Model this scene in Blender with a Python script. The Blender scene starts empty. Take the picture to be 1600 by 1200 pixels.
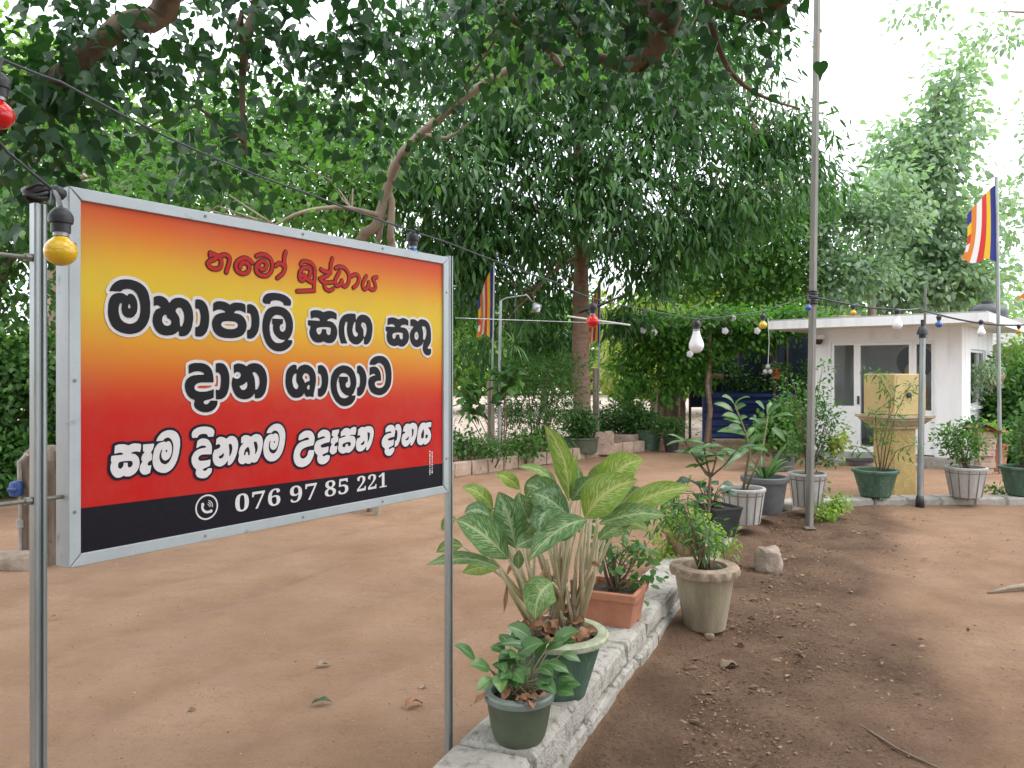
import bpy, math, random
import numpy as np
from mathutils import Vector, Matrix, noise

# ------------------------------------------------------------------ camera, sky, sun, exposure
S = bpy.context.scene
COL = S.collection
R = math.radians
CAM_H = 1.5
cam_data = bpy.data.cameras.new('camera')
cam_data.sensor_fit = 'HORIZONTAL'
cam_data.sensor_width = 36.0
cam_data.lens = 36.0 * 1200 / 1600
cam_data.shift_y = -20 / 1600
cam_data.clip_start = 0.05
cam_data.clip_end = 500
cam = bpy.data.objects.new('camera', cam_data)
COL.objects.link(cam)
cam.location = (0, 0, CAM_H)
cam.rotation_euler = (R(90), 0, 0)
S.camera = cam

SUN_ELEV, SUN_AZ = R(56), R(98)          # azimuth measured from +Y towards +X
world = bpy.data.worlds.new("World")
S.world = world
world.use_nodes = True
wn, wl = world.node_tree.nodes, world.node_tree.links
bg = wn['Background']
sky = wn.new('ShaderNodeTexSky')
sky.sky_type = 'NISHITA'
sky.sun_disc = False
sky.sun_elevation = SUN_ELEV
sky.sun_rotation = SUN_AZ
tc = wn.new('ShaderNodeTexCoord')
cn = wn.new('ShaderNodeTexNoise')
cn.inputs['Scale'].default_value = 2.2
cn.inputs['Detail'].default_value = 5
wl.new(tc.outputs['Generated'], cn.inputs['Vector'])
cr = wn.new('ShaderNodeMapRange')
cr.inputs['From Min'].default_value = 0.30
cr.inputs['From Max'].default_value = 0.58
cr.inputs['To Min'].default_value = 0.62
cr.inputs['To Max'].default_value = 0.97
wl.new(cn.outputs['Fac'], cr.inputs['Value'])
cm = wn.new('ShaderNodeMix')
cm.data_type = 'RGBA'
cm.inputs['B'].default_value = (9.3, 9.6, 10.0, 1)      # bright thin overcast
wl.new(cr.outputs['Result'], cm.inputs['Factor'])
wl.new(sky.outputs['Color'], cm.inputs['A'])
wl.new(cm.outputs['Result'], bg.inputs['Color'])
bg.inputs['Strength'].default_value = 0.145

sun_data = bpy.data.lights.new('sun', 'SUN')
sun_data.energy = 1.25
sun_data.angle = R(32)
sun_data.color = (1.0, 0.95, 0.87)
sun = bpy.data.objects.new('sun', sun_data)
COL.objects.link(sun)
sd = Vector((math.sin(SUN_AZ) * math.cos(SUN_ELEV), math.cos(SUN_AZ) * math.cos(SUN_ELEV), math.sin(SUN_ELEV)))
sun.rotation_euler = sd.to_track_quat('Z', 'Y').to_euler()
sun.location = sd * 40

S.view_settings.view_transform = 'Standard'
S.view_settings.look = 'None'
S.view_settings.gamma = 1
S.view_settings.exposure = 1.0
S.cycles.use_denoising = True
S.cycles.max_bounces = 7
S.cycles.diffuse_bounces = 4
S.cycles.transmission_bounces = 5
S.cycles.transparent_max_bounces = 8
S.cycles.caustics_reflective = False
S.cycles.caustics_refractive = False
S.cycles.sample_clamp_indirect = 6

rng = np.random.default_rng(11)
random.seed(5)


def at(px, py, Y):
    """a point Y metres ahead, on the sight line of a spot measured in the photograph (used while surveying the place)"""
    return Vector(((px - 800) / 1200 * Y, Y, CAM_H - (py - 580) / 1200 * Y))


# ------------------------------------------------------------------ objects
def tag(o, label=None, cat=None, group=None, kind=None):
    if label: o['label'] = label
    if cat: o['category'] = cat
    if group: o['group'] = group
    if kind: o['kind'] = kind
    return o


def thing(name, label, cat, loc=(0, 0, 0), group=None):
    o = bpy.data.objects.new(name, None)
    o.empty_display_size = 0.1
    COL.objects.link(o)
    o.location = loc
    return tag(o, label, cat, group)


def world_loc(o):
    v = Vector((0, 0, 0))
    while o is not None:
        v += Vector(o.location)
        o = o.parent
    return v


def link_mesh(name, me, mat, parent=None, org=None):
    me.materials.append(mat)
    o = bpy.data.objects.new(name, me)
    COL.objects.link(o)
    off = Vector(org) if org is not None else Vector((0, 0, 0))
    if parent is not None:
        o.parent = parent
        o.location = off - world_loc(parent)
    else:
        o.location = off
    return o


class MB:
    """collects shapes in world coordinates and links them as one mesh object"""
    def __init__(self):
        self.v, self.f, self.a = [], [], {}

    def add(self, verts, faces, M=None, **attrs):
        b = len(self.v)
        for p in verts:
            p = Vector(p)
            self.v.append(M @ p if M is not None else p)
        self.f += [tuple(i + b for i in f) for f in faces]
        for k, vals in attrs.items():
            lst = self.a.setdefault(k, [])
            lst += [0.0] * (b - len(lst))
            lst += list(vals) if hasattr(vals, '__len__') else [vals] * len(verts)
        return self

    def box(self, c, s, M=None, taper=1.0, jit=0.0, **attrs):
        x, y, z = s[0] / 2, s[1] / 2, s[2] / 2
        vs = []
        for k in (-1, 1):
            t = taper if k > 0 else 1.0
            for (i, j) in ((-1, -1), (1, -1), (1, 1), (-1, 1)):
                vs.append(Vector((c[0] + i * x * t + random.uniform(-jit, jit), c[1] + j * y * t + random.uniform(-jit, jit), c[2] + k * z + random.uniform(-jit, jit))))
        return self.add(vs, [(3, 2, 1, 0), (4, 5, 6, 7), (0, 1, 5, 4), (1, 2, 6, 5), (2, 3, 7, 6), (3, 0, 4, 7)], M, **attrs)

    def bbox(self, c, s, bev, M=None, jit=0.0, **attrs):
        """box with chamfered edges"""
        x, y, z = s[0] / 2, s[1] / 2, s[2] / 2
        b = min(bev, x * .9, y * .9, z * .9)
        vs, idx = [], {}
        for sx in (-1, 1):
            for sy in (-1, 1):
                for sz in (-1, 1):
                    for k, (dx, dy, dz) in enumerate(((0, b, b), (b, 0, b), (b, b, 0))):
                        idx[(sx, sy, sz, k)] = len(vs)
                        vs.append(Vector((c[0] + sx * (x - dx) + random.uniform(-jit, jit), c[1] + sy * (y - dy) + random.uniform(-jit, jit), c[2] + sz * (z - dz) + random.uniform(-jit, jit))))
        F = []
        I = lambda *a: idx[a]
        for s_ in (-1, 1):
            F.append([I(s_, -1, -1, 0), I(s_, 1, -1, 0), I(s_, 1, 1, 0), I(s_, -1, 1, 0)][::s_])
            F.append([I(-1, s_, -1, 1), I(-1, s_, 1, 1), I(1, s_, 1, 1), I(1, s_, -1, 1)][::s_])
            F.append([I(-1, -1, s_, 2), I(1, -1, s_, 2), I(1, 1, s_, 2), I(-1, 1, s_, 2)][::s_])
        for a in (-1, 1):
            for d in (-1, 1):
                F.append([I(a, d, -1, 0), I(a, d, 1, 0), I(a, d, 1, 1), I(a, d, -1, 1)][::-a * d])
                F.append([I(a, -1, d, 0), I(a, 1, d, 0), I(a, 1, d, 2), I(a, -1, d, 2)][::a * d])
                F.append([I(-1, a, d, 1), I(1, a, d, 1), I(1, a, d, 2), I(-1, a, d, 2)][::-a * d])
                for e in (-1, 1):
                    F.append([I(a, d, e, 0), I(a, d, e, 1), I(a, d, e, 2)][::a * d * e])
        return self.add(vs, F, M, **attrs)

    def tube(self, pts, rad, n=8, caps=True, **attrs):
        pts = [Vector(p) for p in pts]
        if not hasattr(rad, '__len__'): rad = [rad] * len(pts)
        rings, up = [], None
        for i, p in enumerate(pts):
            t = (pts[min(i + 1, len(pts) - 1)] - pts[max(i - 1, 0)])
            t = t.normalized() if t.length > 1e-9 else Vector((0, 0, 1))
            if up is None:
                up = Vector((1, 0, 0)) if abs(t.x) < 0.8 else Vector((0, 1, 0))
            up = (up - t * up.dot(t))
            up = up.normalized() if up.length > 1e-6 else t.orthogonal().normalized()
            w = t.cross(up)
            rings.append([p + (up * math.cos(2 * math.pi * k / n) + w * math.sin(2 * math.pi * k / n)) * rad[i] for k in range(n)])
        vs = [q for r in rings for q in r]
        fs = []
        for i in range(len(pts) - 1):
            for k in range(n):
                a, b = i * n + k, i * n + (k + 1) % n
                fs.append((a, b, b + n, a + n))
        if caps:
            fs.append(tuple(range(n))[::-1])
            fs.append(tuple((len(pts) - 1) * n + k for k in range(n)))
        return self.add(vs, fs, None, **attrs)

    def lathe(self, prof, c=(0, 0, 0), n=32, fn=None, axis=None, caps=True, **attrs):
        """prof: [(radius, z)] bottom to top; fn(angle, r, z) changes the radius"""
        vs, fs = [], []
        for r, z in prof:
            for k in range(n):
                a = 2 * math.pi * k / n
                rr = fn(a, r, z) if fn else r
                vs.append(Vector((rr * math.cos(a), rr * math.sin(a), z)))
        if axis is not None:
            q = Vector(axis).to_track_quat('Z', 'Y').to_matrix()
            vs = [q @ p for p in vs]
        vs = [p + Vector(c) for p in vs]
        m = len(prof)
        for i in range(m - 1):
            for k in range(n):
                a, b = i * n + k, i * n + (k + 1) % n
                fs.append((a, b, b + n, a + n))
        if caps and prof[0][0] > 1e-4: fs.append(tuple(range(n))[::-1])
        if caps and prof[-1][0] > 1e-4: fs.append(tuple((m - 1) * n + k for k in range(n)))
        return self.add(vs, fs, None, **attrs)

    def grid(self, fn, nu, nv, **fa):
        vs = [fn(i / nu, j / nv) for j in range(nv + 1) for i in range(nu + 1)]
        fs = [(j * (nu + 1) + i, j * (nu + 1) + i + 1, (j + 1) * (nu + 1) + i + 1, (j + 1) * (nu + 1) + i) for j in range(nv) for i in range(nu)]
        attrs = {k: [g(i / nu, j / nv) for j in range(nv + 1) for i in range(nu + 1)] for k, g in fa.items()}
        return self.add(vs, fs, None, **attrs)

    def build(self, name, mat, parent=None, org=None, smooth=False):
        o = Vector(org) if org is not None else (world_loc(parent) if parent is not None else Vector((0, 0, 0)))
        me = bpy.data.meshes.new(name)
        me.from_pydata([tuple(p - o) for p in self.v], [], self.f)
        for k, vals in self.a.items():
            vals = vals + [0.0] * (len(self.v) - len(vals))
            at_ = me.attributes.new(k, 'FLOAT', 'POINT')
            at_.data.foreach_set('value', np.array(vals, np.float32))
        if smooth:
            me.polygons.foreach_set('use_smooth', [True] * len(me.polygons))
            if smooth != True:
                me.set_sharp_from_angle(angle=R(smooth))
        me.update()
        return link_mesh(name, me, mat, parent, o)


# leaf templates: along, across, lift
TM = {
    'lance': (np.array([(0, 0, 0), (.3, .115, .03), (.3, -.115, .03), (.66, .10, -.03), (.66, -.10, -.03), (1.05, 0, -.18)]), [(0, 2, 1), (1, 2, 4, 3), (3, 4, 5)]),
    'oval': (np.array([(0, 0, 0), (.28, .25, .04), (.28, -.25, .04), (.68, .24, 0), (.68, -.24, 0), (1, 0, -.1)]), [(0, 2, 1), (1, 2, 4, 3), (3, 4, 5)]),
    'heart': (np.array([(0, 0, 0), (-.07, .17, .03), (0, .35, .05), (.17, .44, .06), (.36, .41, .04), (.55, .28, 0), (.72, .12, -.05), (1.1, 0, -.2), (.72, -.12, -.05), (.55, -.28, 0), (.36, -.41, .04), (.17, -.44, .06), (0, -.35, .05), (-.07, -.17, .03), (.3, 0, -.03)]),
              [(0, 1, 2, 14), (14, 2, 3, 4), (14, 4, 5, 6), (14, 6, 7, 8), (14, 8, 9, 10), (14, 10, 11, 12), (14, 12, 13, 0)]),
    'bit': (np.array([(0, 0, 0), (.5, .28, .06), (1, 0, -.08), (.5, -.28, .06)]), [(0, 3, 2), (0, 2, 1)]),
}


def nrm(a):
    return a / np.maximum(np.linalg.norm(a, axis=1, keepdims=True), 1e-9)


def leaf_mesh(name, pos, d, n, size, tm, mat, parent=None, org=None, tone=None):
    T, F = TM[tm]
    pos = np.asarray(pos, float)
    N = len(pos)
    d = nrm(np.asarray(d, float))
    s = nrm(np.cross(n, d))
    n = np.cross(d, s)
    o = np.array(org if org is not None else (world_loc(parent) if parent is not None else (0, 0, 0)), float)
    size = np.broadcast_to(size, (N,))
    V = (pos - o)[:, None, :] + size[:, None, None] * (T[None, :, 0:1] * d[:, None] + T[None, :, 1:2] * s[:, None] + T[None, :, 2:3] * n[:, None])
    nv = len(T)
    loops = np.concatenate([np.array(f) for f in F])
    L = (np.arange(N)[:, None] * nv + loops[None]).ravel()
    tot = np.tile([len(f) for f in F], N)
    st = np.concatenate([[0], np.cumsum(tot)[:-1]])
    me = bpy.data.meshes.new(name)
    me.vertices.add(N * nv)
    me.vertices.foreach_set('co', V.astype(np.float32).ravel())
    me.loops.add(len(L))
    me.loops.foreach_set('vertex_index', L.astype(np.int32))
    me.polygons.add(len(tot))
    me.polygons.foreach_set('loop_start', st.astype(np.int32))
    me.polygons.foreach_set('loop_total', tot.astype(np.int32))
    me.update(calc_edges=True)
    rv = np.repeat(rng.random(N) if tone is None else tone, nv).astype(np.float32)
    me.attributes.new('rnd', 'FLOAT', 'POINT').data.foreach_set('value', rv)
    return link_mesh(name, me, mat, parent, o)


def crown(blobs, nclus, per, cr, droop=.5, spread=1.0, shell=.5):
    """leaf positions and directions gathered in clusters inside ellipsoids (cx,cy,cz,rx,ry,rz)"""
    B = np.array([tuple(b[0]) + tuple(b[1]) for b in blobs], float)
    w = (B[:, 3] * B[:, 4] * B[:, 5]) ** .75 * np.array([b[2] if len(b) > 2 else 1.0 for b in blobs])
    ch = rng.choice(len(B), nclus, p=w / w.sum())
    u = nrm(rng.normal(size=(nclus, 3)))
    rad = rng.random(nclus) ** shell
    C = B[ch, :3] + u * rad[:, None] * B[ch, 3:]
    k = rng.poisson(per, nclus).clip(2)
    ci = np.repeat(np.arange(nclus), k)
    off = rng.normal(size=(len(ci), 3)) * cr * np.array([1, 1, .7])
    P = C[ci] + off
    d = nrm(off) * .8 + rng.normal(size=off.shape) * .5 * spread + u[ci] * .35 + np.array([0, 0, -droop])
    n = rng.normal(size=off.shape) * .55 + np.array([0, 0, 1.0]) + u[ci] * .35
    tone = (rng.random(nclus)[ci] * .55 + rng.random(len(ci)) * .45)
    return P, d, n, tone, C
# ------------------------------------------------------------------ materials
def new_mat(name):
    m = bpy.data.materials.new(name)
    m.use_nodes = True
    return m, m.node_tree.nodes, m.node_tree.links, m.node_tree.nodes['Principled BSDF']


def rgb(*c):
    """sRGB 0..255 -> linear"""
    return tuple(((x / 255 + .055) / 1.055) ** 2.4 if x > 10 else x / 255 / 12.92 for x in c) + (1,)


def surf(name, c1, c2=None, scale=6, rough=.7, bump=0, bscale=None, metal=0, detail=6, lo=.35, hi=.65, spec=.5, c3=None, s3=40, l3=.62, h3=.7, stretch=None, coat=0):
    m, n, l, b = new_mat(name)
    b.inputs['Roughness'].default_value = rough
    b.inputs['Metallic'].default_value = metal
    b.inputs['Specular IOR Level'].default_value = spec
    b.inputs['Coat Weight'].default_value = coat
    if c2 is None:
        c2 = tuple(x * .8 for x in c1[:3]) + (1,)
    t = n.new('ShaderNodeTexCoord')
    src = t.outputs['Object']
    if stretch:
        mp = n.new('ShaderNodeMapping')
        mp.inputs['Scale'].default_value = stretch
        l.new(src, mp.inputs['Vector'])
        src = mp.outputs['Vector']
    q = n.new('ShaderNodeTexNoise')
    q.inputs['Scale'].default_value = scale
    q.inputs['Detail'].default_value = detail
    q.inputs['Roughness'].default_value = .65
    l.new(src, q.inputs['Vector'])
    r = n.new('ShaderNodeMapRange')
    r.inputs['From Min'].default_value = lo
    r.inputs['From Max'].default_value = hi
    l.new(q.outputs['Fac'], r.inputs['Value'])
    x = n.new('ShaderNodeMix'); x.data_type = 'RGBA'
    x.inputs['A'].default_value = c1
    x.inputs['B'].default_value = c2
    l.new(r.outputs['Result'], x.inputs['Factor'])
    out = x.outputs['Result']
    if c3 is not None:
        q3 = n.new('ShaderNodeTexNoise')
        q3.inputs['Scale'].default_value = s3
        q3.inputs['Detail'].default_value = 4
        l.new(src, q3.inputs['Vector'])
        r3 = n.new('ShaderNodeMapRange')
        r3.inputs['From Min'].default_value = l3
        r3.inputs['From Max'].default_value = h3
        l.new(q3.outputs['Fac'], r3.inputs['Value'])
        x3 = n.new('ShaderNodeMix'); x3.data_type = 'RGBA'
        l.new(r3.outputs['Result'], x3.inputs['Factor'])
        l.new(out, x3.inputs['A'])
        x3.inputs['B'].default_value = c3
        out = x3.outputs['Result']
    l.new(out, b.inputs['Base Color'])
    if bump:
        qb = n.new('ShaderNodeTexNoise')
        qb.inputs['Scale'].default_value = bscale or scale * 6
        qb.inputs['Detail'].default_value = 6
        l.new(src, qb.inputs['Vector'])
        bp = n.new('ShaderNodeBump')
        bp.inputs['Strength'].default_value = bump
        bp.inputs['Distance'].default_value = .01
        l.new(qb.outputs['Fac'], bp.inputs['Height'])
        l.new(bp.outputs['Normal'], b.inputs['Normal'])
    return m


def leafmat(name, dark, light, rough=.45, trans=.35, tcol=None, extra=None):
    """leaf: colour varies from leaf to leaf, light shines through"""
    m, n, l, b = new_mat(name)
    a = n.new('ShaderNodeAttribute'); a.attribute_name = 'rnd'
    cr = n.new('ShaderNodeValToRGB')
    cr.color_ramp.elements[0].color = dark
    cr.color_ramp.elements[1].color = light
    if extra:
        e = cr.color_ramp.elements.new(.93); e.color = light
        cr.color_ramp.elements[-1].color = extra
    l.new(a.outputs['Fac'], cr.inputs['Fac'])
    l.new(cr.outputs['Color'], b.inputs['Base Color'])
    b.inputs['Roughness'].default_value = rough
    b.inputs['Specular IOR Level'].default_value = .35
    t = n.new('ShaderNodeBsdfTranslucent')
    mx = n.new('ShaderNodeMix'); mx.data_type = 'RGBA'; mx.blend_type = 'MULTIPLY'
    mx.inputs['Factor'].default_value = 1
    l.new(cr.outputs['Color'], mx.inputs['A'])
    mx.inputs['B'].default_value = tcol or (1.35, 1.8, .75, 1)
    l.new(mx.outputs['Result'], t.inputs['Color'])
    ms = n.new('ShaderNodeMixShader')
    ms.inputs['Fac'].default_value = trans
    l.new(b.outputs[0], ms.inputs[1])
    l.new(t.outputs[0], ms.inputs[2])
    l.new(ms.outputs[0], n['Material Output'].inputs['Surface'])
    return m


L_FIG = leafmat('fig_leaf', (.013, .046, .022, 1), (.040, .110, .036, 1), .42, .26, extra=(.09, .17, .05, 1))
L_MANGO = leafmat('lance_leaf', (.016, .055, .020, 1), (.075, .175, .045, 1), .38, .33, extra=(.17, .28, .09, 1))
L_MID = leafmat('mid_leaf', (.035, .10, .022, 1), (.13, .25, .06, 1), .5, .4)
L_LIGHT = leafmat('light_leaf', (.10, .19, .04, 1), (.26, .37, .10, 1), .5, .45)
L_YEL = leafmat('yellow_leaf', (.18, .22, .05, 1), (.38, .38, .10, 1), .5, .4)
L_PALE_HAZE = leafmat('pale_hazed_leaf', (.14, .22, .16, 1), (.36, .44, .33, 1), .45, .38)  # haze of the far trees is put into this leaf colour; the fern shares it
L_BUSH = leafmat('bush_leaf', (.025, .08, .022, 1), (.10, .21, .05, 1), .45, .35)
L_LIME = leafmat('lime_leaf', (.14, .24, .03, 1), (.27, .37, .06, 1), .5, .4)
L_VINE = leafmat('vine_leaf', (.03, .10, .018, 1), (.13, .29, .04, 1), .45, .4)
L_DRY = leafmat('dry_leaf', (.06, .03, .016, 1), (.30, .20, .13, 1), .8, .1, (1, .8, .6, 1), extra=(.5, .42, .34, 1))
BARK = surf('bark', (.19, .15, .11, 1), (.32, .27, .21, 1), 5, .9, .8, 30, stretch=(1, 1, .35))
BARK_DK = surf('dark_bark', (.10, .07, .05, 1), (.19, .14, .10, 1), 6, .9, .8, 34, stretch=(1, 1, .4))
BARK_RED = surf('red_bark', (.20, .12, .085, 1), (.32, .22, .16, 1), 7, .9, .7, 40, stretch=(1, 1, 2.5))
WOOD_DK = surf('old_brown_wood', (.10, .075, .055, 1), (.20, .155, .12, 1), 5, .9, .8, 24, stretch=(3, 3, .5))
WOOD = surf('weathered_wood', (.22, .15, .10, 1), (.34, .27, .2, 1), 5, .85, .6, 30, stretch=(4, 4, .6))
STEM = surf('green_stem', (.12, .10, .05, 1), (.22, .2, .1, 1), 12, .7)
STEM_BR = surf('brown_stem', (.11, .07, .045, 1), (.2, .14, .09, 1), 12, .8)
PETIOLE = surf('pale_petiole', (.50, .42, .30, 1), (.36, .33, .17, 1), 9, .5)
GALV = surf('galvanised_steel', (.24, .27, .27, 1), (.38, .41, .41, 1), 9, .42, 0, metal=.75, stretch=(2, 2, .25), c3=(.2, .17, .14, 1), s3=14, l3=.66, h3=.8)
GALV_OLD = surf('old_galvanised_steel', (.16, .158, .14, 1), (.25, .245, .22, 1), 7, .6, .1, 60, metal=.4, stretch=(2, 2, .3), c3=(.24, .17, .11, 1), s3=9, l3=.62, h3=.78)
ALU = surf('grey_frame_metal', (.36, .40, .42, 1), (.42, .46, .48, 1), 7, .45, metal=.25, c3=(.25, .26, .26, 1), s3=22, l3=.66, h3=.78)
BLACKP = surf('black_plastic', (.012, .013, .016, 1), (.03, .03, .034, 1), 18, .45)
CABLE = surf('cable_sheath', (.03, .04, .05, 1), (.06, .07, .08, 1), 18, .5)
WHITE_W = surf('white_wall_paint', (.80, .815, .83, 1), (.75, .76, .77, 1), 2.5, .75, .08, 60, c3=(.58, .57, .54, 1), s3=2.6, l3=.54, h3=.86, stretch=(2.2, 2.2, .35))
WHITE_F = surf('white_frame_paint', (.78, .79, .79, 1), (.72, .73, .73, 1), 4, .4)
CONC = surf('concrete', (.27, .25, .22, 1), (.38, .36, .325, 1), 7, .9, .7, 60, c3=(.2, .18, .15, 1), s3=30, l3=.6, h3=.7)
BLOCKM = surf('cement_block', (.27, .25, .22, 1), (.40, .38, .34, 1), 5, .95, 1.0, 90, c3=(.12, .105, .085, 1), s3=26, l3=.52, h3=.78)
BRICKB = surf('edging_block', (.36, .25, .19, 1), (.50, .38, .31, 1), 6, .92, .8, 50, c3=(.22, .17, .13, 1), s3=18, l3=.58, h3=.7)
TERRA = surf('terracotta', (.30, .115, .062, 1), (.37, .16, .09, 1), 9, .75, .25, 60, c3=(.30, .14, .09, 1), s3=14, l3=.6, h3=.75)
POT_GREEN = surf('green_pot_paint', (.030, .080, .050, 1), (.075, .135, .095, 1), 6, .6, .3, 40, stretch=(3, 3, .8), c3=(.30, .30, .2, 1), s3=14, l3=.62, h3=.76)
POT_RIM = surf('worn_green_rim', (.22, .26, .17, 1), (.42, .42, .30, 1), 12, .8, .5, 60)
POT_OLIVE = surf('olive_plastic', (.055, .070, .042, 1), (.085, .105, .068, 1), 6, .55, 0, c3=(.15, .13, .09, 1), s3=10, l3=.6, h3=.8)
POT_RIMO = surf('grey_olive_rim', (.12, .15, .13, 1), (.17, .2, .18, 1), 10, .5)
POT_TAN = surf('tan_cement', (.21, .17, .112, 1), (.30, .255, .18, 1), 5, .9, .5, 50, stretch=(3, 3, .6), c3=(.27, .25, .15, 1), s3=6, l3=.55, h3=.75)
POT_TRIM = surf('brown_cement_rim', (.17, .115, .08, 1), (.34, .27, .19, 1), 12, .9, .5, 50)
POT_GREY = surf('grey_ribbed_pot', (.31, .30, .28, 1), (.40, .39, .365, 1), 6, .75, .3, 40, stretch=(3, 3, .7))
POT_WHITE = surf('dusty_ribbed_pot', (.33, .32, .30, 1), (.42, .41, .39, 1), 6, .75, .3, 40, stretch=(3, 3, .7), c3=(.28, .22, .16, 1), s3=8, l3=.58, h3=.74)
POT_LINE = surf('rust_brown_rib', (.13, .10, .08, 1), (.2, .165, .14, 1), 20, .85)
POT_DARK = surf('dark_grey_plastic', (.075, .078, .08, 1), (.11, .115, .12, 1), 6, .5)
POT_BLK = surf('black_pot', (.014, .02, .02, 1), (.035, .04, .04, 1), 10, .5)
POT_BROWN = surf('brown_clay', (.21, .12, .07, 1), (.32, .2, .12, 1), 7, .85, .4, 50)
SOIL = surf('potting_soil', (.035, .022, .015, 1), (.09, .06, .04, 1), 40, 1, 1, 90)
YEL_PED = surf('yellow_stone_paint', (.43, .32, .125, 1), (.34, .25, .095, 1), 6, .8, .4, 60, c3=(.58, .44, .2, 1), s3=40, l3=.55, h3=.7)
YEL_BOX = surf('yellow_board', (.49, .37, .17, 1), (.43, .32, .14, 1), 8, .65, .15, 60)
CAPM = surf('weathered_cap', (.44, .36, .25, 1), (.34, .27, .18, 1), 9, .85, .4, 60)
ROCK = surf('rock', (.21, .165, .125, 1), (.33, .27, .215, 1), 8, .95, .8, 50)
NAVY = surf('navy_sheet', (.014, .035, .15, 1), (.02, .05, .20, 1), 3, .45)
NETM = surf('navy_shade_net', (.012, .020, .040, 1), (.02, .03, .055, 1), 9, .9, .4, 90)
TANK = surf('dark_tank', (.03, .035, .04, 1), (.055, .06, .065, 1), 5, .5)
MAT_DOOR = surf('door_mat', (.03, .03, .035, 1), (.06, .055, .055, 1), 60, 1, .6, 200)
ROOF_GREY = surf('grey_sheet_roof', (.30, .29, .27, 1), (.40, .39, .36, 1), 3, .8)
WHITE_PL = surf('white_plastic', (.74, .74, .74, 1), (.68, .68, .68, 1), 9, .4)
INT_W = surf('room_paint', (.8, .81, .82, 1), (.76, .77, .78, 1), 3, .8)
HALO = surf('dark_blue_disc', (.006, .012, .025, 1), (.012, .02, .035, 1), 9, .6)
ROBE = surf('orange_robe', (.62, .30, .10, 1), (.5, .22, .07, 1), 9, .7)
CLOTH_P = surf('pink_cloth', (.60, .20, .24, 1), (.5, .12, .16, 1), 9, .8)
VALVE = surf('blue_valve', (.01, .04, .16, 1), (.02, .06, .2, 1), 9, .5)
PIPE = surf('pvc_pipe', (.35, .33, .31, 1), (.22, .19, .16, 1), 9, .7)
FLOWER = surf('white_petal', (.75, .7, .76, 1), (.65, .58, .68, 1), 9, .6)
ORANGE_P = surf('orange_plastic', (.62, .15, .04, 1), (.52, .12, .03, 1), 9, .5)


def bulbmat(name, c, white=False):
    m, n, l, b = new_mat(name)
    b.inputs['Base Color'].default_value = c
    b.inputs['Roughness'].default_value = .18
    b.inputs['Subsurface Weight'].default_value = .3
    b.inputs['Subsurface Radius'].default_value = (.02, .02, .02)
    b.inputs['Coat Weight'].default_value = .3
    return m


B_YEL = bulbmat('yellow_bulb_glass', (.72, .46, .02, 1))
B_RED = bulbmat('red_bulb_glass', (.66, .012, .012, 1))
B_WHT = bulbmat('white_bulb_glass', (.82, .82, .85, 1))
B_BLU = bulbmat('blue_bulb_glass', (.03, .11, .42, 1))
B_ORG = bulbmat('orange_bulb_glass', (.75, .36, .03, 1))


def glassmat():
    m, n, l, b = new_mat('window_glass')
    g = n.new('ShaderNodeBsdfGlossy'); g.inputs['Roughness'].default_value = .02
    t = n.new('ShaderNodeBsdfTransparent'); t.inputs['Color'].default_value = (.80, .84, .83, 1)
    f = n.new('ShaderNodeFresnel'); f.inputs['IOR'].default_value = 1.5
    a = n.new('ShaderNodeMath'); a.operation = 'MULTIPLY_ADD'
    a.inputs[1].default_value = .5
    a.inputs[2].default_value = .0
    l.new(f.outputs[0], a.inputs[0])
    s = n.new('ShaderNodeMixShader')
    l.new(a.outputs[0], s.inputs['Fac'])
    l.new(t.outputs[0], s.inputs[1])
    l.new(g.outputs[0], s.inputs[2])
    l.new(s.outputs[0], n['Material Output'].inputs['Surface'])
    return m


GLASS = glassmat()


def flatcol(name, c, rough=.5):
    return surf(name, c, tuple(x * .93 for x in c[:3]) + (1,), 30, rough, spec=.2)


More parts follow.
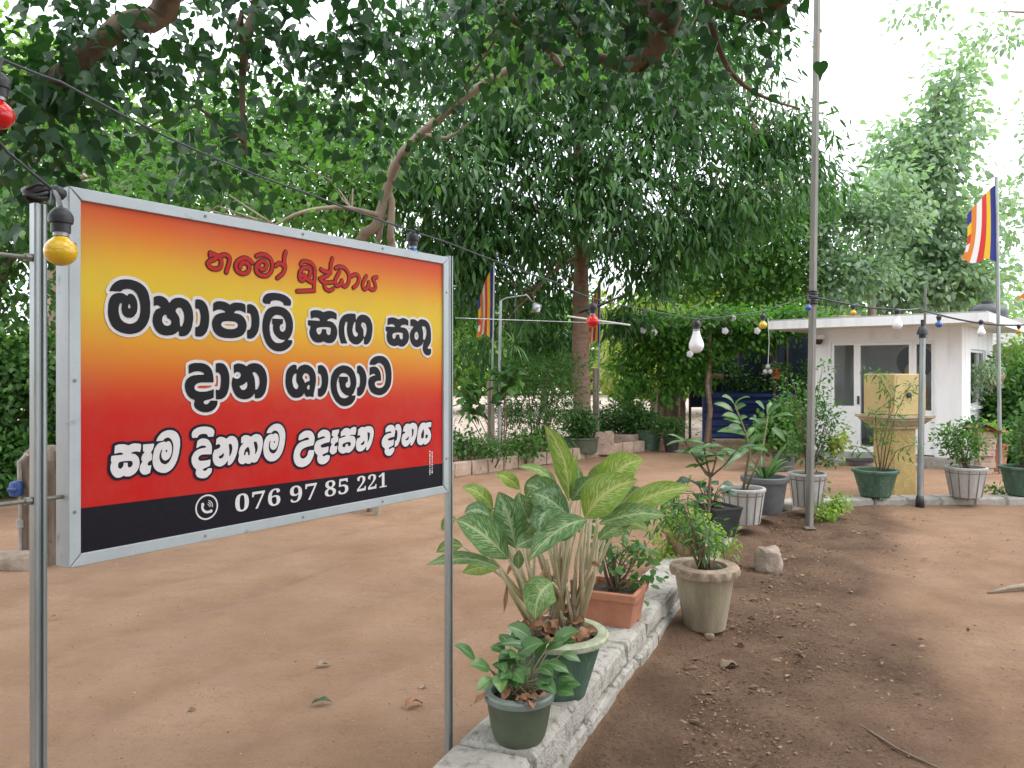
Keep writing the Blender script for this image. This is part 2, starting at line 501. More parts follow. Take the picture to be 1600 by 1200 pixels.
def signprint():
    """printed vinyl: a vertical blend red - orange - yellow - orange - red"""
    m, n, l, b = new_mat('sign_print')
    t = n.new('ShaderNodeTexCoord')
    sp = n.new('ShaderNodeSeparateXYZ')
    l.new(t.outputs['Object'], sp.inputs[0])
    mr = n.new('ShaderNodeMapRange')
    mr.inputs['From Min'].default_value = -.300
    mr.inputs['From Max'].default_value = .380
    # the blend sags a little towards the right-hand side of the print
    ad = n.new('ShaderNodeMath'); ad.operation = 'MULTIPLY_ADD'
    ad.inputs[1].default_value = .03
    l.new(sp.outputs['X'], ad.inputs[0])
    l.new(sp.outputs['Z'], ad.inputs[2])
    l.new(ad.outputs[0], mr.inputs['Value'])
    cr = n.new('ShaderNodeValToRGB')
    e = cr.color_ramp.elements
    e[0].position = 0; e[0].color = rgb(180, 20, 17)
    e[1].position = 1; e[1].color = rgb(198, 58, 26)
    for p, c in ((.30, (198, 26, 20)), (.40, (208, 62, 26)), (.52, (226, 142, 34)), (.64, (228, 186, 40)), (.74, (228, 200, 44)), (.84, (228, 164, 38)), (.92, (222, 112, 34))):
        q = e.new(p); q.color = rgb(*[x * .93 for x in c])
    cr.color_ramp.interpolation = 'B_SPLINE'
    l.new(mr.outputs['Result'], cr.inputs['Fac'])
    dn = n.new('ShaderNodeTexNoise'); dn.inputs['Scale'].default_value = 7; dn.inputs['Detail'].default_value = 8; dn.inputs['Roughness'].default_value = .7
    l.new(t.outputs['Object'], dn.inputs['Vector'])
    dr = n.new('ShaderNodeMapRange'); dr.inputs['From Min'].default_value = .45; dr.inputs['From Max'].default_value = .8; dr.inputs['To Max'].default_value = .16
    l.new(dn.outputs['Fac'], dr.inputs['Value'])
    dm = n.new('ShaderNodeMix'); dm.data_type = 'RGBA'; dm.inputs['B'].default_value = (.30, .22, .15, 1)      # a little road dust
    l.new(dr.outputs['Result'], dm.inputs['Factor']); l.new(cr.outputs['Color'], dm.inputs['A'])
    l.new(dm.outputs['Result'], b.inputs['Base Color'])
    b.inputs['Roughness'].default_value = .42
    b.inputs['Specular IOR Level'].default_value = .2
    return m


SIGNP = signprint()
INK_BLACK = flatcol('black_ink', (.0035, .004, .007, 1), .45)
INK_BAND = surf('dark_band_ink', (.004, .0035, .008, 1), (.007, .006, .012, 1), 90, .45, spec=.2)
INK_WHITE = flatcol('white_ink', rgb(212, 208, 208), .4)
INK_NAVY = flatcol('navy_ink', (.008, .006, .018, 1), .45)
INK_RED = flatcol('red_ink', rgb(176, 22, 18), .45)
INK_MAROON = flatcol('maroon_ink', (.035, .006, .004, 1), .45)


def aglaonema_mat():
    """green leaf with pale midrib and cream flecks along the side veins; 'lu' runs along, 'lv' across, 'tone' is how yellow the leaf is"""
    m, n, l, b = new_mat('flecked_leaf')
    A = {}
    for k in ('lu', 'lv', 'tone'):
        A[k] = n.new('ShaderNodeAttribute'); A[k].attribute_name = k

    def math_(op, a, b_=None, c=None):
        q = n.new('ShaderNodeMath'); q.operation = op
        for i, v in enumerate((a, b_, c)):
            if v is None: continue
            if isinstance(v, (int, float)): q.inputs[i].default_value = v
            else: l.new(v, q.inputs[i])
        return q.outputs[0]
    av = math_('ABSOLUTE', A['lv'].outputs['Fac'])
    cx = n.new('ShaderNodeCombineXYZ')
    l.new(math_('SUBTRACT', math_('MULTIPLY', A['lu'].outputs['Fac'], 34), math_('MULTIPLY', av, 12)), cx.inputs[0])
    l.new(math_('MULTIPLY', A['lv'].outputs['Fac'], 4.2), cx.inputs[1])
    l.new(math_('MULTIPLY', A['tone'].outputs['Fac'], 37), cx.inputs[2])
    q = n.new('ShaderNodeTexNoise'); q.inputs['Scale'].default_value = 1.0; q.inputs['Detail'].default_value = 3
    l.new(cx.outputs[0], q.inputs['Vector'])
    r = n.new('ShaderNodeMapRange'); r.inputs['From Min'].default_value = .47; r.inputs['From Max'].default_value = .60
    l.new(q.outputs['Fac'], r.inputs['Value'])
    # midrib
    rib = n.new('ShaderNodeMapRange'); rib.inputs['From Min'].default_value = .14; rib.inputs['From Max'].default_value = .03
    l.new(av, rib.inputs['Value'])
    near = n.new('ShaderNodeMapRange'); near.inputs['From Min'].default_value = .95; near.inputs['From Max'].default_value = .15; near.inputs['To Min'].default_value = .25; near.inputs['To Max'].default_value = 1.0
    l.new(av, near.inputs['Value'])
    fl = math_('MAXIMUM', math_('MULTIPLY', r.outputs['Result'], near.outputs['Result']), rib.outputs['Result'])
    g = n.new('ShaderNodeMix'); g.data_type = 'RGBA'
    g.inputs['A'].default_value = (.045, .15, .05, 1)
    g.inputs['B'].default_value = (.19, .33, .03, 1)
    l.new(A['tone'].outputs['Fac'], g.inputs['Factor'])
    p = n.new('ShaderNodeMix'); p.data_type = 'RGBA'
    p.inputs['A'].default_value = (.34, .46, .26, 1)
    p.inputs['B'].default_value = (.52, .56, .18, 1)
    l.new(A['tone'].outputs['Fac'], p.inputs['Factor'])
    x = n.new('ShaderNodeMix'); x.data_type = 'RGBA'
    l.new(fl, x.inputs['Factor'])
    l.new(g.outputs['Result'], x.inputs['A'])
    l.new(p.outputs['Result'], x.inputs['B'])
    en = n.new('ShaderNodeTexNoise'); en.inputs['Scale'].default_value = .35; en.inputs['Detail'].default_value = 4
    l.new(cx.outputs[0], en.inputs['Vector'])
    ed = n.new('ShaderNodeMapRange'); ed.inputs['From Min'].default_value = 1.34; ed.inputs['From Max'].default_value = 1.5
    l.new(math_('ADD', math_('MAXIMUM', A['lu'].outputs['Fac'], math_('MULTIPLY', av, .93)), math_('MULTIPLY', en.outputs['Fac'], .85)), ed.inputs['Value'])
    xb = n.new('ShaderNodeMix'); xb.data_type = 'RGBA'; xb.inputs['B'].default_value = (.34, .20, .07, 1)      # scorched tips and margins
    l.new(ed.outputs['Result'], xb.inputs['Factor']); l.new(x.outputs['Result'], xb.inputs['A'])
    x = xb
    l.new(x.outputs['Result'], b.inputs['Base Color'])
    b.inputs['Roughness'].default_value = .38
    wv = n.new('ShaderNodeTexWave'); wv.inputs['Scale'].default_value = .55; wv.inputs['Distortion'].default_value = .6
    l.new(cx.outputs[0], wv.inputs['Vector'])
    bp = n.new('ShaderNodeBump'); bp.inputs['Strength'].default_value = .35; bp.inputs['Distance'].default_value = .004
    l.new(wv.outputs['Fac'], bp.inputs['Height'])
    l.new(bp.outputs['Normal'], b.inputs['Normal'])
    t = n.new('ShaderNodeBsdfTranslucent')
    l.new(x.outputs['Result'], t.inputs['Color'])
    ms = n.new('ShaderNodeMixShader'); ms.inputs['Fac'].default_value = .25
    l.new(b.outputs[0], ms.inputs[1]); l.new(t.outputs[0], ms.inputs[2])
    l.new(ms.outputs[0], n['Material Output'].inputs['Surface'])
    return m


AGLAO = aglaonema_mat()


def broadmat(name, c1, c2, rib=(.2, .3, .1, 1)):
    m, n, l, b = new_mat(name)
    a = n.new('ShaderNodeAttribute'); a.attribute_name = 'tone'
    v = n.new('ShaderNodeAttribute'); v.attribute_name = 'lv'
    ab = n.new('ShaderNodeMath'); ab.operation = 'ABSOLUTE'; l.new(v.outputs['Fac'], ab.inputs[0])
    r = n.new('ShaderNodeMapRange'); r.inputs['From Min'].default_value = .09; r.inputs['From Max'].default_value = .02
    l.new(ab.outputs[0], r.inputs['Value'])
    g = n.new('ShaderNodeMix'); g.data_type = 'RGBA'; g.inputs['A'].default_value = c1; g.inputs['B'].default_value = c2
    l.new(a.outputs['Fac'], g.inputs['Factor'])
    x = n.new('ShaderNodeMix'); x.data_type = 'RGBA'; x.inputs['B'].default_value = rib
    l.new(g.outputs['Result'], x.inputs['A']); l.new(r.outputs['Result'], x.inputs['Factor'])
    l.new(x.outputs['Result'], b.inputs['Base Color'])
    b.inputs['Roughness'].default_value = .35
    t = n.new('ShaderNodeBsdfTranslucent'); l.new(x.outputs['Result'], t.inputs['Color'])
    ms = n.new('ShaderNodeMixShader'); ms.inputs['Fac'].default_value = .25
    l.new(b.outputs[0], ms.inputs[1]); l.new(t.outputs[0], ms.inputs[2])
    l.new(ms.outputs[0], n['Material Output'].inputs['Surface'])
    return m


BROAD = broadmat('broad_green_leaf', (.03, .10, .03, 1), (.10, .22, .05, 1))
BROAD_DK = broadmat('broad_dark_leaf', (.02, .07, .03, 1), (.05, .13, .05, 1))
BLADE = broadmat('striped_blade', (.04, .13, .04, 1), (.12, .24, .06, 1), (.02, .07, .02, 1))
DRYM = surf('dead_leaf', (.22, .10, .05, 1), (.36, .2, .11, 1), 14, .8, .4, 60)


def ground_mat():
    m, n, l, b = new_mat('bare_earth')
    t = n.new('ShaderNodeTexCoord')

    def noise_(scale, detail, src=None, rough=.6):
        q = n.new('ShaderNodeTexNoise'); q.inputs['Scale'].default_value = scale; q.inputs['Detail'].default_value = detail
        q.inputs['Roughness'].default_value = rough
        l.new(src or t.outputs['Object'], q.inputs['Vector'])
        return q.outputs['Fac']

    def mr(v, a, c, to0=0., to1=1.):
        q = n.new('ShaderNodeMapRange'); q.inputs['From Min'].default_value = a; q.inputs['From Max'].default_value = c
        q.inputs['To Min'].default_value = to0; q.inputs['To Max'].default_value = to1
        l.new(v, q.inputs['Value'])
        return q.outputs['Result']

    def mix(f, a, c):
        q = n.new('ShaderNodeMix'); q.data_type = 'RGBA'
        if isinstance(f, float): q.inputs['Factor'].default_value = f
        else: l.new(f, q.inputs['Factor'])
        for k, v in (('A', a), ('B', c)):
            if isinstance(v, tuple): q.inputs[k].default_value = v
            else: l.new(v, q.inputs[k])
        return q.outputs['Result']
    track = n.new('ShaderNodeAttribute'); track.attribute_name = 'track'
    soil = n.new('ShaderNodeAttribute'); soil.attribute_name = 'soil'
    yard = n.new('ShaderNodeAttribute'); yard.attribute_name = 'yard'
    mp = n.new('ShaderNodeMapping'); mp.inputs['Rotation'].default_value = (0, 0, R(-58)); mp.inputs['Scale'].default_value = (.5, 3.2, 1)
    l.new(t.outputs['Object'], mp.inputs['Vector'])
    sand = mix(mr(noise_(1.1, 6), .35, .68), (.275, .168, .105, 1), (.375, .245, .165, 1))
    sand = mix(mr(noise_(1.6, 5, mp.outputs['Vector']), .48, .62, 0, .55), sand, (.31, .20, .145, 1))
    sand = mix(mr(noise_(46, 3), .60, .70, 0, .6), sand, (.25, .13, .08, 1))
    sand = mix(mr(noise_(130, 2), .64, .72, 0, .7), sand, (.15, .08, .048, 1))
    sand = mix(mr(noise_(85, 2), .68, .73, 0, .6), sand, (.48, .38, .29, 1))
    sand = mix(mr(noise_(7, 8, None, .75), .5, .72, 0, .3), sand, (.20, .115, .07, 1))
    tk = n.new('ShaderNodeMath'); tk.operation = 'MULTIPLY'
    l.new(track.outputs['Fac'], tk.inputs[0]); l.new(mr(noise_(5, 6), .35, .65, 0, .55), tk.inputs[1])
    sand = mix(tk.outputs[0], sand, (.225, .135, .088, 1))
    dirt = mix(mr(noise_(2.2, 7), .35, .65), (.092, .058, .039, 1), (.165, .105, .071, 1))
    dirt = mix(mr(noise_(60, 4), .52, .68, 0, .8), dirt, (.055, .034, .024, 1))
    dirt = mix(mr(noise_(95, 2), .66, .72, 0, .55), dirt, (.30, .22, .16, 1))
    yd = mix(mr(noise_(2.5, 6), .4, .65), (.44, .36, .31, 1), (.56, .48, .43, 1))
    yd = mix(mr(noise_(9, 5), .50, .62, 0, .6), yd, (.24, .17, .12, 1))
    c = mix(soil.outputs['Fac'], sand, dirt)
    c = mix(yard.outputs['Fac'], c, yd)
    l.new(c, b.inputs['Base Color'])
    b.inputs['Roughness'].default_value = 1
    b.inputs['Specular IOR Level'].default_value = .1
    hb = n.new('ShaderNodeMath'); hb.operation = 'ADD'
    l.new(mr(noise_(22, 8, None, .7), .3, .7), hb.inputs[0])
    l.new(mr(noise_(1.4, 5, mp.outputs['Vector']), .4, .6, 0, 1.2), hb.inputs[1])
    bp = n.new('ShaderNodeBump'); bp.inputs['Strength'].default_value = .8; bp.inputs['Distance'].default_value = .016
    l.new(hb.outputs[0], bp.inputs['Height'])
    l.new(bp.outputs['Normal'], b.inputs['Normal'])
    return m


GROUND = ground_mat()


def flagmat():
    """five upright stripes blue, yellow, red, white, orange and a sixth of the same colours stacked"""
    m, n, l, b = new_mat('striped_flag_cloth')
    u = n.new('ShaderNodeAttribute'); u.attribute_name = 'fu'
    v = n.new('ShaderNodeAttribute'); v.attribute_name = 'fv'
    cols = [(.035, .05, .25, 1), (.75, .48, .03, 1), (.62, .05, .05, 1), (.78, .76, .74, 1), (.70, .22, .04, 1)]

    def ramp(src, k):
        r = n.new('ShaderNodeValToRGB'); r.color_ramp.interpolation = 'CONSTANT'
        e = r.color_ramp.elements
        e[0].position = 0; e[0].color = cols[0]
        e[1].position = 1 / k; e[1].color = cols[1]
        for i in range(2, 5):
            q = e.new(i / k); q.color = cols[i]
        l.new(src, r.inputs['Fac'])
        return r.outputs['Color']
    g = n.new('ShaderNodeMath'); g.operation = 'GREATER_THAN'; g.inputs[1].default_value = 5 / 6
    l.new(u.outputs['Fac'], g.inputs[0])
    x = n.new('ShaderNodeMix'); x.data_type = 'RGBA'
    l.new(g.outputs[0], x.inputs['Factor'])
    l.new(ramp(u.outputs['Fac'], 6), x.inputs['A'])
    l.new(ramp(v.outputs['Fac'], 5), x.inputs['B'])
    l.new(x.outputs['Result'], b.inputs['Base Color'])
    b.inputs['Roughness'].default_value = .8
    t = n.new('ShaderNodeBsdfTranslucent'); l.new(x.outputs['Result'], t.inputs['Color'])
    ms = n.new('ShaderNodeMixShader'); ms.inputs['Fac'].default_value = .5
    l.new(b.outputs[0], ms.inputs[1]); l.new(t.outputs[0], ms.inputs[2])
    l.new(ms.outputs[0], n['Material Output'].inputs['Surface'])
    return m


FLAG = flagmat()

# outlines of the Sinhala lettering on the signboard, tenths of a millimetre turned into millimetres (x, z, x, z ...)
GLYPHS = {"mahapali_fill":[[5438,17102,5542,17088,5642,17064,5732,17022,5792,16978,5823,16941,5839,16896,5838,16856,5815,16796,5798,16789,5608,16789,5597,16796,5586,16831,5573,16851,5552,16867,5512,16887,5448,16903,5388,16909,5312,16904,5238,16892,5188,16872,5171,16856,5156,16831,5151,16816,5152,16796,5148,16791,4992,16790,4948,16806,4922,16829,4912,16846,4906,16866,4906,16891,4932,16956,4961,16996,4992,17028,5038,17057,5078,17072,5178,17093,5268,17104],
[1322,17077,1388,17073,1488,17052,1558,17027,1618,16997,1672,16958,1699,16931,1743,16871,1769,16821,1794,16741,1819,16591,1820,16366,1803,16241,1766,16126,1733,16066,1688,16004,1628,15944,1569,15901,1518,15876,1472,15861,1398,15845,1328,15839,1252,15845,1158,15864,1108,15881,1048,15911,998,15944,951,15991,914,16046,882,16116,862,16186,850,16251,845,16326,856,16466,872,16556,892,16616,922,16667,952,16698,988,16722,1022,16737,1062,16748,1108,16754,1168,16754,1198,16747,1278,16701,1312,16748,1338,16757,1358,16758,1408,16743,1445,16716,1471,16681,1497,16626,1509,16586,1520,16516,1520,16436,1508,16366,1490,16321,1444,16256,1408,16226,1378,16211,1332,16204,1272,16211,1238,16226,1202,16259,1182,16286,1162,16326,1146,16401,1161,16516,1148,16527,1132,16526,1116,16511,1104,16491,1086,16416,1085,16341,1097,16271,1117,16206,1147,16156,1168,16134,1215,16101,1262,16084,1312,16075,1342,16074,1388,16081,1442,16100,1493,16136,1519,16166,1553,16231,1573,16296,1584,16361,1585,16486,1574,16566,1558,16641,1521,16731,1484,16786,1443,16821,1392,16847,1348,16859,1278,16859,1228,16847,1188,16832,1138,16790,1108,16780,902,16774,888,16776,882,16781,906,16851,947,16921,1008,16984,1032,17002,1102,17040,1152,17057,1232,17073],
[2098,16762,2152,16747,2209,16716,2234,16691,2288,16621,2298,16626,2348,16688,2402,16725,2442,16742,2522,16759,2598,16759,2652,16747,2722,16718,2770,16686,2828,16621,2864,16556,2888,16486,2899,16436,2910,16301,2904,16231,2884,16116,2870,16061,2844,15991,2822,15955,2779,15901,2738,15869,2704,15851,2662,15840,2582,15834,2552,15841,2529,15856,2537,15916,2528,15941,2512,15953,2502,15948,2448,15896,2398,15871,2352,15856,2238,15839,2182,15840,2102,15856,2048,15875,2005,15901,1948,15965,1906,16036,1882,16111,1875,16171,1881,16246,1897,16321,1934,16401,1962,16434,2008,16460,2068,16481,2075,16491,2049,16521,2012,16538,1968,16538,1918,16516,1908,16520,1902,16716,1911,16726,1932,16738,1988,16757,2022,16764],
[4262,16757,4328,16742,4362,16728,4377,16716,4385,16666,4390,16581,4382,16503,4372,16500,4328,16528,4292,16542,4242,16553,4178,16559,4132,16552,4087,16536,4062,16517,4050,16486,4062,16479,4128,16479,4168,16473,4258,16445,4292,16423,4332,16389,4363,16351,4388,16311,4403,16276,4414,16231,4420,16191,4419,16151,4408,16096,4388,16040,4334,15961,4268,15911,4202,15881,4102,15855,3972,15839,3782,15839,3728,15845,3632,15866,3588,15885,3558,15904,3512,15942,3472,15991,3446,16036,3432,16076,3416,16161,3415,16201,3422,16246,3437,16291,3481,16361,3515,16396,3538,16412,3586,16436,3642,16457,3708,16473,3782,16481,3788,16491,3778,16512,3752,16527,3698,16543,3628,16549,3538,16529,3462,16487,3449,16486,3445,16501,3445,16671,3452,16691,3522,16737,3582,16753,3632,16759,3698,16759,3772,16747,3828,16732,3922,16691,4012,16740,4068,16753,4118,16759],
[3092,16757,3158,16737,3199,16711,3239,16671,3274,16621,3303,16556,3329,16456,3340,16371,3340,16266,3329,16161,3313,16086,3278,15991,3255,15951,3200,15891,3158,15863,3098,15845,3058,15844,3012,15845,2972,15855,2962,15863,2960,16061,2968,16077,3008,16080,3032,16091,3064,16121,3076,16141,3093,16196,3099,16236,3105,16291,3104,16381,3088,16456,3062,16508,3048,16519,3018,16527,2972,16524,2961,16531,2960,16731,2968,16747,3012,16758],
[5452,16747,5528,16737,5618,16712,5682,16682,5752,16634,5812,16567,5854,16491,5883,16411,5900,16316,5900,16201,5889,16126,5873,16066,5839,15991,5808,15941,5775,15901,5732,15871,5735,15861,5748,15855,5848,15854,5869,15846,5874,15836,5875,15796,5864,15761,5819,15696,5788,15664,5708,15606,5598,15556,5492,15534,5372,15534,5282,15551,5198,15586,5138,15626,5098,15659,5037,15726,5004,15776,4968,15850,4942,15916,4922,15986,4906,16066,4900,16121,4900,16201,4906,16266,4916,16341,4942,16456,4984,16551,5032,16619,5062,16648,5118,16687,5202,16722,5272,16738,5352,16749],
[4538,16747,4608,16727,4648,16707,4698,16669,4728,16631,4759,16581,4780,16526,4799,16451,4810,16376,4810,16246,4804,16201,4783,16101,4759,16031,4738,15991,4712,15955,4658,15899,4620,15871,4562,15848,4508,15842,4478,15845,4438,15859,4430,15876,4432,16061,4442,16069,4488,16078,4512,16094,4528,16111,4553,16161,4565,16251,4564,16386,4541,16471,4522,16494,4508,16504,4488,16509,4442,16509,4432,16516,4430,16711,4438,16724,4472,16739,4508,16748],
[7248,16742,7328,16733,7368,16722,7459,16686,7474,16671,7475,16546,7469,16506,7462,16498,7448,16499,7362,16528,7328,16533,7272,16528,7198,16512,7162,16500,7140,16486,7115,16456,7118,16451,7138,16445,7232,16443,7308,16425,7382,16378,7412,16352,7452,16303,7478,16251,7488,16216,7499,16161,7500,16111,7483,16026,7448,15945,7410,15896,7362,15856,7312,15828,7268,15815,7222,15809,7138,15810,7082,15821,6978,15855,6898,15821,6808,15809,6718,15815,6658,15832,6602,15861,6548,15909,6509,15966,6487,16016,6471,16076,6470,16116,6482,16161,6503,16216,6508,16246,6498,16272,6478,16278,6438,16281,6417,16291,6422,16426,6428,16432,6442,16434,6838,16434,6848,16436,6851,16446,6838,16476,6818,16497,6792,16508,6738,16519,6648,16518,6608,16507,6542,16475,6528,16476,6521,16501,6505,16656,6508,16681,6518,16689,6612,16722,6678,16734,6812,16734,6858,16728,6978,16691,7092,16727,7142,16738,7212,16744],
[11258,16717,11328,16702,11372,16687,11428,16663,11468,16638,11518,16594,11543,16561,11569,16516,11585,16476,11609,16386,11625,16256,11625,16086,11619,16036,11603,15971,11585,15936,11508,15844,11456,15791,11448,15776,11458,15762,11482,15755,11618,15751,11624,15741,11630,15701,11630,15636,11618,15591,11598,15569,11549,15541,11492,15525,11448,15524,11408,15532,11358,15550,11295,15586,11261,15621,11234,15661,11215,15706,11206,15746,11212,15806,11258,15972,11258,15984,11252,15985,11245,15976,11208,15920,11175,15881,11132,15851,11062,15816,10992,15796,10942,15789,10878,15790,10808,15804,10768,15821,10698,15869,10668,15900,10627,15961,10602,16031,10591,16086,10590,16201,10602,16256,10622,16301,10660,16351,10739,16426,10757,16456,10748,16467,10718,16476,10622,16461,10612,16466,10610,16661,10617,16681,10708,16698,10782,16703,10852,16684,10968,16638,10979,16641,11042,16692,11078,16707,11148,16719],
[8208,16717,8213,16711,8219,16681,8226,16576,8232,16526,8238,16523,8275,16596,8318,16643,8382,16685,8428,16702,8478,16713,8582,16714,8638,16702,8698,16682,8748,16658,8804,16616,8838,16571,8871,16516,8898,16446,8914,16371,8915,16286,8909,16231,8894,16136,8873,16046,8843,15971,8808,15916,8778,15879,8722,15831,8662,15810,8608,15810,8568,15819,8557,15826,8555,15991,8552,16003,8548,16006,8502,15939,8424,15866,8388,15841,8352,15823,8288,15805,8218,15800,8148,15811,8102,15826,8022,15871,7972,15920,7947,15956,7917,16016,7897,16081,7881,16161,7875,16211,7875,16291,7890,16416,7889,16446,7884,16456,7872,16462,7838,16463,7826,16456,7812,16436,7781,16346,7770,16286,7770,16151,7782,16076,7807,15991,7851,15891,7893,15826,7882,15819,7812,15819,7782,15814,7652,15814,7633,15821,7577,15986,7561,16066,7550,16161,7550,16296,7561,16371,7577,16436,7602,16496,7661,16581,7711,16626,7768,16662,7852,16692,7968,16713,8038,16719],
[10328,16707,10432,16682,10505,16646,10517,16636,10520,16616,10518,16477,10512,16473,10492,16475,10378,16499,10302,16493,10248,16482,10192,16463,10171,16446,10151,16416,10158,16410,10182,16405,10292,16404,10368,16389,10418,16365,10452,16342,10498,16296,10521,16261,10538,16216,10550,16161,10550,16106,10539,16051,10523,16001,10488,15941,10450,15896,10372,15836,10308,15801,10242,15785,10148,15785,10122,15791,10038,15827,9928,15800,9878,15794,9778,15805,9710,15821,9652,15848,9620,15871,9572,15926,9542,15986,9521,16066,9520,16131,9552,16236,9542,16247,9492,16263,9482,16271,9480,16321,9487,16396,9492,16402,9508,16404,9892,16404,9903,16406,9905,16416,9868,16462,9848,16474,9808,16484,9742,16484,9668,16473,9572,16442,9567,16446,9565,16461,9568,16652,9582,16662,9678,16692,9772,16703,9862,16699,9938,16688,10062,16654,10208,16703,10242,16709],
[1332,16521,1322,16521,1314,16511,1298,16451,1306,16431,1322,16420,1338,16420,1347,16426,1355,16451,1352,16491],
[5445,16516,5362,16519,5302,16503,5248,16469,5211,16431,5184,16391,5152,16311,5130,16201,5130,16106,5152,15981,5179,15901,5211,15851,5268,15801,5288,15788,5332,15771,5388,15759,5472,15761,5568,15791,5602,15814,5626,15841,5622,15849,5612,15853,5518,15856,5452,15876,5422,15890,5358,15934,5311,15981,5282,16023,5264,16056,5252,16091,5236,16166,5249,16246,5242,16256,5216,16271,5211,16281,5210,16401,5218,16412,5562,16414,5566,16406,5564,16296,5556,16286,5499,16266,5472,16236,5455,16181,5465,16126,5476,16106,5498,16086,5532,16071,5558,16070,5582,16078,5612,16099,5633,16121,5650,16156,5664,16221,5664,16276,5645,16351,5618,16406,5590,16446,5542,16487,5492,16507],
[2574,16516,2522,16518,2488,16502,2459,16471,2448,16431,2451,16421,2523,16321,2545,16276,2554,16241,2555,16181,2565,16091,2572,16075,2588,16070,2608,16080,2623,16101,2653,16166,2664,16216,2670,16271,2669,16336,2653,16416,2614,16486,2592,16508],
[11294,16491,11242,16492,11178,16473,11170,16461,11208,16361,11229,16286,11235,16236,11226,16116,11231,16081,11242,16056,11262,16038,11282,16035,11302,16045,11346,16111,11383,16201,11395,16271,11389,16351,11376,16396,11344,16451,11318,16478],
[8555,16476,8502,16479,8478,16468,8443,16421,8436,16386,8442,16366,8508,16292,8530,16251,8540,16201,8541,16071,8558,16040,8578,16035,8592,16044,8639,16126,8663,16196,8675,16291,8663,16361,8638,16416,8603,16456],
[8216,16476,8208,16481,8178,16467,8146,16431,8117,16356,8090,16236,8091,16206,8102,16156,8126,16096,8158,16059,8192,16041,8228,16034,8262,16045,8294,16066,8310,16101,8308,16121,8298,16147,8282,16162,8237,16186,8217,16226,8210,16271,8210,16391],
[2208,16331,2192,16336,2168,16325,2150,16311,2135,16291,2117,16251,2110,16216,2111,16186,2126,16136,2155,16096,2192,16076,2238,16069,2278,16078,2315,16101,2333,16131,2339,16176,2329,16201,2302,16228,2288,16237,2242,16250,2222,16308],
[10924,16296,10908,16298,10888,16292,10842,16254,10814,16206,10806,16166,10811,16116,10825,16076,10848,16049,10888,16027,10902,16025,10932,16035,10970,16066,10993,16101,11004,16151,11004,16181,10990,16236,10960,16276],
[7175,16266,7098,16269,6928,16259,6832,16248,6752,16226,6737,16216,6727,16201,6721,16181,6721,16151,6739,16101,6772,16060,6812,16045,6852,16051,6879,16076,6899,16111,6913,16151,6921,16196,6928,16205,7072,16203,7084,16191,7082,16126,7092,16096,7108,16074,7128,16056,7152,16046,7188,16044,7208,16050,7228,16070,7238,16096,7254,16186,7254,16231,7248,16247,7232,16257],
[4045,16266,3878,16269,3812,16264,3748,16252,3712,16236,3686,16211,3674,16191,3670,16171,3676,16151,3695,16126,3722,16106,3792,16081,3858,16069,3988,16069,4068,16086,4128,16116,4146,16141,4158,16171,4159,16196,4151,16216,4138,16233,4112,16250,4078,16262],
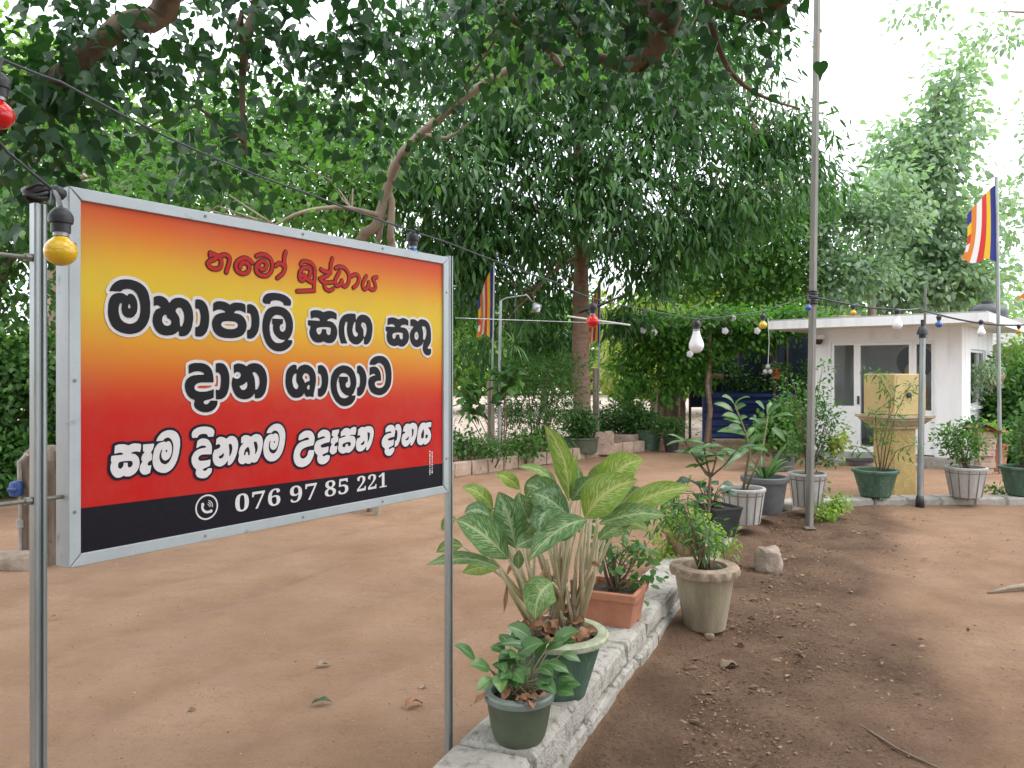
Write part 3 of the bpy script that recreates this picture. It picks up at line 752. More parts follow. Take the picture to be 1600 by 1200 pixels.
[10205,16236,10062,16239,9992,16234,9888,16218,9818,16196,9792,16171,9780,16131,9787,16081,9806,16046,9848,16026,9872,16026,9899,16046,9922,16084,9954,16156,9962,16167,10088,16168,10099,16156,10112,16081,10138,16044,10152,16033,10178,16025,10202,16025,10228,16032,10248,16051,10258,16081,10265,16191,10261,16206,10248,16223]],"mahapali_halo":[[5438,17177,5542,17163,5658,17137,5702,17120,5778,17082,5838,17038,5873,17001,5898,16956,5914,16896,5915,16866,5908,16831,5873,16746,5848,16725,5792,16712,5788,16706,5854,16636,5894,16576,5940,16476,5969,16361,5975,16316,5975,16206,5964,16126,5943,16041,5890,15926,5928,15898,5943,15871,5950,15831,5944,15766,5924,15716,5898,15676,5878,15649,5825,15596,5748,15543,5632,15489,5588,15476,5502,15460,5372,15459,5242,15486,5192,15505,5128,15541,5062,15589,5002,15649,4947,15726,4901,15816,4877,15876,4838,16008,4828,16003,4798,15946,4769,15906,4698,15834,4668,15813,4612,15786,4542,15769,4478,15770,4438,15779,4398,15795,4372,15816,4356,15861,4348,15870,4252,15820,4208,15804,4102,15780,4032,15770,3968,15764,3782,15764,3648,15785,3572,15810,3498,15854,3460,15886,3431,15921,3372,16009,3362,15999,3318,15911,3282,15864,3208,15806,3148,15780,3092,15769,3022,15769,2938,15788,2918,15799,2899,15821,2891,15841,2884,15891,2878,15898,2825,15841,2778,15806,2728,15781,2662,15765,2588,15759,2542,15766,2492,15788,2458,15815,2378,15786,2298,15770,2252,15764,2192,15764,2122,15775,2068,15789,2022,15805,1966,15836,1910,15891,1887,15921,1859,15966,1818,16050,1808,16044,1773,15991,1742,15954,1672,15884,1612,15841,1548,15808,1498,15791,1382,15769,1328,15764,1258,15769,1168,15786,1082,15811,988,15861,952,15884,895,15941,858,15995,812,16091,792,16161,776,16246,770,16321,775,16416,786,16501,802,16581,822,16641,849,16696,846,16706,822,16724,809,16746,804,16776,807,16801,836,16876,867,16936,892,16974,972,17052,1010,17076,1088,17114,1198,17143,1312,17154,1388,17148,1468,17133,1582,17097,1658,17060,1692,17037,1758,16979,1806,16911,1862,16790,1968,16828,2022,16839,2088,16839,2148,16827,2182,16815,2238,16787,2292,16745,2360,16786,2418,16812,2512,16833,2598,16834,2692,16812,2768,16778,2812,16748,2878,16686,2884,16696,2885,16736,2892,16771,2906,16796,2922,16810,2958,16822,3018,16834,3082,16834,3118,16827,3188,16805,3248,16768,3302,16712,3362,16617,3369,16626,3370,16676,3377,16711,3398,16744,3458,16787,3492,16805,3582,16828,3648,16834,3742,16828,3838,16807,3912,16777,3998,16813,4112,16834,4258,16833,4338,16817,4402,16793,4478,16817,4532,16823,4588,16812,4638,16795,4692,16767,4742,16729,4784,16681,4811,16641,4843,16571,4862,16505,4872,16495,4928,16603,4951,16636,5010,16706,5002,16713,4942,16726,4902,16746,4861,16786,4840,16826,4830,16876,4837,16921,4868,16994,4901,17041,4945,17086,4966,17101,5008,17125,5058,17143,5148,17163,5268,17179],
[5301,16821,5292,16825,5279,16821,5288,16818],
[7248,16817,7328,16808,7392,16792,7484,16756,7518,16738,7533,16721,7544,16696,7550,16666,7550,16586,7552,16577,7558,16574,7638,16663,7688,16702,7738,16730,7852,16768,7968,16788,8032,16794,8198,16794,8238,16787,8269,16766,8292,16724,8362,16757,8422,16777,8482,16789,8588,16788,8662,16772,8728,16750,8802,16712,8864,16661,8923,16576,8960,16496,8989,16371,8990,16296,8969,16136,8943,16021,8909,15936,8864,15866,8805,15801,8768,15771,8722,15749,8662,15735,8608,15735,8528,15753,8501,15771,8478,15809,8428,15778,8372,15751,8288,15730,8222,15724,8105,15746,8068,15760,7978,15807,7943,15761,7922,15751,7892,15745,7812,15744,7782,15739,7658,15739,7612,15746,7592,15756,7572,15776,7533,15881,7518,15907,7442,15824,7392,15786,7318,15751,7222,15734,7142,15734,7108,15740,6982,15775,6922,15751,6868,15740,6792,15734,6718,15740,6648,15756,6588,15783,6532,15819,6486,15866,6436,15946,6406,16026,6396,16076,6395,16116,6414,16196,6413,16206,6378,16223,6361,16236,6347,16261,6340,16296,6345,16331,6345,16421,6356,16466,6378,16492,6398,16502,6438,16511,6444,16521,6430,16666,6437,16706,6451,16731,6478,16753,6558,16782,6608,16797,6678,16809,6822,16808,6902,16793,6978,16769,7068,16797,7142,16813,7212,16819],
[11258,16792,11332,16777,11398,16757,11478,16720,11529,16686,11582,16634,11613,16591,11641,16536,11663,16476,11684,16386,11695,16311,11700,16251,11700,16081,11689,16011,11673,15946,11648,15896,11605,15836,11608,15831,11648,15822,11668,15811,11683,15796,11694,15771,11705,15701,11705,15631,11688,15566,11670,15536,11642,15509,11615,15491,11572,15471,11518,15455,11488,15449,11448,15449,11358,15471,11258,15521,11201,15576,11158,15650,11142,15691,11129,15751,11122,15759,11038,15731,10942,15714,10878,15715,10792,15731,10732,15755,10678,15789,10612,15849,10568,15910,10558,15908,10495,15836,10418,15776,10332,15731,10242,15710,10148,15710,10098,15721,10032,15748,9928,15725,9878,15719,9812,15725,9722,15741,9671,15756,9598,15794,9538,15849,9512,15880,9472,15961,9446,16066,9445,16131,9455,16191,9428,16214,9416,16231,9405,16291,9410,16391,9419,16431,9438,16458,9482,16477,9489,16486,9490,16646,9497,16681,9512,16708,9542,16727,9632,16757,9708,16773,9778,16778,9862,16774,9938,16763,10058,16732,10175,16771,10208,16778,10238,16784,10318,16784,10442,16757,10538,16715,10567,16741,10588,16752,10752,16779,10782,16778,10838,16767,10958,16724,11002,16755,11052,16777,11148,16794],
[3005,16451,2982,16448,2975,16436,2985,16301,2970,16166,2972,16159,2982,16155,2999,16161,3012,16181,3019,16206,3030,16286,3029,16381,3018,16431],
[2549,16441,2542,16441,2540,16431,2572,16385,2578,16381,2582,16386,2578,16401,2561,16431],
[4471,16431,4428,16433,4413,16426,4409,16416,4448,16356,4467,16316,4482,16279,4488,16282,4490,16306,4489,16386,4480,16421],
[7490,16421,7472,16423,7463,16416,7474,16396,7482,16389,7488,16392,7494,16411],
[11279,16406,11277,16391,11293,16341,11307,16266,11312,16261,11319,16271,11320,16301,11313,16351,11298,16386],
[10565,16401,10552,16404,10518,16391,10521,16381,10545,16356,10552,16351,10562,16351,10584,16376,10582,16391],
[8548,16401,8528,16402,8522,16391,8579,16321,8592,16303,8596,16306,8588,16351,8563,16391],
[5579,16211,5552,16208,5537,16196,5531,16176,5538,16153,5552,16148,5572,16166,5584,16196],
[10919,16206,10912,16211,10902,16208,10882,16171,10881,16146,10892,16112,10902,16108,10912,16114,10928,16146,10929,16181],
[4045,16191,3878,16194,3808,16188,3778,16183,3766,16176,3769,16166,3802,16154,3858,16144,3992,16145,4028,16151,4068,16166,4075,16176,4072,16183],
[7175,16186,7168,16190,7162,16186,7156,16156,7158,16138,7162,16132,7168,16132,7173,16141],
[2203,16181,2194,16181,2192,16176,2207,16151,2222,16145,2242,16145,2258,16152,2258,16165],
[6836,16166,6828,16171,6800,16161,6798,16151,6808,16133,6818,16126,6825,16131,6835,16151],
[10185,16156,10178,16153,10178,16144,10182,16140,10187,16151],
[5271,15911,5265,15911,5272,15896,5302,15870,5310,15871,5307,15876]],"dana_fill":[[9302,15477,9372,15467,9438,15445,9498,15412,9570,15356,9622,15302,9671,15226,9705,15141,9729,15051,9745,14956,9745,14786,9739,14726,9718,14621,9694,14556,9653,14486,9610,14431,9534,14361,9468,14320,9418,14296,9362,14276,9288,14259,9172,14259,9102,14270,9022,14289,8948,14316,8868,14361,8828,14399,8792,14451,8771,14491,8741,14581,8735,14611,8735,14686,8752,14751,8785,14796,8828,14825,8928,14857,8982,14868,9028,14870,9035,14876,9002,14912,8982,14922,8958,14924,8900,14911,8808,14870,8793,14871,8790,14886,8791,15106,8802,15118,8838,15126,8912,15143,8968,15146,9022,15143,9092,15125,9132,15102,9178,15064,9232,14993,9260,14936,9274,14881,9280,14836,9283,14711,9268,14704,9162,14704,9112,14698,9082,14690,9048,14672,9022,14651,9010,14626,9015,14581,9038,14544,9062,14519,9088,14506,9138,14490,9208,14479,9268,14485,9312,14496,9384,14531,9409,14556,9433,14591,9465,14666,9484,14746,9490,14836,9479,14931,9460,15011,9434,15086,9413,15126,9382,15169,9348,15197,9288,15233,9252,15247,9198,15259,9172,15258,9132,15247,9028,15195,8822,15194,8792,15200,8786,15206,8812,15296,8838,15337,8886,15381,8942,15418,9008,15447,9092,15468,9182,15479],
[4688,15212,4752,15203,4802,15187,4858,15160,4894,15136,4958,15071,4991,15021,5018,14961,5033,14906,5044,14841,5050,14786,5050,14716,5044,14656,5019,14531,4998,14466,4973,14416,4942,14374,4908,14339,4872,14314,4828,14296,4768,14284,4712,14286,4682,14295,4668,14305,4665,14411,4658,14423,4598,14349,4568,14326,4508,14296,4448,14280,4392,14274,4332,14274,4292,14280,4228,14296,4148,14336,4118,14359,4077,14401,4044,14451,4007,14531,3987,14601,3975,14671,3975,14706,3986,14786,3999,14831,4018,14852,4052,14826,4088,14811,4138,14804,4178,14815,4208,14834,4228,14856,4243,14891,4244,14911,4233,14941,4212,14964,4198,14975,4168,14983,4132,14984,4102,14977,4052,14935,4043,14936,4030,15116,4032,15157,4062,15175,4112,15194,4178,15204,4262,15193,4308,15182,4352,15163,4408,15129,4422,15136,4482,15180,4528,15197,4578,15208,4632,15214],
[3662,15207,3712,15197,3748,15183,3778,15163,3818,15116,3859,15046,3893,14951,3909,14871,3910,14706,3899,14616,3883,14536,3851,14446,3818,14390,3772,14344,3712,14308,3668,14295,3602,14294,3532,14294,3522,14301,3520,14531,3522,14542,3532,14546,3582,14527,3598,14526,3622,14544,3638,14571,3649,14611,3660,14691,3665,14796,3660,14866,3649,14906,3622,14948,3592,14967,3532,14969,3522,14976,3520,15176,3526,15191,3542,15198,3612,15209],
[3122,15202,3208,15187,3278,15158,3332,15123,3383,15071,3416,15016,3439,14946,3455,14861,3460,14791,3459,14726,3452,14720,3442,14719,3132,14724,3048,14712,2998,14692,2961,14661,2941,14621,2943,14576,2965,14541,2998,14523,3062,14505,3112,14499,3228,14499,3282,14505,3402,14531,3452,14558,3461,14556,3465,14541,3465,14361,3460,14336,3348,14301,3218,14277,3191,14256,3185,14236,3192,14216,3212,14196,3238,14186,3262,14184,3292,14191,3312,14205,3372,14272,3432,14274,3462,14269,3562,14267,3570,14251,3570,14191,3565,14171,3545,14131,3498,14069,3478,14051,3432,14023,3388,14006,3312,13989,3262,13986,3168,13995,3098,14016,3052,14036,2978,14089,2952,14121,2934,14156,2926,14196,2943,14281,2942,14296,2852,14335,2815,14361,2771,14406,2745,14441,2719,14491,2707,14526,2691,14586,2685,14631,2691,14701,2714,14771,2741,14811,2768,14838,2822,14872,2888,14895,2922,14903,3058,14914,3192,14914,3204,14921,3193,14951,3172,14967,3118,14987,3048,14999,2972,14993,2898,14978,2792,14934,2788,14938,2785,14951,2788,15148,2798,15157,2838,15177,2912,15198,2962,15204],
[6352,15187,6442,15167,6520,15131,6562,15103,6594,15076,6632,15028,6669,14961,6688,14911,6705,14831,6705,14701,6688,14611,6621,14356,6623,14276,6618,14273,6592,14275,6478,14294,6448,14292,6412,14276,6392,14279,6362,14291,6338,14310,6288,14381,6278,14386,6235,14326,6218,14311,6188,14296,6148,14281,6078,14265,5988,14264,5942,14270,5902,14281,5852,14306,5808,14339,5758,14389,5722,14435,5688,14505,5661,14591,5645,14711,5656,14881,5679,14986,5712,15046,5755,15096,5822,15147,5882,15172,5928,15183,5958,15184,6019,15166,6024,15156,6031,15046,6038,15036,6097,15111,6152,15148,6218,15172,6268,15183,6308,15189],
[6902,15177,6948,15165,7014,15126,7069,15071,7098,15026,7125,14966,7149,14881,7160,14806,7160,14736,7149,14641,7129,14551,7108,14486,7083,14431,7039,14366,6998,14324,6948,14295,6888,14273,6832,14270,6782,14286,6776,14296,6777,14506,6788,14513,6848,14518,6868,14534,6886,14561,6903,14606,6909,14636,6915,14681,6915,14756,6899,14856,6878,14902,6852,14924,6788,14934,6777,14941,6775,15141,6777,15156,6788,15163,6878,15178],
[8392,15172,8438,15158,8508,15117,8550,15076,8573,15046,8619,14971,8643,14906,8659,14836,8665,14771,8660,14676,8649,14616,8623,14526,8599,14466,8558,14391,8518,14339,8468,14296,8414,14266,8378,14256,8358,14255,8288,14269,8278,14276,8275,14286,8277,14501,8288,14512,8338,14521,8358,14541,8383,14606,8395,14691,8394,14776,8383,14841,8369,14886,8354,14911,8338,14927,8322,14933,8288,14936,8277,14946,8276,15141,8288,15155,8328,15167,8362,15174],
[7778,15172,7878,15158,7952,15137,8028,15102,8100,15046,8162,14972,8196,14911,8223,14836,8250,14706,8250,14631,8244,14596,8211,14491,8166,14401,8128,14340,8098,14311,8061,14291,8063,14286,8088,14279,8208,14276,8214,14266,8209,14226,8202,14191,8189,14161,8168,14129,8108,14069,8048,14026,8008,14006,7948,13986,7868,13970,7748,13969,7652,13991,7602,14013,7528,14061,7470,14106,7418,14159,7387,14196,7337,14271,7282,14386,7256,14476,7240,14611,7240,14661,7251,14771,7277,14871,7320,14956,7382,15031,7438,15077,7542,15132,7618,15157,7672,15168,7728,15174],
[4670,14971,4642,14976,4622,14973,4598,14962,4595,14951,4641,14861,4659,14806,4669,14756,4680,14656,4681,14526,4688,14520,4702,14519,4732,14526,4768,14561,4795,14611,4814,14676,4814,14761,4793,14841,4768,14886,4708,14953],
[7770,14946,7712,14948,7642,14930,7592,14892,7567,14861,7561,14846,7672,14839,7842,14839,7903,14831,7910,14816,7908,14701,7899,14691,7842,14659,7829,14641,7822,14616,7820,14581,7824,14566,7836,14546,7858,14526,7902,14510,7958,14526,7988,14556,8008,14606,8015,14651,8009,14711,7979,14811,7952,14852,7930,14876,7888,14907,7842,14930],
[6370,14941,6312,14943,6282,14928,6242,14876,6226,14831,6230,14806,6278,14746,6308,14684,6318,14677,6329,14681,6378,14710,6458,14724,6472,14734,6479,14746,6479,14801,6468,14851,6451,14891,6428,14917],
[6012,14941,5962,14927,5938,14909,5915,14881,5887,14826,5875,14756,5881,14691,5907,14596,5926,14561,5976,14516,6012,14504,6028,14506,6048,14516,6076,14546,6090,14591,6083,14621,6042,14666,6017,14716,6010,14761,6010,14846,6020,14926,6018,14936],
[7558,14836,7552,14838,7542,14826,7502,14746,7481,14676,7471,14596,7482,14501,7497,14446,7516,14396,7547,14336,7578,14290,7615,14251,7642,14233,7688,14216,7752,14204,7792,14205,7850,14216,7918,14238,7942,14255,7950,14266,7942,14273,7838,14296,7782,14323,7712,14369,7672,14406,7652,14431,7611,14506,7593,14556,7582,14651,7556,14681],
[4419,14726,4408,14726,4378,14694,4318,14655,4210,14621,4207,14611,4216,14586,4252,14539,4282,14521,4332,14515,4372,14529,4412,14564,4433,14601,4445,14656,4438,14691],
[6464,14621,6452,14623,6432,14612,6388,14566,6384,14551,6387,14531,6410,14496,6428,14486,6448,14484,6458,14487,6468,14501,6480,14571,6473,14611]],"dana_halo":[[9302,15552,9418,15532,9500,15496,9542,15472,9602,15428,9679,15351,9734,15266,9773,15171,9799,15076,9820,14956,9820,14786,9814,14726,9788,14596,9768,14541,9744,14491,9713,14441,9674,14391,9610,14326,9532,14271,9442,14226,9348,14196,9272,14184,9168,14185,9078,14200,8978,14226,8912,14250,8852,14281,8818,14304,8762,14360,8732,14406,8698,14473,8688,14477,8618,14345,8575,14291,8512,14236,8438,14196,8372,14180,8282,14192,8249,14116,8229,14086,8152,14009,8122,13986,8088,13963,8028,13934,7952,13911,7858,13894,7748,13894,7642,13916,7558,13953,7458,14019,7352,14119,7292,14201,7246,14281,7224,14331,7182,14451,7172,14446,7118,14345,7098,14319,7045,14266,6972,14225,6902,14201,6852,14194,6802,14201,6738,14223,6708,14252,6702,14251,6688,14226,6672,14211,6652,14201,6628,14196,6478,14219,6408,14201,6342,14218,6278,14258,6172,14211,6078,14190,6048,14189,5968,14190,5892,14206,5812,14243,5762,14279,5696,14346,5647,14416,5617,14481,5591,14566,5576,14646,5570,14751,5586,14916,5607,15006,5642,15076,5680,15126,5712,15158,5761,15196,5818,15227,5898,15252,5958,15259,6048,15237,6098,15204,6192,15242,6268,15258,6322,15264,6382,15258,6468,15237,6572,15187,6640,15136,6692,15079,6699,15086,6700,15151,6707,15186,6718,15207,6732,15222,6758,15233,6882,15254,6948,15243,7018,15213,7058,15187,7128,15119,7179,15031,7212,14941,7218,14936,7228,14945,7286,15036,7330,15086,7371,15121,7422,15155,7508,15198,7592,15227,7672,15243,7762,15249,7852,15238,7948,15217,8008,15195,8072,15162,8138,15113,8192,15060,8200,15071,8200,15141,8206,15171,8225,15206,8252,15222,8302,15237,8358,15248,8382,15249,8458,15230,8522,15197,8560,15171,8612,15119,8633,15091,8671,15031,8708,14960,8712,14963,8714,14976,8715,15101,8723,15146,8711,15181,8711,15221,8746,15331,8777,15381,8802,15409,8888,15472,8962,15510,8998,15522,9092,15543,9182,15554],
[4688,15287,4778,15273,4828,15257,4902,15220,4942,15193,5014,15121,5048,15071,5078,15011,5098,14951,5114,14876,5125,14781,5120,14661,5103,14566,5070,14446,5038,14379,5009,14336,4949,14276,4908,14248,4868,14231,4772,14210,4722,14209,4672,14219,4632,14235,4602,14254,4518,14221,4448,14205,4392,14199,4332,14199,4292,14205,4218,14221,4178,14236,4118,14266,4081,14291,4018,14355,3948,14472,3938,14463,3904,14386,3878,14346,3818,14284,3782,14261,3734,14236,3658,14218,3648,14212,3633,14141,3588,14061,3528,13994,3462,13955,3412,13936,3318,13915,3262,13911,3202,13914,3138,13926,3072,13946,3018,13970,2972,13997,2916,14046,2892,14076,2866,14126,2851,14191,2857,14241,2852,14251,2775,14296,2712,14359,2682,14401,2647,14471,2616,14586,2610,14656,2630,14761,2657,14821,2681,14856,2716,14896,2710,14946,2710,15141,2719,15181,2742,15211,2838,15257,2912,15273,2962,15279,3118,15278,3212,15262,3272,15243,3372,15187,3438,15129,3444,15136,3445,15181,3452,15216,3462,15237,3478,15252,3502,15264,3542,15273,3612,15284,3658,15283,3738,15267,3792,15243,3825,15221,3859,15186,3898,15131,3952,15019,3958,15022,3960,15051,3955,15151,3966,15196,3988,15222,4068,15257,4102,15268,4168,15279,4228,15274,4332,15252,4402,15222,4472,15257,4522,15272,4632,15289],
[9210,15181,9178,15183,9168,15176,9168,15171,9235,15111,9282,15052,9324,14976,9335,14946,9355,14836,9359,14711,9353,14681,9343,14661,9328,14646,9308,14636,9272,14629,9158,14629,9100,14616,9091,14606,9092,14596,9108,14580,9122,14572,9162,14560,9222,14554,9288,14566,9322,14581,9349,14601,9373,14636,9395,14691,9409,14746,9415,14806,9409,14901,9393,14976,9366,15056,9350,15086,9322,15122,9265,15161],
[4159,14906,4142,14909,4128,14903,4117,14891,4119,14881,4132,14879,4148,14884,4162,14896],
[3569,14891,3538,14893,3527,14886,3535,14796,3535,14726,3528,14691,3518,14671,3503,14656,3479,14641,3480,14636,3500,14626,3568,14616,3578,14636,3590,14801,3584,14866],
[6359,14866,6328,14866,6308,14836,6311,14826,6342,14786,6352,14782,6392,14790,6403,14801,6388,14851],
[6804,14856,6788,14858,6778,14851,6780,14701,6761,14601,6768,14587,6792,14589,6812,14592,6822,14601,6834,14636,6840,14681,6840,14771,6834,14811,6823,14846],
[3280,14646,3128,14649,3072,14642,3034,14626,3021,14616,3017,14606,3020,14596,3028,14591,3102,14575,3168,14574,3232,14574,3342,14591,3382,14603,3436,14636,3432,14641,3418,14643],
[7928,14616,7906,14611,7898,14602,7898,14595,7908,14588,7918,14591,7928,14602]],"daily_fill":[[3218,13637,3292,13628,3372,13607,3428,13577,3455,13551,3475,13521,3480,13486,3478,13461,3455,13386,3448,13377,3432,13374,3312,13379,3302,13386,3289,13426,3268,13445,3202,13463,3135,13461,3088,13452,3058,13437,3012,13380,2892,13379,2879,13391,2865,13441,2866,13476,2881,13521,2901,13551,2922,13573,2998,13614,3048,13628,3128,13639],
[2328,13607,2368,13597,2418,13578,2459,13551,2488,13524,2511,13491,2538,13436,2553,13386,2559,13346,2560,13216,2528,13026,2488,12886,2428,12771,2399,12731,2355,12686,2272,12633,2222,12616,2172,12609,2092,12621,2018,12651,1982,12674,1941,12716,1919,12746,1897,12791,1886,12826,1875,12896,1875,12966,1886,13056,1915,13171,1929,13206,1958,13252,1985,13286,2022,13314,2052,13327,2122,13343,2182,13343,2212,13325,2248,13348,2282,13347,2308,13327,2336,13276,2349,13236,2355,13181,2355,13121,2344,13061,2316,12986,2299,12961,2268,12931,2238,12913,2198,12900,2172,12901,2152,12911,2121,12941,2104,12966,2091,13006,2090,13071,2115,13156,2108,13163,2098,13162,2078,13142,2046,13051,2040,13011,2041,12961,2062,12891,2086,12856,2122,12830,2178,12810,2222,12818,2275,12851,2323,12916,2343,12956,2368,13026,2389,13126,2390,13241,2383,13281,2364,13336,2334,13386,2298,13419,2258,13437,2232,13437,2188,13422,2162,13406,2138,13379,2122,13370,1982,13369,1967,13376,1991,13436,2022,13482,2082,13544,2108,13562,2148,13582,2218,13603,2258,13609],
[5392,13587,5442,13577,5492,13555,5522,13533,5560,13496,5583,13466,5609,13421,5634,13336,5640,13291,5640,13206,5618,13046,5603,12981,5573,12886,5534,12801,5510,12761,5464,12701,5435,12671,5358,12620,5302,12601,5252,12590,5162,12591,5112,12606,5082,12621,5048,12644,5011,12681,4972,12736,4957,12766,4941,12816,4930,12886,4930,12996,4936,13046,4955,13131,4971,13171,5002,13226,5027,13256,5061,13281,5102,13302,5152,13318,5188,13324,5258,13314,5298,13333,5322,13333,5368,13312,5388,13292,5403,13266,5419,13206,5420,13141,5414,13096,5391,13011,5372,12975,5339,12931,5308,12908,5278,12896,5238,12894,5218,12898,5198,12909,5162,12946,5149,12966,5141,12991,5140,13051,5148,13096,5168,13137,5162,13143,5142,13139,5124,13121,5106,13051,5100,12996,5106,12936,5116,12896,5132,12861,5155,12836,5182,12816,5212,12801,5232,12795,5258,12795,5302,12811,5344,12846,5381,12906,5420,13001,5449,13116,5455,13201,5438,13291,5423,13326,5392,13369,5355,13396,5318,13408,5278,13409,5252,13402,5232,13391,5198,13361,5182,13355,5048,13354,5032,13361,5061,13426,5081,13456,5122,13498,5178,13537,5238,13567,5292,13582,5338,13589],
[1172,13362,1228,13352,1308,13323,1372,13348,1442,13359,1542,13347,1592,13332,1599,13321,1600,13266,1594,13221,1578,13156,1562,13154,1508,13173,1442,13174,1392,13162,1378,13153,1368,13141,1378,13130,1428,13123,1462,13112,1515,13066,1538,13034,1554,12991,1565,12931,1564,12871,1548,12801,1512,12735,1478,12696,1448,12671,1412,12650,1372,12634,1338,12625,1308,12624,1252,12629,1198,12652,1138,12626,1102,12620,1062,12620,1028,12630,998,12649,957,12691,919,12756,901,12816,900,12881,906,12921,928,12981,926,12991,912,13005,910,13016,922,13112,932,13118,998,13124,1132,13124,1178,13129,1188,13136,1183,13151,1168,13166,1132,13178,1088,13179,1008,13164,993,13166,990,13201,1002,13331,1012,13342,1082,13363],
[4732,13352,4762,13347,4802,13333,4838,13312,4862,13291,4878,13271,4898,13231,4915,13156,4915,13096,4909,13051,4888,12946,4843,12816,4788,12706,4748,12651,4728,12634,4708,12624,4668,12615,4618,12611,4588,12633,4532,12606,4498,12594,4448,12601,4378,12629,4322,12605,4268,12609,4232,12620,4202,12642,4176,12681,4165,12721,4167,12761,4189,12826,4180,12911,4202,13001,4219,13041,4246,13081,4318,13146,4312,13150,4262,13145,4252,13151,4250,13241,4258,13298,4322,13337,4378,13349,4422,13343,4478,13329,4502,13317,4528,13296,4542,13291,4632,13340,4692,13353],
[3998,13352,4032,13342,4062,13327,4085,13311,4113,13281,4136,13241,4153,13191,4165,13116,4154,13026,4133,12936,4101,12846,4053,12751,4014,12696,3972,12654,3948,12636,3922,12625,3872,12618,3862,12622,3860,12666,3865,12721,3862,12733,3858,12736,3784,12661,3702,12621,3638,12609,3598,12616,3548,12634,3510,12656,3472,12701,3445,12766,3435,12816,3436,12926,3447,12966,3480,13036,3492,13043,3532,13046,3598,13068,3630,13086,3644,13111,3645,13146,3638,13158,3622,13170,3578,13179,3538,13160,3528,13162,3525,13181,3538,13306,3602,13347,3628,13354,3668,13354,3738,13337,3818,13292,3888,13339,3908,13347,3932,13354],
[3188,13347,3242,13337,3302,13312,3332,13287,3382,13214,3403,13156,3410,13116,3410,13026,3398,12946,3382,12940,3222,12954,3158,12954,3118,12947,3072,12927,3051,12906,3041,12886,3041,12856,3052,12831,3068,12816,3092,12806,3128,12800,3258,12799,3358,12812,3368,12807,3370,12776,3358,12661,3348,12654,3188,12607,3167,12596,3161,12581,3178,12555,3212,12544,3262,12556,3297,12591,3312,12598,3358,12599,3403,12591,3409,12581,3410,12551,3403,12511,3388,12481,3352,12439,3282,12386,3222,12369,3162,12369,3122,12376,3072,12391,3028,12414,3002,12436,2972,12496,2970,12536,2984,12591,2982,12611,2935,12651,2912,12681,2878,12745,2861,12801,2860,12886,2872,12931,2912,13001,2958,13048,3008,13078,3048,13092,3122,13108,3222,13115,3248,13120,3252,13126,3249,13141,3238,13157,3212,13167,3178,13174,3118,13172,3068,13157,3002,13128,2992,13127,2989,13131,3001,13216,3019,13296,3088,13337,3142,13349],
[8182,13337,8208,13332,8222,13323,8234,13306,8240,13286,8240,13231,8234,13201,8202,13106,8182,13099,8098,13109,8018,13109,7973,13091,7982,13085,8072,13078,8128,13065,8165,13041,8196,12996,8208,12961,8214,12916,8209,12861,8186,12781,8168,12746,8139,12706,8080,12646,8042,12621,8008,12604,7938,12585,7902,12585,7838,12602,7748,12580,7718,12579,7658,12591,7622,12603,7600,12616,7575,12636,7552,12666,7532,12701,7520,12746,7527,12786,7554,12866,7553,12881,7541,12911,7558,13021,7578,13033,7808,13075,7820,13081,7821,13086,7798,13105,7762,13114,7708,13103,7648,13085,7635,13086,7630,13106,7630,13206,7634,13221,7732,13297,7782,13317,7832,13324,7908,13318,7938,13308,7982,13276,7992,13274,8042,13307,8078,13324,8118,13333],
[6442,13337,6518,13317,6552,13297,6594,13256,6624,13211,6648,13151,6655,13106,6644,13011,6630,12961,6610,12916,6598,12908,6412,12888,6328,12872,6248,12845,6198,12813,6178,12792,6157,12761,6135,12691,6136,12666,6144,12641,6157,12616,6178,12591,6212,12571,6258,12564,6302,12576,6348,12601,6378,12627,6400,12656,6426,12746,6438,12764,6458,12781,6488,12784,6612,12773,6638,12767,6642,12771,6641,12861,6662,12931,6696,12986,6732,13017,6768,13034,6838,13052,7034,13091,7037,13101,7020,13121,6982,13139,6922,13133,6788,13104,6778,13103,6771,13111,6770,13211,6778,13228,6842,13282,6888,13308,6938,13322,6988,13329,7052,13322,7128,13297,7168,13273,7203,13236,7219,13196,7230,13131,7229,13076,7209,12981,7202,12964,7188,12956,7028,12938,6922,12912,6882,12893,6873,12881,6871,12866,6878,12850,6894,12831,6912,12821,6938,12815,7018,12814,7152,12833,7162,12831,7165,12801,7149,12681,7142,12672,7128,12667,6978,12630,6948,12617,6938,12606,6937,12596,6946,12581,6972,12565,7008,12566,7092,12593,7192,12573,7208,12561,7204,12501,7198,12476,7191,12456,7174,12431,7142,12406,7092,12375,7062,12361,6998,12341,6928,12339,6878,12349,6828,12370,6798,12391,6767,12431,6746,12486,6746,12526,6766,12606,6681,12691,6648,12751,6642,12752,6636,12736,6629,12671,6618,12626,6578,12541,6525,12466,6478,12419,6438,12393,6382,12366,6338,12351,6258,12335,6212,12334,6142,12345,6088,12361,6052,12376,6010,12406,5972,12451,5939,12511,5921,12576,5916,12631,5921,12696,5942,12791,5954,12826,5988,12893,6018,12934,6070,12986,6122,13017,6162,13032,6248,13053,6448,13080,6455,13086,6446,13116,6432,13133,6408,13142,6382,13144,6302,13132,6208,13100,6118,13085,6098,13086,6091,13096,6090,13146,6104,13206,6128,13238,6161,13266,6242,13312,6288,13327,6342,13338],
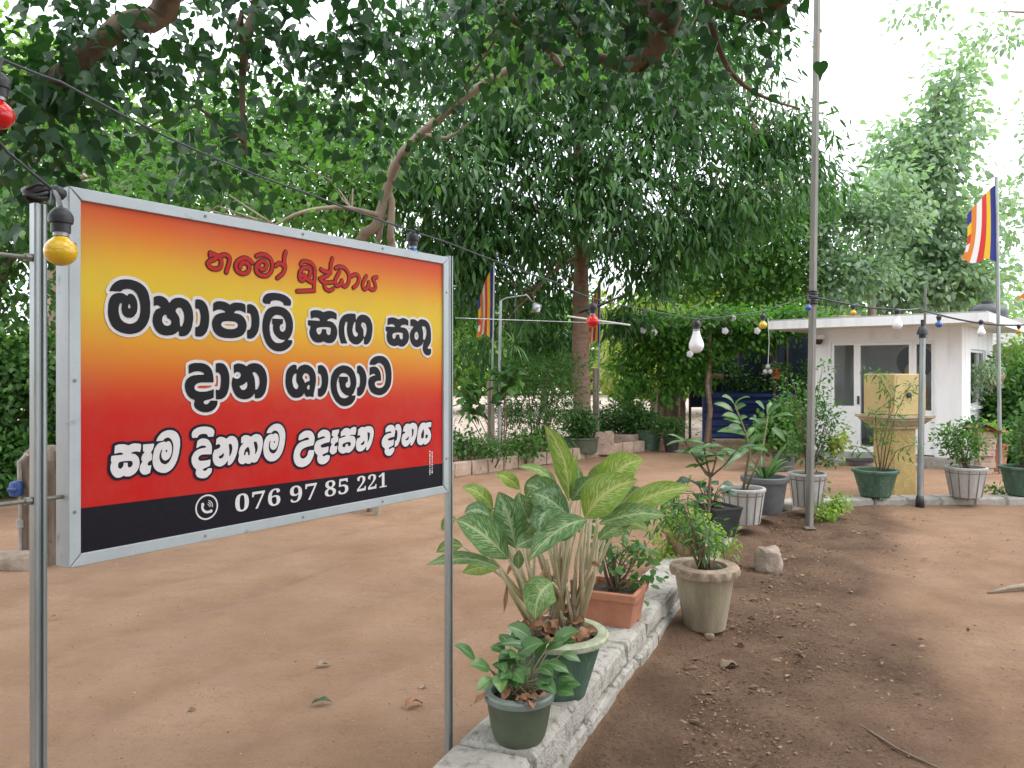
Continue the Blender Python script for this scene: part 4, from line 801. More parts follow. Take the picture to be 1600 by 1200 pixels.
[8788,13322,8862,13304,8900,13281,8924,13256,8943,13226,8964,13161,8964,13076,8938,12961,8908,12866,8859,12756,8832,12715,8788,12659,8758,12629,8718,12601,8698,12595,8668,12594,8652,12596,8647,12601,8645,12616,8655,12681,8652,12717,8641,12711,8592,12655,8542,12618,8478,12591,8408,12579,8342,12591,8315,12601,8288,12619,8251,12661,8231,12731,8225,12791,8231,12846,8247,12901,8276,12971,8292,12982,8382,13006,8398,13018,8404,13031,8402,13060,8388,13072,8368,13074,8312,13065,8301,13071,8300,13101,8318,13246,8398,13293,8452,13313,8502,13313,8572,13299,8692,13324],
[10752,13317,10818,13302,10868,13278,10913,13231,10933,13191,10944,13151,10944,13076,10918,12951,10891,12876,10844,12781,10793,12701,10744,12641,10718,12614,10672,12583,10652,12581,10618,12590,10608,12596,10606,12611,10617,12681,10612,12688,10524,12616,10482,12590,10418,12570,10358,12569,10308,12580,10252,12621,10211,12681,10195,12736,10196,12836,10207,12886,10237,12946,10258,12976,10342,13003,10362,13015,10368,13026,10359,13046,10338,13063,10312,13063,10272,13055,10257,13061,10298,13216,10378,13279,10428,13302,10488,13303,10588,13281,10678,13317],
[10048,13317,10072,13310,10108,13292,10139,13261,10156,13236,10168,13206,10184,13141,10185,13061,10169,12961,10150,12886,10113,12786,10068,12701,10028,12649,9978,12619,9898,12596,9882,12599,9880,12631,9892,12786,9902,12793,9942,12796,9968,12816,9993,12891,10010,12986,10009,13046,9992,13106,9972,13126,9918,13136,9908,13144,9901,13131,9900,13071,9894,13041,9869,12941,9862,12929,9818,12920,9772,12919,9682,12907,9611,12886,9582,12871,9576,12861,9576,12846,9586,12831,9622,12819,9738,12819,9778,12826,9832,12844,9843,12841,9844,12811,9824,12666,9819,12656,9662,12612,9628,12597,9612,12581,9613,12571,9622,12561,9642,12551,9662,12548,9688,12553,9742,12580,9768,12584,9838,12579,9868,12573,9874,12566,9864,12506,9853,12471,9842,12451,9817,12421,9752,12371,9712,12351,9678,12340,9612,12340,9562,12351,9512,12371,9466,12411,9433,12466,9430,12511,9448,12566,9444,12581,9360,12641,9331,12671,9319,12691,9305,12751,9306,12796,9317,12841,9342,12891,9371,12931,9418,12978,9448,12998,9502,13022,9562,13038,9632,13049,9698,13050,9738,13058,9738,13066,9719,13091,9688,13109,9628,13108,9492,13084,9472,13091,9472,13205,9552,13272,9602,13297,9652,13308,9748,13309,9778,13302,9832,13277,9865,13246,9884,13216,9902,13165,9908,13165,9914,13181,9921,13276,9926,13286,9998,13317],
[1908,13317,1912,13306,1909,13286,1888,13201,1837,13121,1840,13106,1859,13086,1865,13071,1854,12951,1847,12941,1778,12908,1756,12871,1758,12841,1778,12821,1798,12814,1832,12826,1843,12821,1844,12811,1816,12661,1811,12651,1798,12643,1722,12620,1692,12620,1647,12631,1622,12649,1585,12691,1572,12716,1565,12756,1577,12831,1607,12891,1635,12931,1610,12956,1610,13016,1617,13046,1637,13086,1682,13136,1680,13146,1652,13160,1646,13171,1647,13311,1652,13317,1668,13319],
[7562,13298,7570,13291,7570,13281,7548,13206,7526,13161,7493,13111,7498,13101,7528,13090,7538,13081,7523,12961,7508,12943,7422,12908,7397,12881,7381,12841,7383,12826,7398,12815,7432,12814,7488,12823,7499,12816,7468,12652,7448,12635,7382,12603,7348,12591,7308,12590,7277,12601,7232,12636,7213,12666,7205,12701,7221,12776,7234,12811,7295,12891,7288,12900,7258,12912,7251,12921,7250,12976,7259,13021,7281,13051,7350,13086,7360,13096,7350,13106,7292,13127,7281,13136,7302,13276,7312,13283,7348,13289],
[11632,13292,11637,13281,11635,13231,11622,13131,11602,13124,11568,13129,11502,13129,11488,13122,11483,13111,11501,13081,11568,13014,11583,12991,11603,12951,11619,12901,11625,12851,11619,12791,11604,12746,11572,12690,11538,12649,11498,12621,11432,12588,11372,12566,11342,12559,11308,12561,11290,12571,11269,12596,11258,12601,11178,12566,11092,12559,11038,12571,10985,12606,10946,12661,10930,12716,10930,12796,10941,12881,10971,13026,10996,13096,11052,13197,11108,13257,11152,13282,11192,13293,11268,13294,11322,13288,11362,13271,11472,13294],
[3943,13161,3898,13150,3886,13136,3905,12991,3901,12851,3908,12843,3920,12851,3948,12886,3968,12926,3995,13036,3989,13081,3978,13116,3962,13147],
[4698,13156,4658,13157,4634,13151,4627,13141,4674,12951,4672,12821,4688,12833,4734,12906,4755,12986,4754,13041,4740,13096,4718,13141],
[2229,13151,2212,13153,2198,13136,2191,13106,2202,13091,2218,13091,2236,13111,2239,13131],
[8715,13136,8699,13136,8694,13126,8710,13006,8710,12916,8698,12831,8702,12827,8708,12830,8733,12866,8763,12911,8788,12961,8804,13031,8805,13066,8798,13101,8782,13123,8762,13133],
[10710,13126,10688,13129,10680,13116,10680,13036,10685,13006,10679,12921,10666,12841,10668,12833,10672,12832,10692,12852,10741,12921,10758,12971,10765,13011,10765,13071,10756,13101,10742,13116],
[5293,13126,5278,13127,5259,13106,5259,13091,5272,13075,5288,13076,5307,13096,5306,13111],
[11240,13086,11228,13080,11172,12996,11132,12916,11125,12886,11126,12821,11138,12786,11158,12770,11178,12770,11212,12781,11248,12795,11255,12806,11269,12896,11275,12966,11263,13026],
[4461,13036,4438,13033,4398,13003,4362,12962,4351,12941,4336,12881,4333,12841,4338,12831,4362,12829,4377,12836,4392,12896,4402,12912,4422,12912,4448,12902,4460,12831,4467,12821,4498,12815,4508,12821,4515,12891,4508,12941,4486,13011],
[1315,12976,1208,12979,1128,12973,1092,12962,1082,12948,1072,12916,1070,12881,1079,12846,1098,12823,1128,12815,1152,12825,1183,12861,1195,12896,1196,12931,1202,12941,1278,12937,1292,12926,1291,12866,1302,12836,1318,12825,1332,12822,1372,12836,1388,12851,1404,12886,1408,12906,1401,12936,1389,12956,1378,12965,1352,12973],
[3740,12936,3728,12938,3678,12895,3605,12871,3600,12856,3618,12818,3632,12810,3678,12810,3712,12829,3733,12851,3748,12881,3749,12906],
[8568,12901,8558,12898,8492,12846,8418,12811,8417,12801,8438,12779,8458,12766,8482,12762,8522,12775,8562,12800,8574,12816,8580,12836,8574,12891],
[7979,12901,7898,12904,7812,12893,7758,12882,7707,12861,7692,12846,7686,12826,7692,12797,7706,12776,7722,12766,7748,12759,7772,12761,7798,12771,7810,12791,7818,12831,7828,12841,7838,12844,7898,12846,7904,12836,7906,12811,7912,12796,7927,12781,7942,12774,7968,12772,8002,12791,8023,12816,8024,12851,8012,12878,7998,12893],
[11374,12896,11362,12895,11356,12886,11336,12811,11337,12776,11345,12766,11362,12760,11392,12760,11412,12768,11432,12784,11448,12806,11463,12836,11464,12856,11458,12868,11438,12880],
[10527,12896,10518,12897,10490,12866,10442,12831,10377,12801,10373,12791,10390,12771,10412,12764,10452,12770,10492,12783,10515,12796,10528,12816,10534,12846]],"daily_halo":[[3218,13702,3292,13693,3398,13667,3468,13627,3502,13594,3533,13551,3544,13506,3544,13466,3528,13385,3538,13385,3592,13412,3628,13419,3668,13419,3748,13402,3818,13372,3868,13402,3898,13412,3932,13419,3992,13418,4052,13404,4088,13387,4128,13359,4182,13298,4190,13301,4200,13331,4218,13352,4288,13393,4332,13407,4372,13414,4422,13408,4492,13392,4548,13370,4612,13402,4692,13418,4718,13419,4788,13407,4848,13382,4908,13338,4948,13281,4958,13277,4968,13286,4979,13306,4965,13341,4967,13381,5007,13461,5031,13496,5078,13544,5152,13597,5228,13632,5338,13654,5382,13654,5448,13642,5522,13612,5582,13564,5614,13531,5643,13491,5673,13436,5688,13391,5699,13336,5705,13291,5705,13211,5694,13111,5663,12956,5623,12836,5573,12741,5514,12661,5472,12619,5392,12565,5328,12541,5248,12524,5168,12525,5078,12550,5011,12591,4965,12636,4915,12706,4893,12746,4888,12749,4814,12631,4790,12601,4748,12571,4722,12561,4662,12549,4618,12546,4578,12553,4532,12536,4498,12529,4448,12535,4378,12555,4348,12545,4302,12539,4218,12556,4156,12596,4127,12636,4103,12691,4098,12695,4060,12651,4002,12596,3954,12566,3898,12555,3862,12552,3842,12555,3822,12566,3802,12587,3792,12589,3728,12561,3638,12544,3572,12556,3522,12574,3488,12593,3478,12593,3474,12536,3464,12491,3438,12441,3408,12404,3358,12359,3308,12326,3278,12316,3222,12304,3158,12305,3078,12321,3008,12351,2958,12389,2921,12446,2905,12506,2911,12586,2878,12620,2834,12686,2812,12736,2796,12801,2795,12886,2807,12941,2829,12991,2862,13041,2922,13106,2926,13156,2951,13301,2942,13313,2892,13314,2862,13320,2836,13336,2822,13356,2811,13391,2801,13436,2801,13476,2817,13536,2847,13586,2882,13623,2922,13650,2972,13674,3048,13693,3128,13704],
[2328,13672,2378,13662,2442,13638,2502,13598,2538,13564,2568,13521,2598,13461,2613,13411,2624,13346,2625,13221,2619,13166,2589,13006,2568,12921,2548,12861,2509,12781,2445,12686,2392,12634,2315,12581,2262,12559,2178,12545,2072,12560,2018,12578,1948,12621,1892,12670,1882,12662,1873,12626,1852,12601,1812,12579,1722,12555,1692,12555,1622,12571,1588,12594,1538,12646,1528,12650,1452,12598,1388,12571,1332,12559,1278,12559,1252,12564,1198,12580,1158,12565,1098,12554,1062,12555,1008,12568,958,12599,912,12644,877,12696,857,12736,842,12786,835,12831,836,12886,850,12966,845,13021,856,13111,863,13141,876,13161,898,13176,918,13182,924,13191,936,13331,943,13361,956,13381,978,13397,1002,13407,1052,13422,1098,13429,1162,13429,1202,13423,1308,13394,1368,13413,1448,13424,1562,13408,1642,13383,1888,13384,1899,13391,1937,13471,1976,13526,2045,13596,2081,13621,2122,13642,2192,13663,2252,13674],
[8182,13402,8232,13392,8248,13384,8270,13366,8298,13326,8308,13320,8382,13357,8452,13378,8502,13378,8572,13364,8688,13388,8782,13388,8842,13377,8892,13362,8938,13333,8985,13281,9015,13221,9030,13146,9029,13076,8988,12901,8946,12786,8903,12706,8835,12616,8798,12579,8752,12546,8698,12530,8652,12530,8622,12537,8582,12565,8502,12531,8428,12515,8388,12515,8332,12526,8282,12546,8238,12579,8211,12606,8185,12646,8178,12650,8118,12594,8060,12556,8008,12536,7932,12519,7902,12520,7838,12534,7742,12514,7682,12520,7632,12531,7592,12545,7522,12598,7512,12600,7412,12545,7375,12531,7338,12524,7275,12526,7253,12436,7228,12396,7184,12356,7122,12318,7088,12301,7022,12281,6988,12274,6932,12274,6868,12286,6822,12300,6758,12340,6728,12375,6702,12416,6681,12486,6681,12526,6692,12581,6687,12591,6678,12591,6674,12586,6638,12516,6582,12435,6518,12369,6468,12336,6412,12308,6322,12281,6252,12269,6208,12269,6078,12296,6032,12313,5981,12346,5942,12384,5922,12411,5877,12491,5855,12581,5851,12631,5856,12696,5882,12816,5912,12891,5937,12931,5966,12971,6036,13046,6025,13096,6025,13146,6037,13211,6047,13236,6090,13291,6172,13350,6218,13372,6262,13387,6342,13403,6432,13404,6512,13387,6558,13370,6602,13339,6648,13292,6698,13214,6702,13215,6713,13246,6728,13269,6802,13332,6868,13370,6942,13388,7002,13394,7098,13377,7162,13352,7232,13303,7278,13341,7348,13354,7568,13363,7606,13351,7642,13314,7732,13370,7818,13388,7868,13389,7908,13383,7948,13374,7992,13354,8062,13387,8118,13398],
[10752,13382,10828,13367,10888,13342,10910,13326,10955,13281,10985,13236,10992,13231,11060,13301,11098,13327,11132,13344,11192,13358,11272,13359,11322,13353,11378,13340,11472,13359,11628,13359,11662,13351,11682,13338,11697,13316,11703,13286,11695,13176,11684,13106,11668,13080,11648,13067,11628,13061,11623,13051,11653,13001,11678,12931,11690,12866,11690,12821,11678,12761,11666,12726,11643,12681,11608,12630,11568,12591,11522,12561,11462,12530,11398,12506,11332,12494,11282,12501,11248,12519,11198,12505,11122,12494,11088,12495,11012,12511,10971,12536,10931,12571,10892,12626,10872,12677,10862,12685,10794,12601,10758,12564,10698,12523,10662,12515,10592,12530,10552,12553,10498,12526,10418,12505,10348,12504,10312,12511,10272,12526,10212,12570,10168,12628,10142,12676,10132,12679,10088,12619,10044,12581,10008,12561,9942,12539,9932,12521,9913,12446,9889,12406,9862,12375,9829,12346,9778,12311,9738,12291,9678,12275,9612,12275,9508,12301,9452,12334,9412,12375,9375,12436,9365,12481,9370,12551,9318,12594,9268,12650,9256,12676,9240,12751,9241,12796,9252,12851,9279,12911,9322,12974,9410,13056,9405,13101,9405,13196,9412,13231,9422,13247,9491,13306,9552,13347,9582,13358,9658,13374,9752,13373,9812,13359,9872,13333,9978,13378,10032,13384,10072,13377,10102,13368,10152,13338,10189,13301,10222,13246,10232,13240,10262,13273,10328,13322,10365,13346,10402,13362,10438,13369,10482,13369,10578,13349,10642,13374,10682,13383],
[3464,13311,3418,13308,3407,13301,3441,13241,3458,13210,3462,13213,3470,13271,3470,13301],
[3245,12886,3158,12889,3127,12881,3119,12871,3128,12865,3192,12862,3314,12871,3320,12876,3312,12882],
[6385,12816,6352,12812,6278,12787,6232,12758,6217,12736,6201,12691,6202,12671,6218,12644,6238,12631,6262,12631,6308,12651,6332,12674,6347,12696,6364,12766,6388,12806]],"namo_fill":[[7332,18312,7348,18303,7362,18286,7365,18256,7320,18131,7301,18056,7294,17956,7282,17891,7294,17856,7291,17831,7272,17811,7242,17799,7210,17756,7168,17721,7104,17686,6960,17631,6949,17621,6958,17608,6998,17597,7072,17594,7178,17605,7318,17626,7338,17622,7364,17606,7391,17686,7452,17791,7551,17931,7568,17946,7588,17952,7612,17945,7628,17932,7634,17916,7633,17891,7623,17871,7547,17766,7479,17651,7465,17606,7482,17561,7498,17545,7508,17542,7532,17550,7562,17569,7596,17606,7638,17697,7652,17710,7672,17716,7703,17706,7731,17671,7742,17591,7748,17570,7757,17556,7778,17548,7792,17548,7834,17571,7879,17616,7899,17646,7909,17676,7920,17751,7914,17816,7901,17866,7878,17907,7838,17949,7798,17977,7752,18000,7688,18014,7602,18014,7562,18007,7532,17998,7448,17955,7417,17961,7398,17985,7395,18006,7399,18021,7422,18045,7518,18092,7558,18103,7612,18109,7678,18109,7732,18102,7788,18087,7852,18054,7908,18013,7948,17972,7984,17911,8008,17850,8098,17903,8148,17927,8182,17938,8228,17944,8282,17938,8348,17917,8375,17896,8396,17866,8408,17836,8415,17796,8408,17746,8395,17706,8362,17641,8314,17571,8272,17529,8172,17459,8152,17450,8132,17450,8118,17456,8102,17471,8095,17496,8107,17526,8194,17586,8232,17619,8288,17701,8314,17761,8319,17801,8313,17821,8302,17833,8282,17842,8248,17848,8208,17847,8148,17823,8068,17776,8048,17774,8018,17784,8013,17781,8009,17696,7998,17646,7976,17591,7944,17546,7918,17519,7842,17465,7802,17454,7748,17457,7692,17486,7668,17517,7658,17523,7558,17458,7512,17445,7488,17446,7458,17458,7426,17481,7402,17511,7372,17571,7368,17570,7353,17546,7332,17535,7178,17510,7082,17503,7071,17491,7070,17466,7079,17426,7096,17406,7142,17384,7188,17375,7228,17383,7342,17442,7372,17442,7392,17427,7404,17401,7398,17376,7382,17360,7302,17313,7228,17285,7198,17282,7152,17285,7098,17301,7058,17319,7012,17354,6991,17391,6970,17501,6912,17526,6828,17589,6803,17616,6801,17646,6811,17666,6828,17678,7078,17778,7104,17791,7119,17806,7108,17813,7008,17815,6922,17841,6878,17860,6858,17874,6846,17896,6847,17916,6864,17941,6892,17951,7012,17910,7058,17904,7182,17907,7192,17921,7199,17956,7212,18091,7247,18206,7286,18296,7308,18312],
[5678,18292,5699,18276,5709,18251,5667,18126,5655,18036,5661,17951,5690,17851,5689,17826,5678,17776,5663,17731,5636,17676,5618,17646,5584,17606,5472,17514,5418,17476,5388,17464,5362,17471,5341,17496,5343,17531,5358,17548,5488,17647,5528,17684,5551,17716,5585,17791,5588,17806,5582,17818,5522,17852,5478,17867,5458,17868,5428,17852,5358,17796,5332,17790,5312,17796,5297,17811,5291,17826,5292,17851,5308,17874,5352,17913,5392,17942,5418,17954,5462,17963,5502,17957,5552,17942,5562,17945,5565,18091,5582,18171,5612,18251,5628,18280,5648,18293],
[4998,18127,5078,18107,5138,18077,5204,18021,5243,17956,5264,17876,5265,17776,5243,17686,5208,17621,5188,17594,5132,17539,5072,17503,5018,17486,4978,17480,4888,17479,4802,17496,4741,17526,4697,17571,4672,17611,4657,17651,4657,17731,4679,17791,4707,17836,4752,17884,4782,17907,4822,17933,4872,17954,4912,17963,4952,17963,4998,17952,5028,17933,5053,17906,5073,17871,5085,17831,5081,17786,5068,17741,5048,17704,5012,17671,4958,17646,4898,17634,4858,17642,4822,17661,4758,17715,4747,17701,4747,17681,4778,17620,4812,17593,4882,17575,4968,17574,5022,17586,5062,17606,5102,17639,5141,17691,5155,17721,5169,17771,5175,17826,5169,17876,5148,17936,5132,17959,5102,17987,5048,18017,4988,18034,4882,18032,4832,18017,4732,17974,4702,17981,4691,17991,4683,18006,4682,18031,4697,18056,4802,18107,4892,18129],
[6402,18117,6508,18102,6562,18082,6598,18062,6659,18006,6690,17961,6705,17926,6720,17861,6720,17716,6695,17501,6694,17271,6682,17249,6658,17235,6102,17169,6052,17164,6028,17173,6011,17191,6006,17216,6016,17241,6038,17257,6468,17305,6588,17320,6597,17326,6600,17446,6593,17461,6552,17469,6508,17470,6428,17496,6388,17516,6342,17551,6332,17547,6302,17511,6268,17488,6232,17479,6178,17480,6138,17494,6108,17519,6092,17546,6076,17611,6075,17651,6095,17756,6112,17796,6138,17834,6168,17863,6228,17905,6262,17922,6332,17943,6418,17949,6468,17938,6518,17907,6538,17882,6560,17841,6570,17786,6558,17741,6517,17651,6517,17606,6532,17576,6548,17566,6592,17559,6603,17561,6609,17571,6625,17696,6624,17866,6616,17896,6598,17931,6552,17978,6498,18007,6448,18018,6402,18024,6322,18024,6272,18013,6252,18004,6237,17986,6212,17943,6192,17927,6157,17926,6141,17936,6132,17951,6129,17976,6151,18026,6171,18056,6198,18082,6228,18097,6282,18113,6328,18119],
[3832,17977,3888,17960,3928,17931,3954,17896,3965,17856,3964,17811,3948,17731,3868,17491,3852,17471,3818,17461,3792,17474,3780,17501,3787,17546,3853,17741,3869,17816,3870,17846,3864,17861,3852,17872,3828,17882,3778,17884,3748,17878,3718,17868,3701,17856,3699,17841,3713,17806,3724,17756,3724,17666,3703,17601,3685,17576,3648,17544,3612,17526,3538,17505,3432,17504,3388,17516,3352,17530,3318,17554,3296,17576,3266,17621,3256,17656,3257,17676,3272,17711,3305,17746,3342,17774,3378,17792,3442,17816,3465,17831,3477,17846,3468,17857,3432,17862,3423,17856,3408,17835,3392,17826,3368,17825,3352,17831,3337,17846,3331,17861,3330,17926,3334,17946,3343,17961,3358,17971,3388,17974,3418,17960,3498,17948,3612,17919,3682,17955,3718,17967,3782,17979],
[4398,17972,4472,17957,4552,17917,4628,17856,4635,17831,4628,17806,4608,17788,4582,17785,4558,17796,4492,17844,4458,17862,4392,17879,4338,17872,4263,17841,4232,17823,4196,17791,4172,17761,4152,17726,4145,17696,4147,17646,4170,17611,4208,17584,4242,17571,4278,17564,4322,17565,4358,17574,4402,17596,4428,17616,4453,17661,4459,17701,4452,17717,4430,17741,4398,17758,4362,17763,4338,17758,4302,17737,4285,17711,4271,17656,4248,17632,4208,17632,4187,17651,4180,17671,4192,17726,4207,17766,4242,17809,4282,17839,4332,17854,4398,17854,4432,17846,4468,17830,4498,17809,4523,17781,4548,17736,4555,17696,4548,17651,4534,17611,4508,17566,4468,17526,4404,17491,4348,17475,4282,17470,4198,17486,4132,17521,4082,17570,4057,17621,4050,17666,4050,17706,4057,17736,4079,17791,4115,17841,4161,17886,4242,17938,4332,17967,4378,17974],
[9128,17947,9144,17936,9156,17911,9155,17891,9144,17871,9112,17856,9028,17837,9015,17826,9043,17786,9066,17741,9085,17696,9104,17631,9105,17591,9098,17566,9078,17531,9058,17509,8992,17466,8962,17455,8912,17449,8842,17468,8798,17491,8752,17523,8668,17465,8632,17449,8588,17439,8562,17444,8538,17456,8512,17476,8490,17506,8472,17541,8462,17576,8461,17631,8477,17691,8532,17801,8612,17904,8638,17928,8658,17938,8678,17937,8700,17921,8709,17906,8709,17881,8700,17861,8641,17791,8602,17736,8562,17646,8555,17621,8557,17586,8572,17551,8592,17536,8620,17546,8658,17571,8692,17606,8708,17651,8719,17726,8738,17753,8762,17764,8792,17755,8808,17736,8815,17711,8816,17626,8822,17596,8832,17581,8872,17558,8918,17544,8952,17551,8979,17566,9008,17597,9010,17616,9004,17641,8966,17731,8918,17791,8906,17811,8900,17831,8902,17866,8921,17891,8968,17917,9098,17948],
[4954,17866,4922,17869,4888,17860,4852,17842,4800,17801,4796,17791,4799,17786,4828,17777,4852,17756,4882,17735,4902,17730,4942,17741,4969,17756,4988,17796,4989,17826,4976,17851],
[6429,17851,6362,17853,6302,17837,6242,17802,6212,17774,6195,17751,6187,17731,6181,17711,6188,17702,6242,17722,6308,17728,6338,17716,6402,17628,6412,17620,6418,17622,6430,17691,6474,17791,6459,17831],
[3604,17811,3598,17816,3588,17814,3492,17736,3408,17703,3362,17671,3355,17661,3358,17651,3400,17611,3468,17595,3502,17595,3572,17611,3612,17635,3628,17666,3634,17716,3627,17766,3616,17796],
[6253,17621,6208,17606,6178,17602,6176,17591,6181,17581,6198,17574,6232,17577,6254,17601,6257,17616]],"namo_halo":[[7338,18337,7362,18323,7383,18301,7389,18286,7390,18251,7345,18126,7326,18051,7320,17956,7309,17896,7320,17856,7316,17826,7298,17799,7258,17775,7199,17711,7118,17665,7045,17636,7037,17626,7042,17622,7062,17619,7128,17624,7318,17653,7348,17651,7379,17716,7432,17806,7482,17881,7550,17971,7528,17967,7458,17931,7422,17932,7398,17945,7376,17971,7370,17991,7374,18026,7395,18056,7438,18082,7498,18112,7552,18128,7602,18134,7682,18134,7738,18127,7822,18100,7894,18056,7960,17996,7988,17956,8022,17892,8032,17893,8142,17952,8178,17963,8222,17969,8288,17963,8338,17949,8378,17927,8399,17906,8432,17846,8440,17781,8433,17741,8420,17701,8388,17636,8334,17556,8279,17501,8168,17428,8142,17424,8118,17428,8090,17446,8074,17471,8070,17501,8076,17521,8092,17548,8179,17606,8218,17640,8276,17731,8293,17781,8292,17802,8286,17811,8272,17818,8238,17824,8212,17822,8162,17803,8078,17753,8042,17746,8036,17736,8034,17691,8023,17641,7993,17571,7964,17531,7930,17496,7882,17461,7842,17438,7808,17429,7748,17431,7698,17453,7652,17483,7558,17431,7518,17420,7488,17420,7458,17430,7408,17459,7372,17513,7362,17519,7338,17510,7252,17495,7108,17478,7096,17466,7108,17430,7148,17409,7192,17401,7228,17410,7338,17467,7378,17467,7408,17454,7428,17411,7428,17386,7418,17361,7392,17336,7312,17290,7238,17261,7202,17255,7148,17260,7098,17274,7052,17293,7012,17319,6984,17351,6962,17396,6945,17481,6898,17506,6846,17541,6795,17586,6777,17611,6777,17656,6787,17676,6802,17691,7009,17781,7007,17786,6942,17806,6852,17846,6836,17861,6824,17881,6820,17896,6822,17921,6842,17956,6862,17970,6888,17978,6918,17972,7018,17935,7062,17929,7163,17931,7174,17961,7187,18096,7217,18196,7248,18278,7262,18307,7282,18327,7308,18338],
[5682,18317,5702,18307,5719,18291,5735,18251,5730,18226,5692,18121,5680,18031,5686,17956,5715,17856,5714,17821,5700,17761,5686,17721,5656,17661,5638,17631,5602,17589,5484,17491,5432,17456,5402,17441,5368,17441,5348,17451,5330,17466,5316,17491,5316,17531,5322,17546,5338,17564,5482,17674,5509,17701,5531,17731,5553,17776,5557,17801,5538,17818,5482,17839,5468,17843,5452,17839,5388,17786,5352,17766,5328,17765,5302,17772,5292,17769,5266,17676,5238,17621,5209,17581,5142,17516,5105,17491,5058,17471,4978,17454,4882,17454,4798,17471,4728,17506,4677,17556,4649,17601,4635,17636,4630,17656,4630,17721,4639,17761,4638,17773,4608,17761,4572,17754,4580,17686,4568,17631,4538,17566,4492,17514,4462,17493,4402,17464,4352,17450,4288,17444,4238,17450,4192,17461,4132,17491,4110,17506,4068,17549,4039,17596,4025,17646,4027,17721,4042,17771,4056,17801,4100,17861,4166,17921,4238,17963,4328,17992,4392,17999,4478,17982,4552,17947,4640,17881,4654,17861,4662,17830,4668,17827,4692,17859,4742,17908,4798,17947,4838,17968,4878,17982,4912,17989,4952,17989,4988,17982,5038,17957,5069,17926,5096,17881,5110,17836,5109,17796,5095,17741,5073,17696,5052,17671,5028,17651,4982,17628,4909,17606,4918,17601,4958,17599,5002,17606,5038,17619,5078,17649,5108,17686,5130,17726,5144,17776,5149,17826,5139,17891,5118,17936,5092,17963,5062,17983,5012,18002,4978,18009,4888,18007,4812,17982,4748,17951,4708,17951,4672,17974,4657,18006,4657,18036,4676,18071,4758,18115,4802,18134,4852,18148,4888,18154,4988,18154,5052,18142,5088,18130,5152,18097,5218,18044,5254,17991,5268,17961,5285,17906,5292,17899,5372,17959,5412,17979,5462,17989,5528,17978,5537,17981,5540,18096,5546,18131,5557,18176,5589,18261,5607,18296,5628,18312,5648,18319],
[6408,18142,6512,18127,6572,18105,6612,18082,6679,18021,6713,17971,6730,17931,6745,17866,6745,17711,6720,17496,6718,17261,6695,17226,6662,17210,6428,17180,6048,17139,6007,17156,5986,17186,5980,17216,5992,17251,6012,17271,6032,17282,6138,17294,6542,17340,6568,17346,6573,17351,6574,17426,6562,17440,6548,17444,6518,17441,6482,17451,6418,17473,6342,17512,6298,17476,6268,17461,6238,17454,6168,17456,6128,17471,6090,17501,6069,17536,6056,17576,6050,17611,6050,17656,6070,17761,6086,17801,6112,17841,6158,17891,6157,17896,6132,17911,6118,17926,6101,17966,6107,17991,6137,18051,6152,18074,6182,18101,6238,18127,6318,18144],
[3838,18002,3888,17987,3922,17967,3949,17946,3979,17901,3989,17866,3990,17816,3973,17726,3895,17491,3883,17466,3868,17451,3832,17436,3818,17435,3792,17443,3771,17461,3759,17481,3756,17526,3828,17746,3845,17836,3838,17851,3818,17858,3778,17858,3738,17848,3730,17836,3749,17761,3750,17666,3726,17591,3709,17566,3678,17534,3618,17501,3538,17479,3422,17480,3368,17496,3335,17511,3280,17556,3257,17586,3237,17626,3230,17656,3232,17681,3256,17731,3290,17766,3335,17801,3334,17811,3317,17831,3306,17856,3305,17931,3307,17946,3319,17971,3342,17992,3362,17999,3398,17998,3442,17981,3502,17973,3608,17947,3622,17950,3682,17982,3732,17997,3778,18004],
[6410,17996,6328,17999,6278,17988,6257,17971,6251,17956,6252,17950,6362,17973,6428,17974,6478,17962,6518,17938,6539,17921,6558,17896,6592,17833,6598,17837,6599,17856,6591,17891,6574,17921,6540,17956,6492,17982],
[7695,17986,7618,17989,7604,17986,7600,17981,7633,17961,7648,17946,7659,17921,7658,17886,7643,17856,7567,17751,7507,17651,7492,17616,7495,17591,7508,17572,7522,17573,7548,17589,7576,17621,7617,17711,7638,17730,7678,17743,7708,17733,7728,17718,7758,17673,7767,17596,7772,17580,7782,17575,7798,17578,7818,17591,7855,17626,7876,17656,7884,17681,7895,17756,7888,17816,7868,17876,7822,17929,7782,17957,7742,17977],
[9132,17972,9160,17956,9176,17931,9184,17906,9176,17876,9164,17856,9148,17843,9118,17831,9068,17819,9060,17811,9108,17706,9124,17656,9130,17631,9130,17591,9123,17561,9094,17511,9044,17466,8998,17441,8938,17424,8902,17425,8848,17439,8752,17489,8742,17486,8692,17451,8642,17426,8602,17415,8572,17415,8532,17430,8502,17451,8468,17495,8447,17536,8435,17581,8436,17636,8448,17684,8471,17741,8512,17816,8561,17881,8608,17934,8628,17952,8648,17962,8672,17964,8688,17960,8708,17948,8728,17926,8734,17911,8735,17881,8723,17851,8642,17752,8606,17691,8581,17621,8581,17596,8590,17571,8598,17567,8612,17571,8648,17594,8669,17616,8684,17661,8692,17726,8704,17751,8728,17777,8748,17787,8768,17789,8782,17787,8812,17772,8831,17746,8839,17721,8840,17636,8849,17601,8882,17581,8928,17570,8948,17576,8968,17589,8979,17601,8984,17616,8978,17641,8948,17714,8897,17776,8878,17815,8875,17861,8881,17881,8895,17901,8922,17923,8962,17942,9092,17973],
[4947,17841,4928,17844,4898,17837,4852,17810,4847,17796,4874,17771,4888,17761,4902,17757,4948,17771,4958,17786,4965,17816,4959,17831],
[6423,17826,6368,17828,6312,17814,6282,17799,6248,17774,6232,17751,6272,17749,6312,17754,6353,17736,6388,17691,6398,17688,6448,17786,6442,17811],
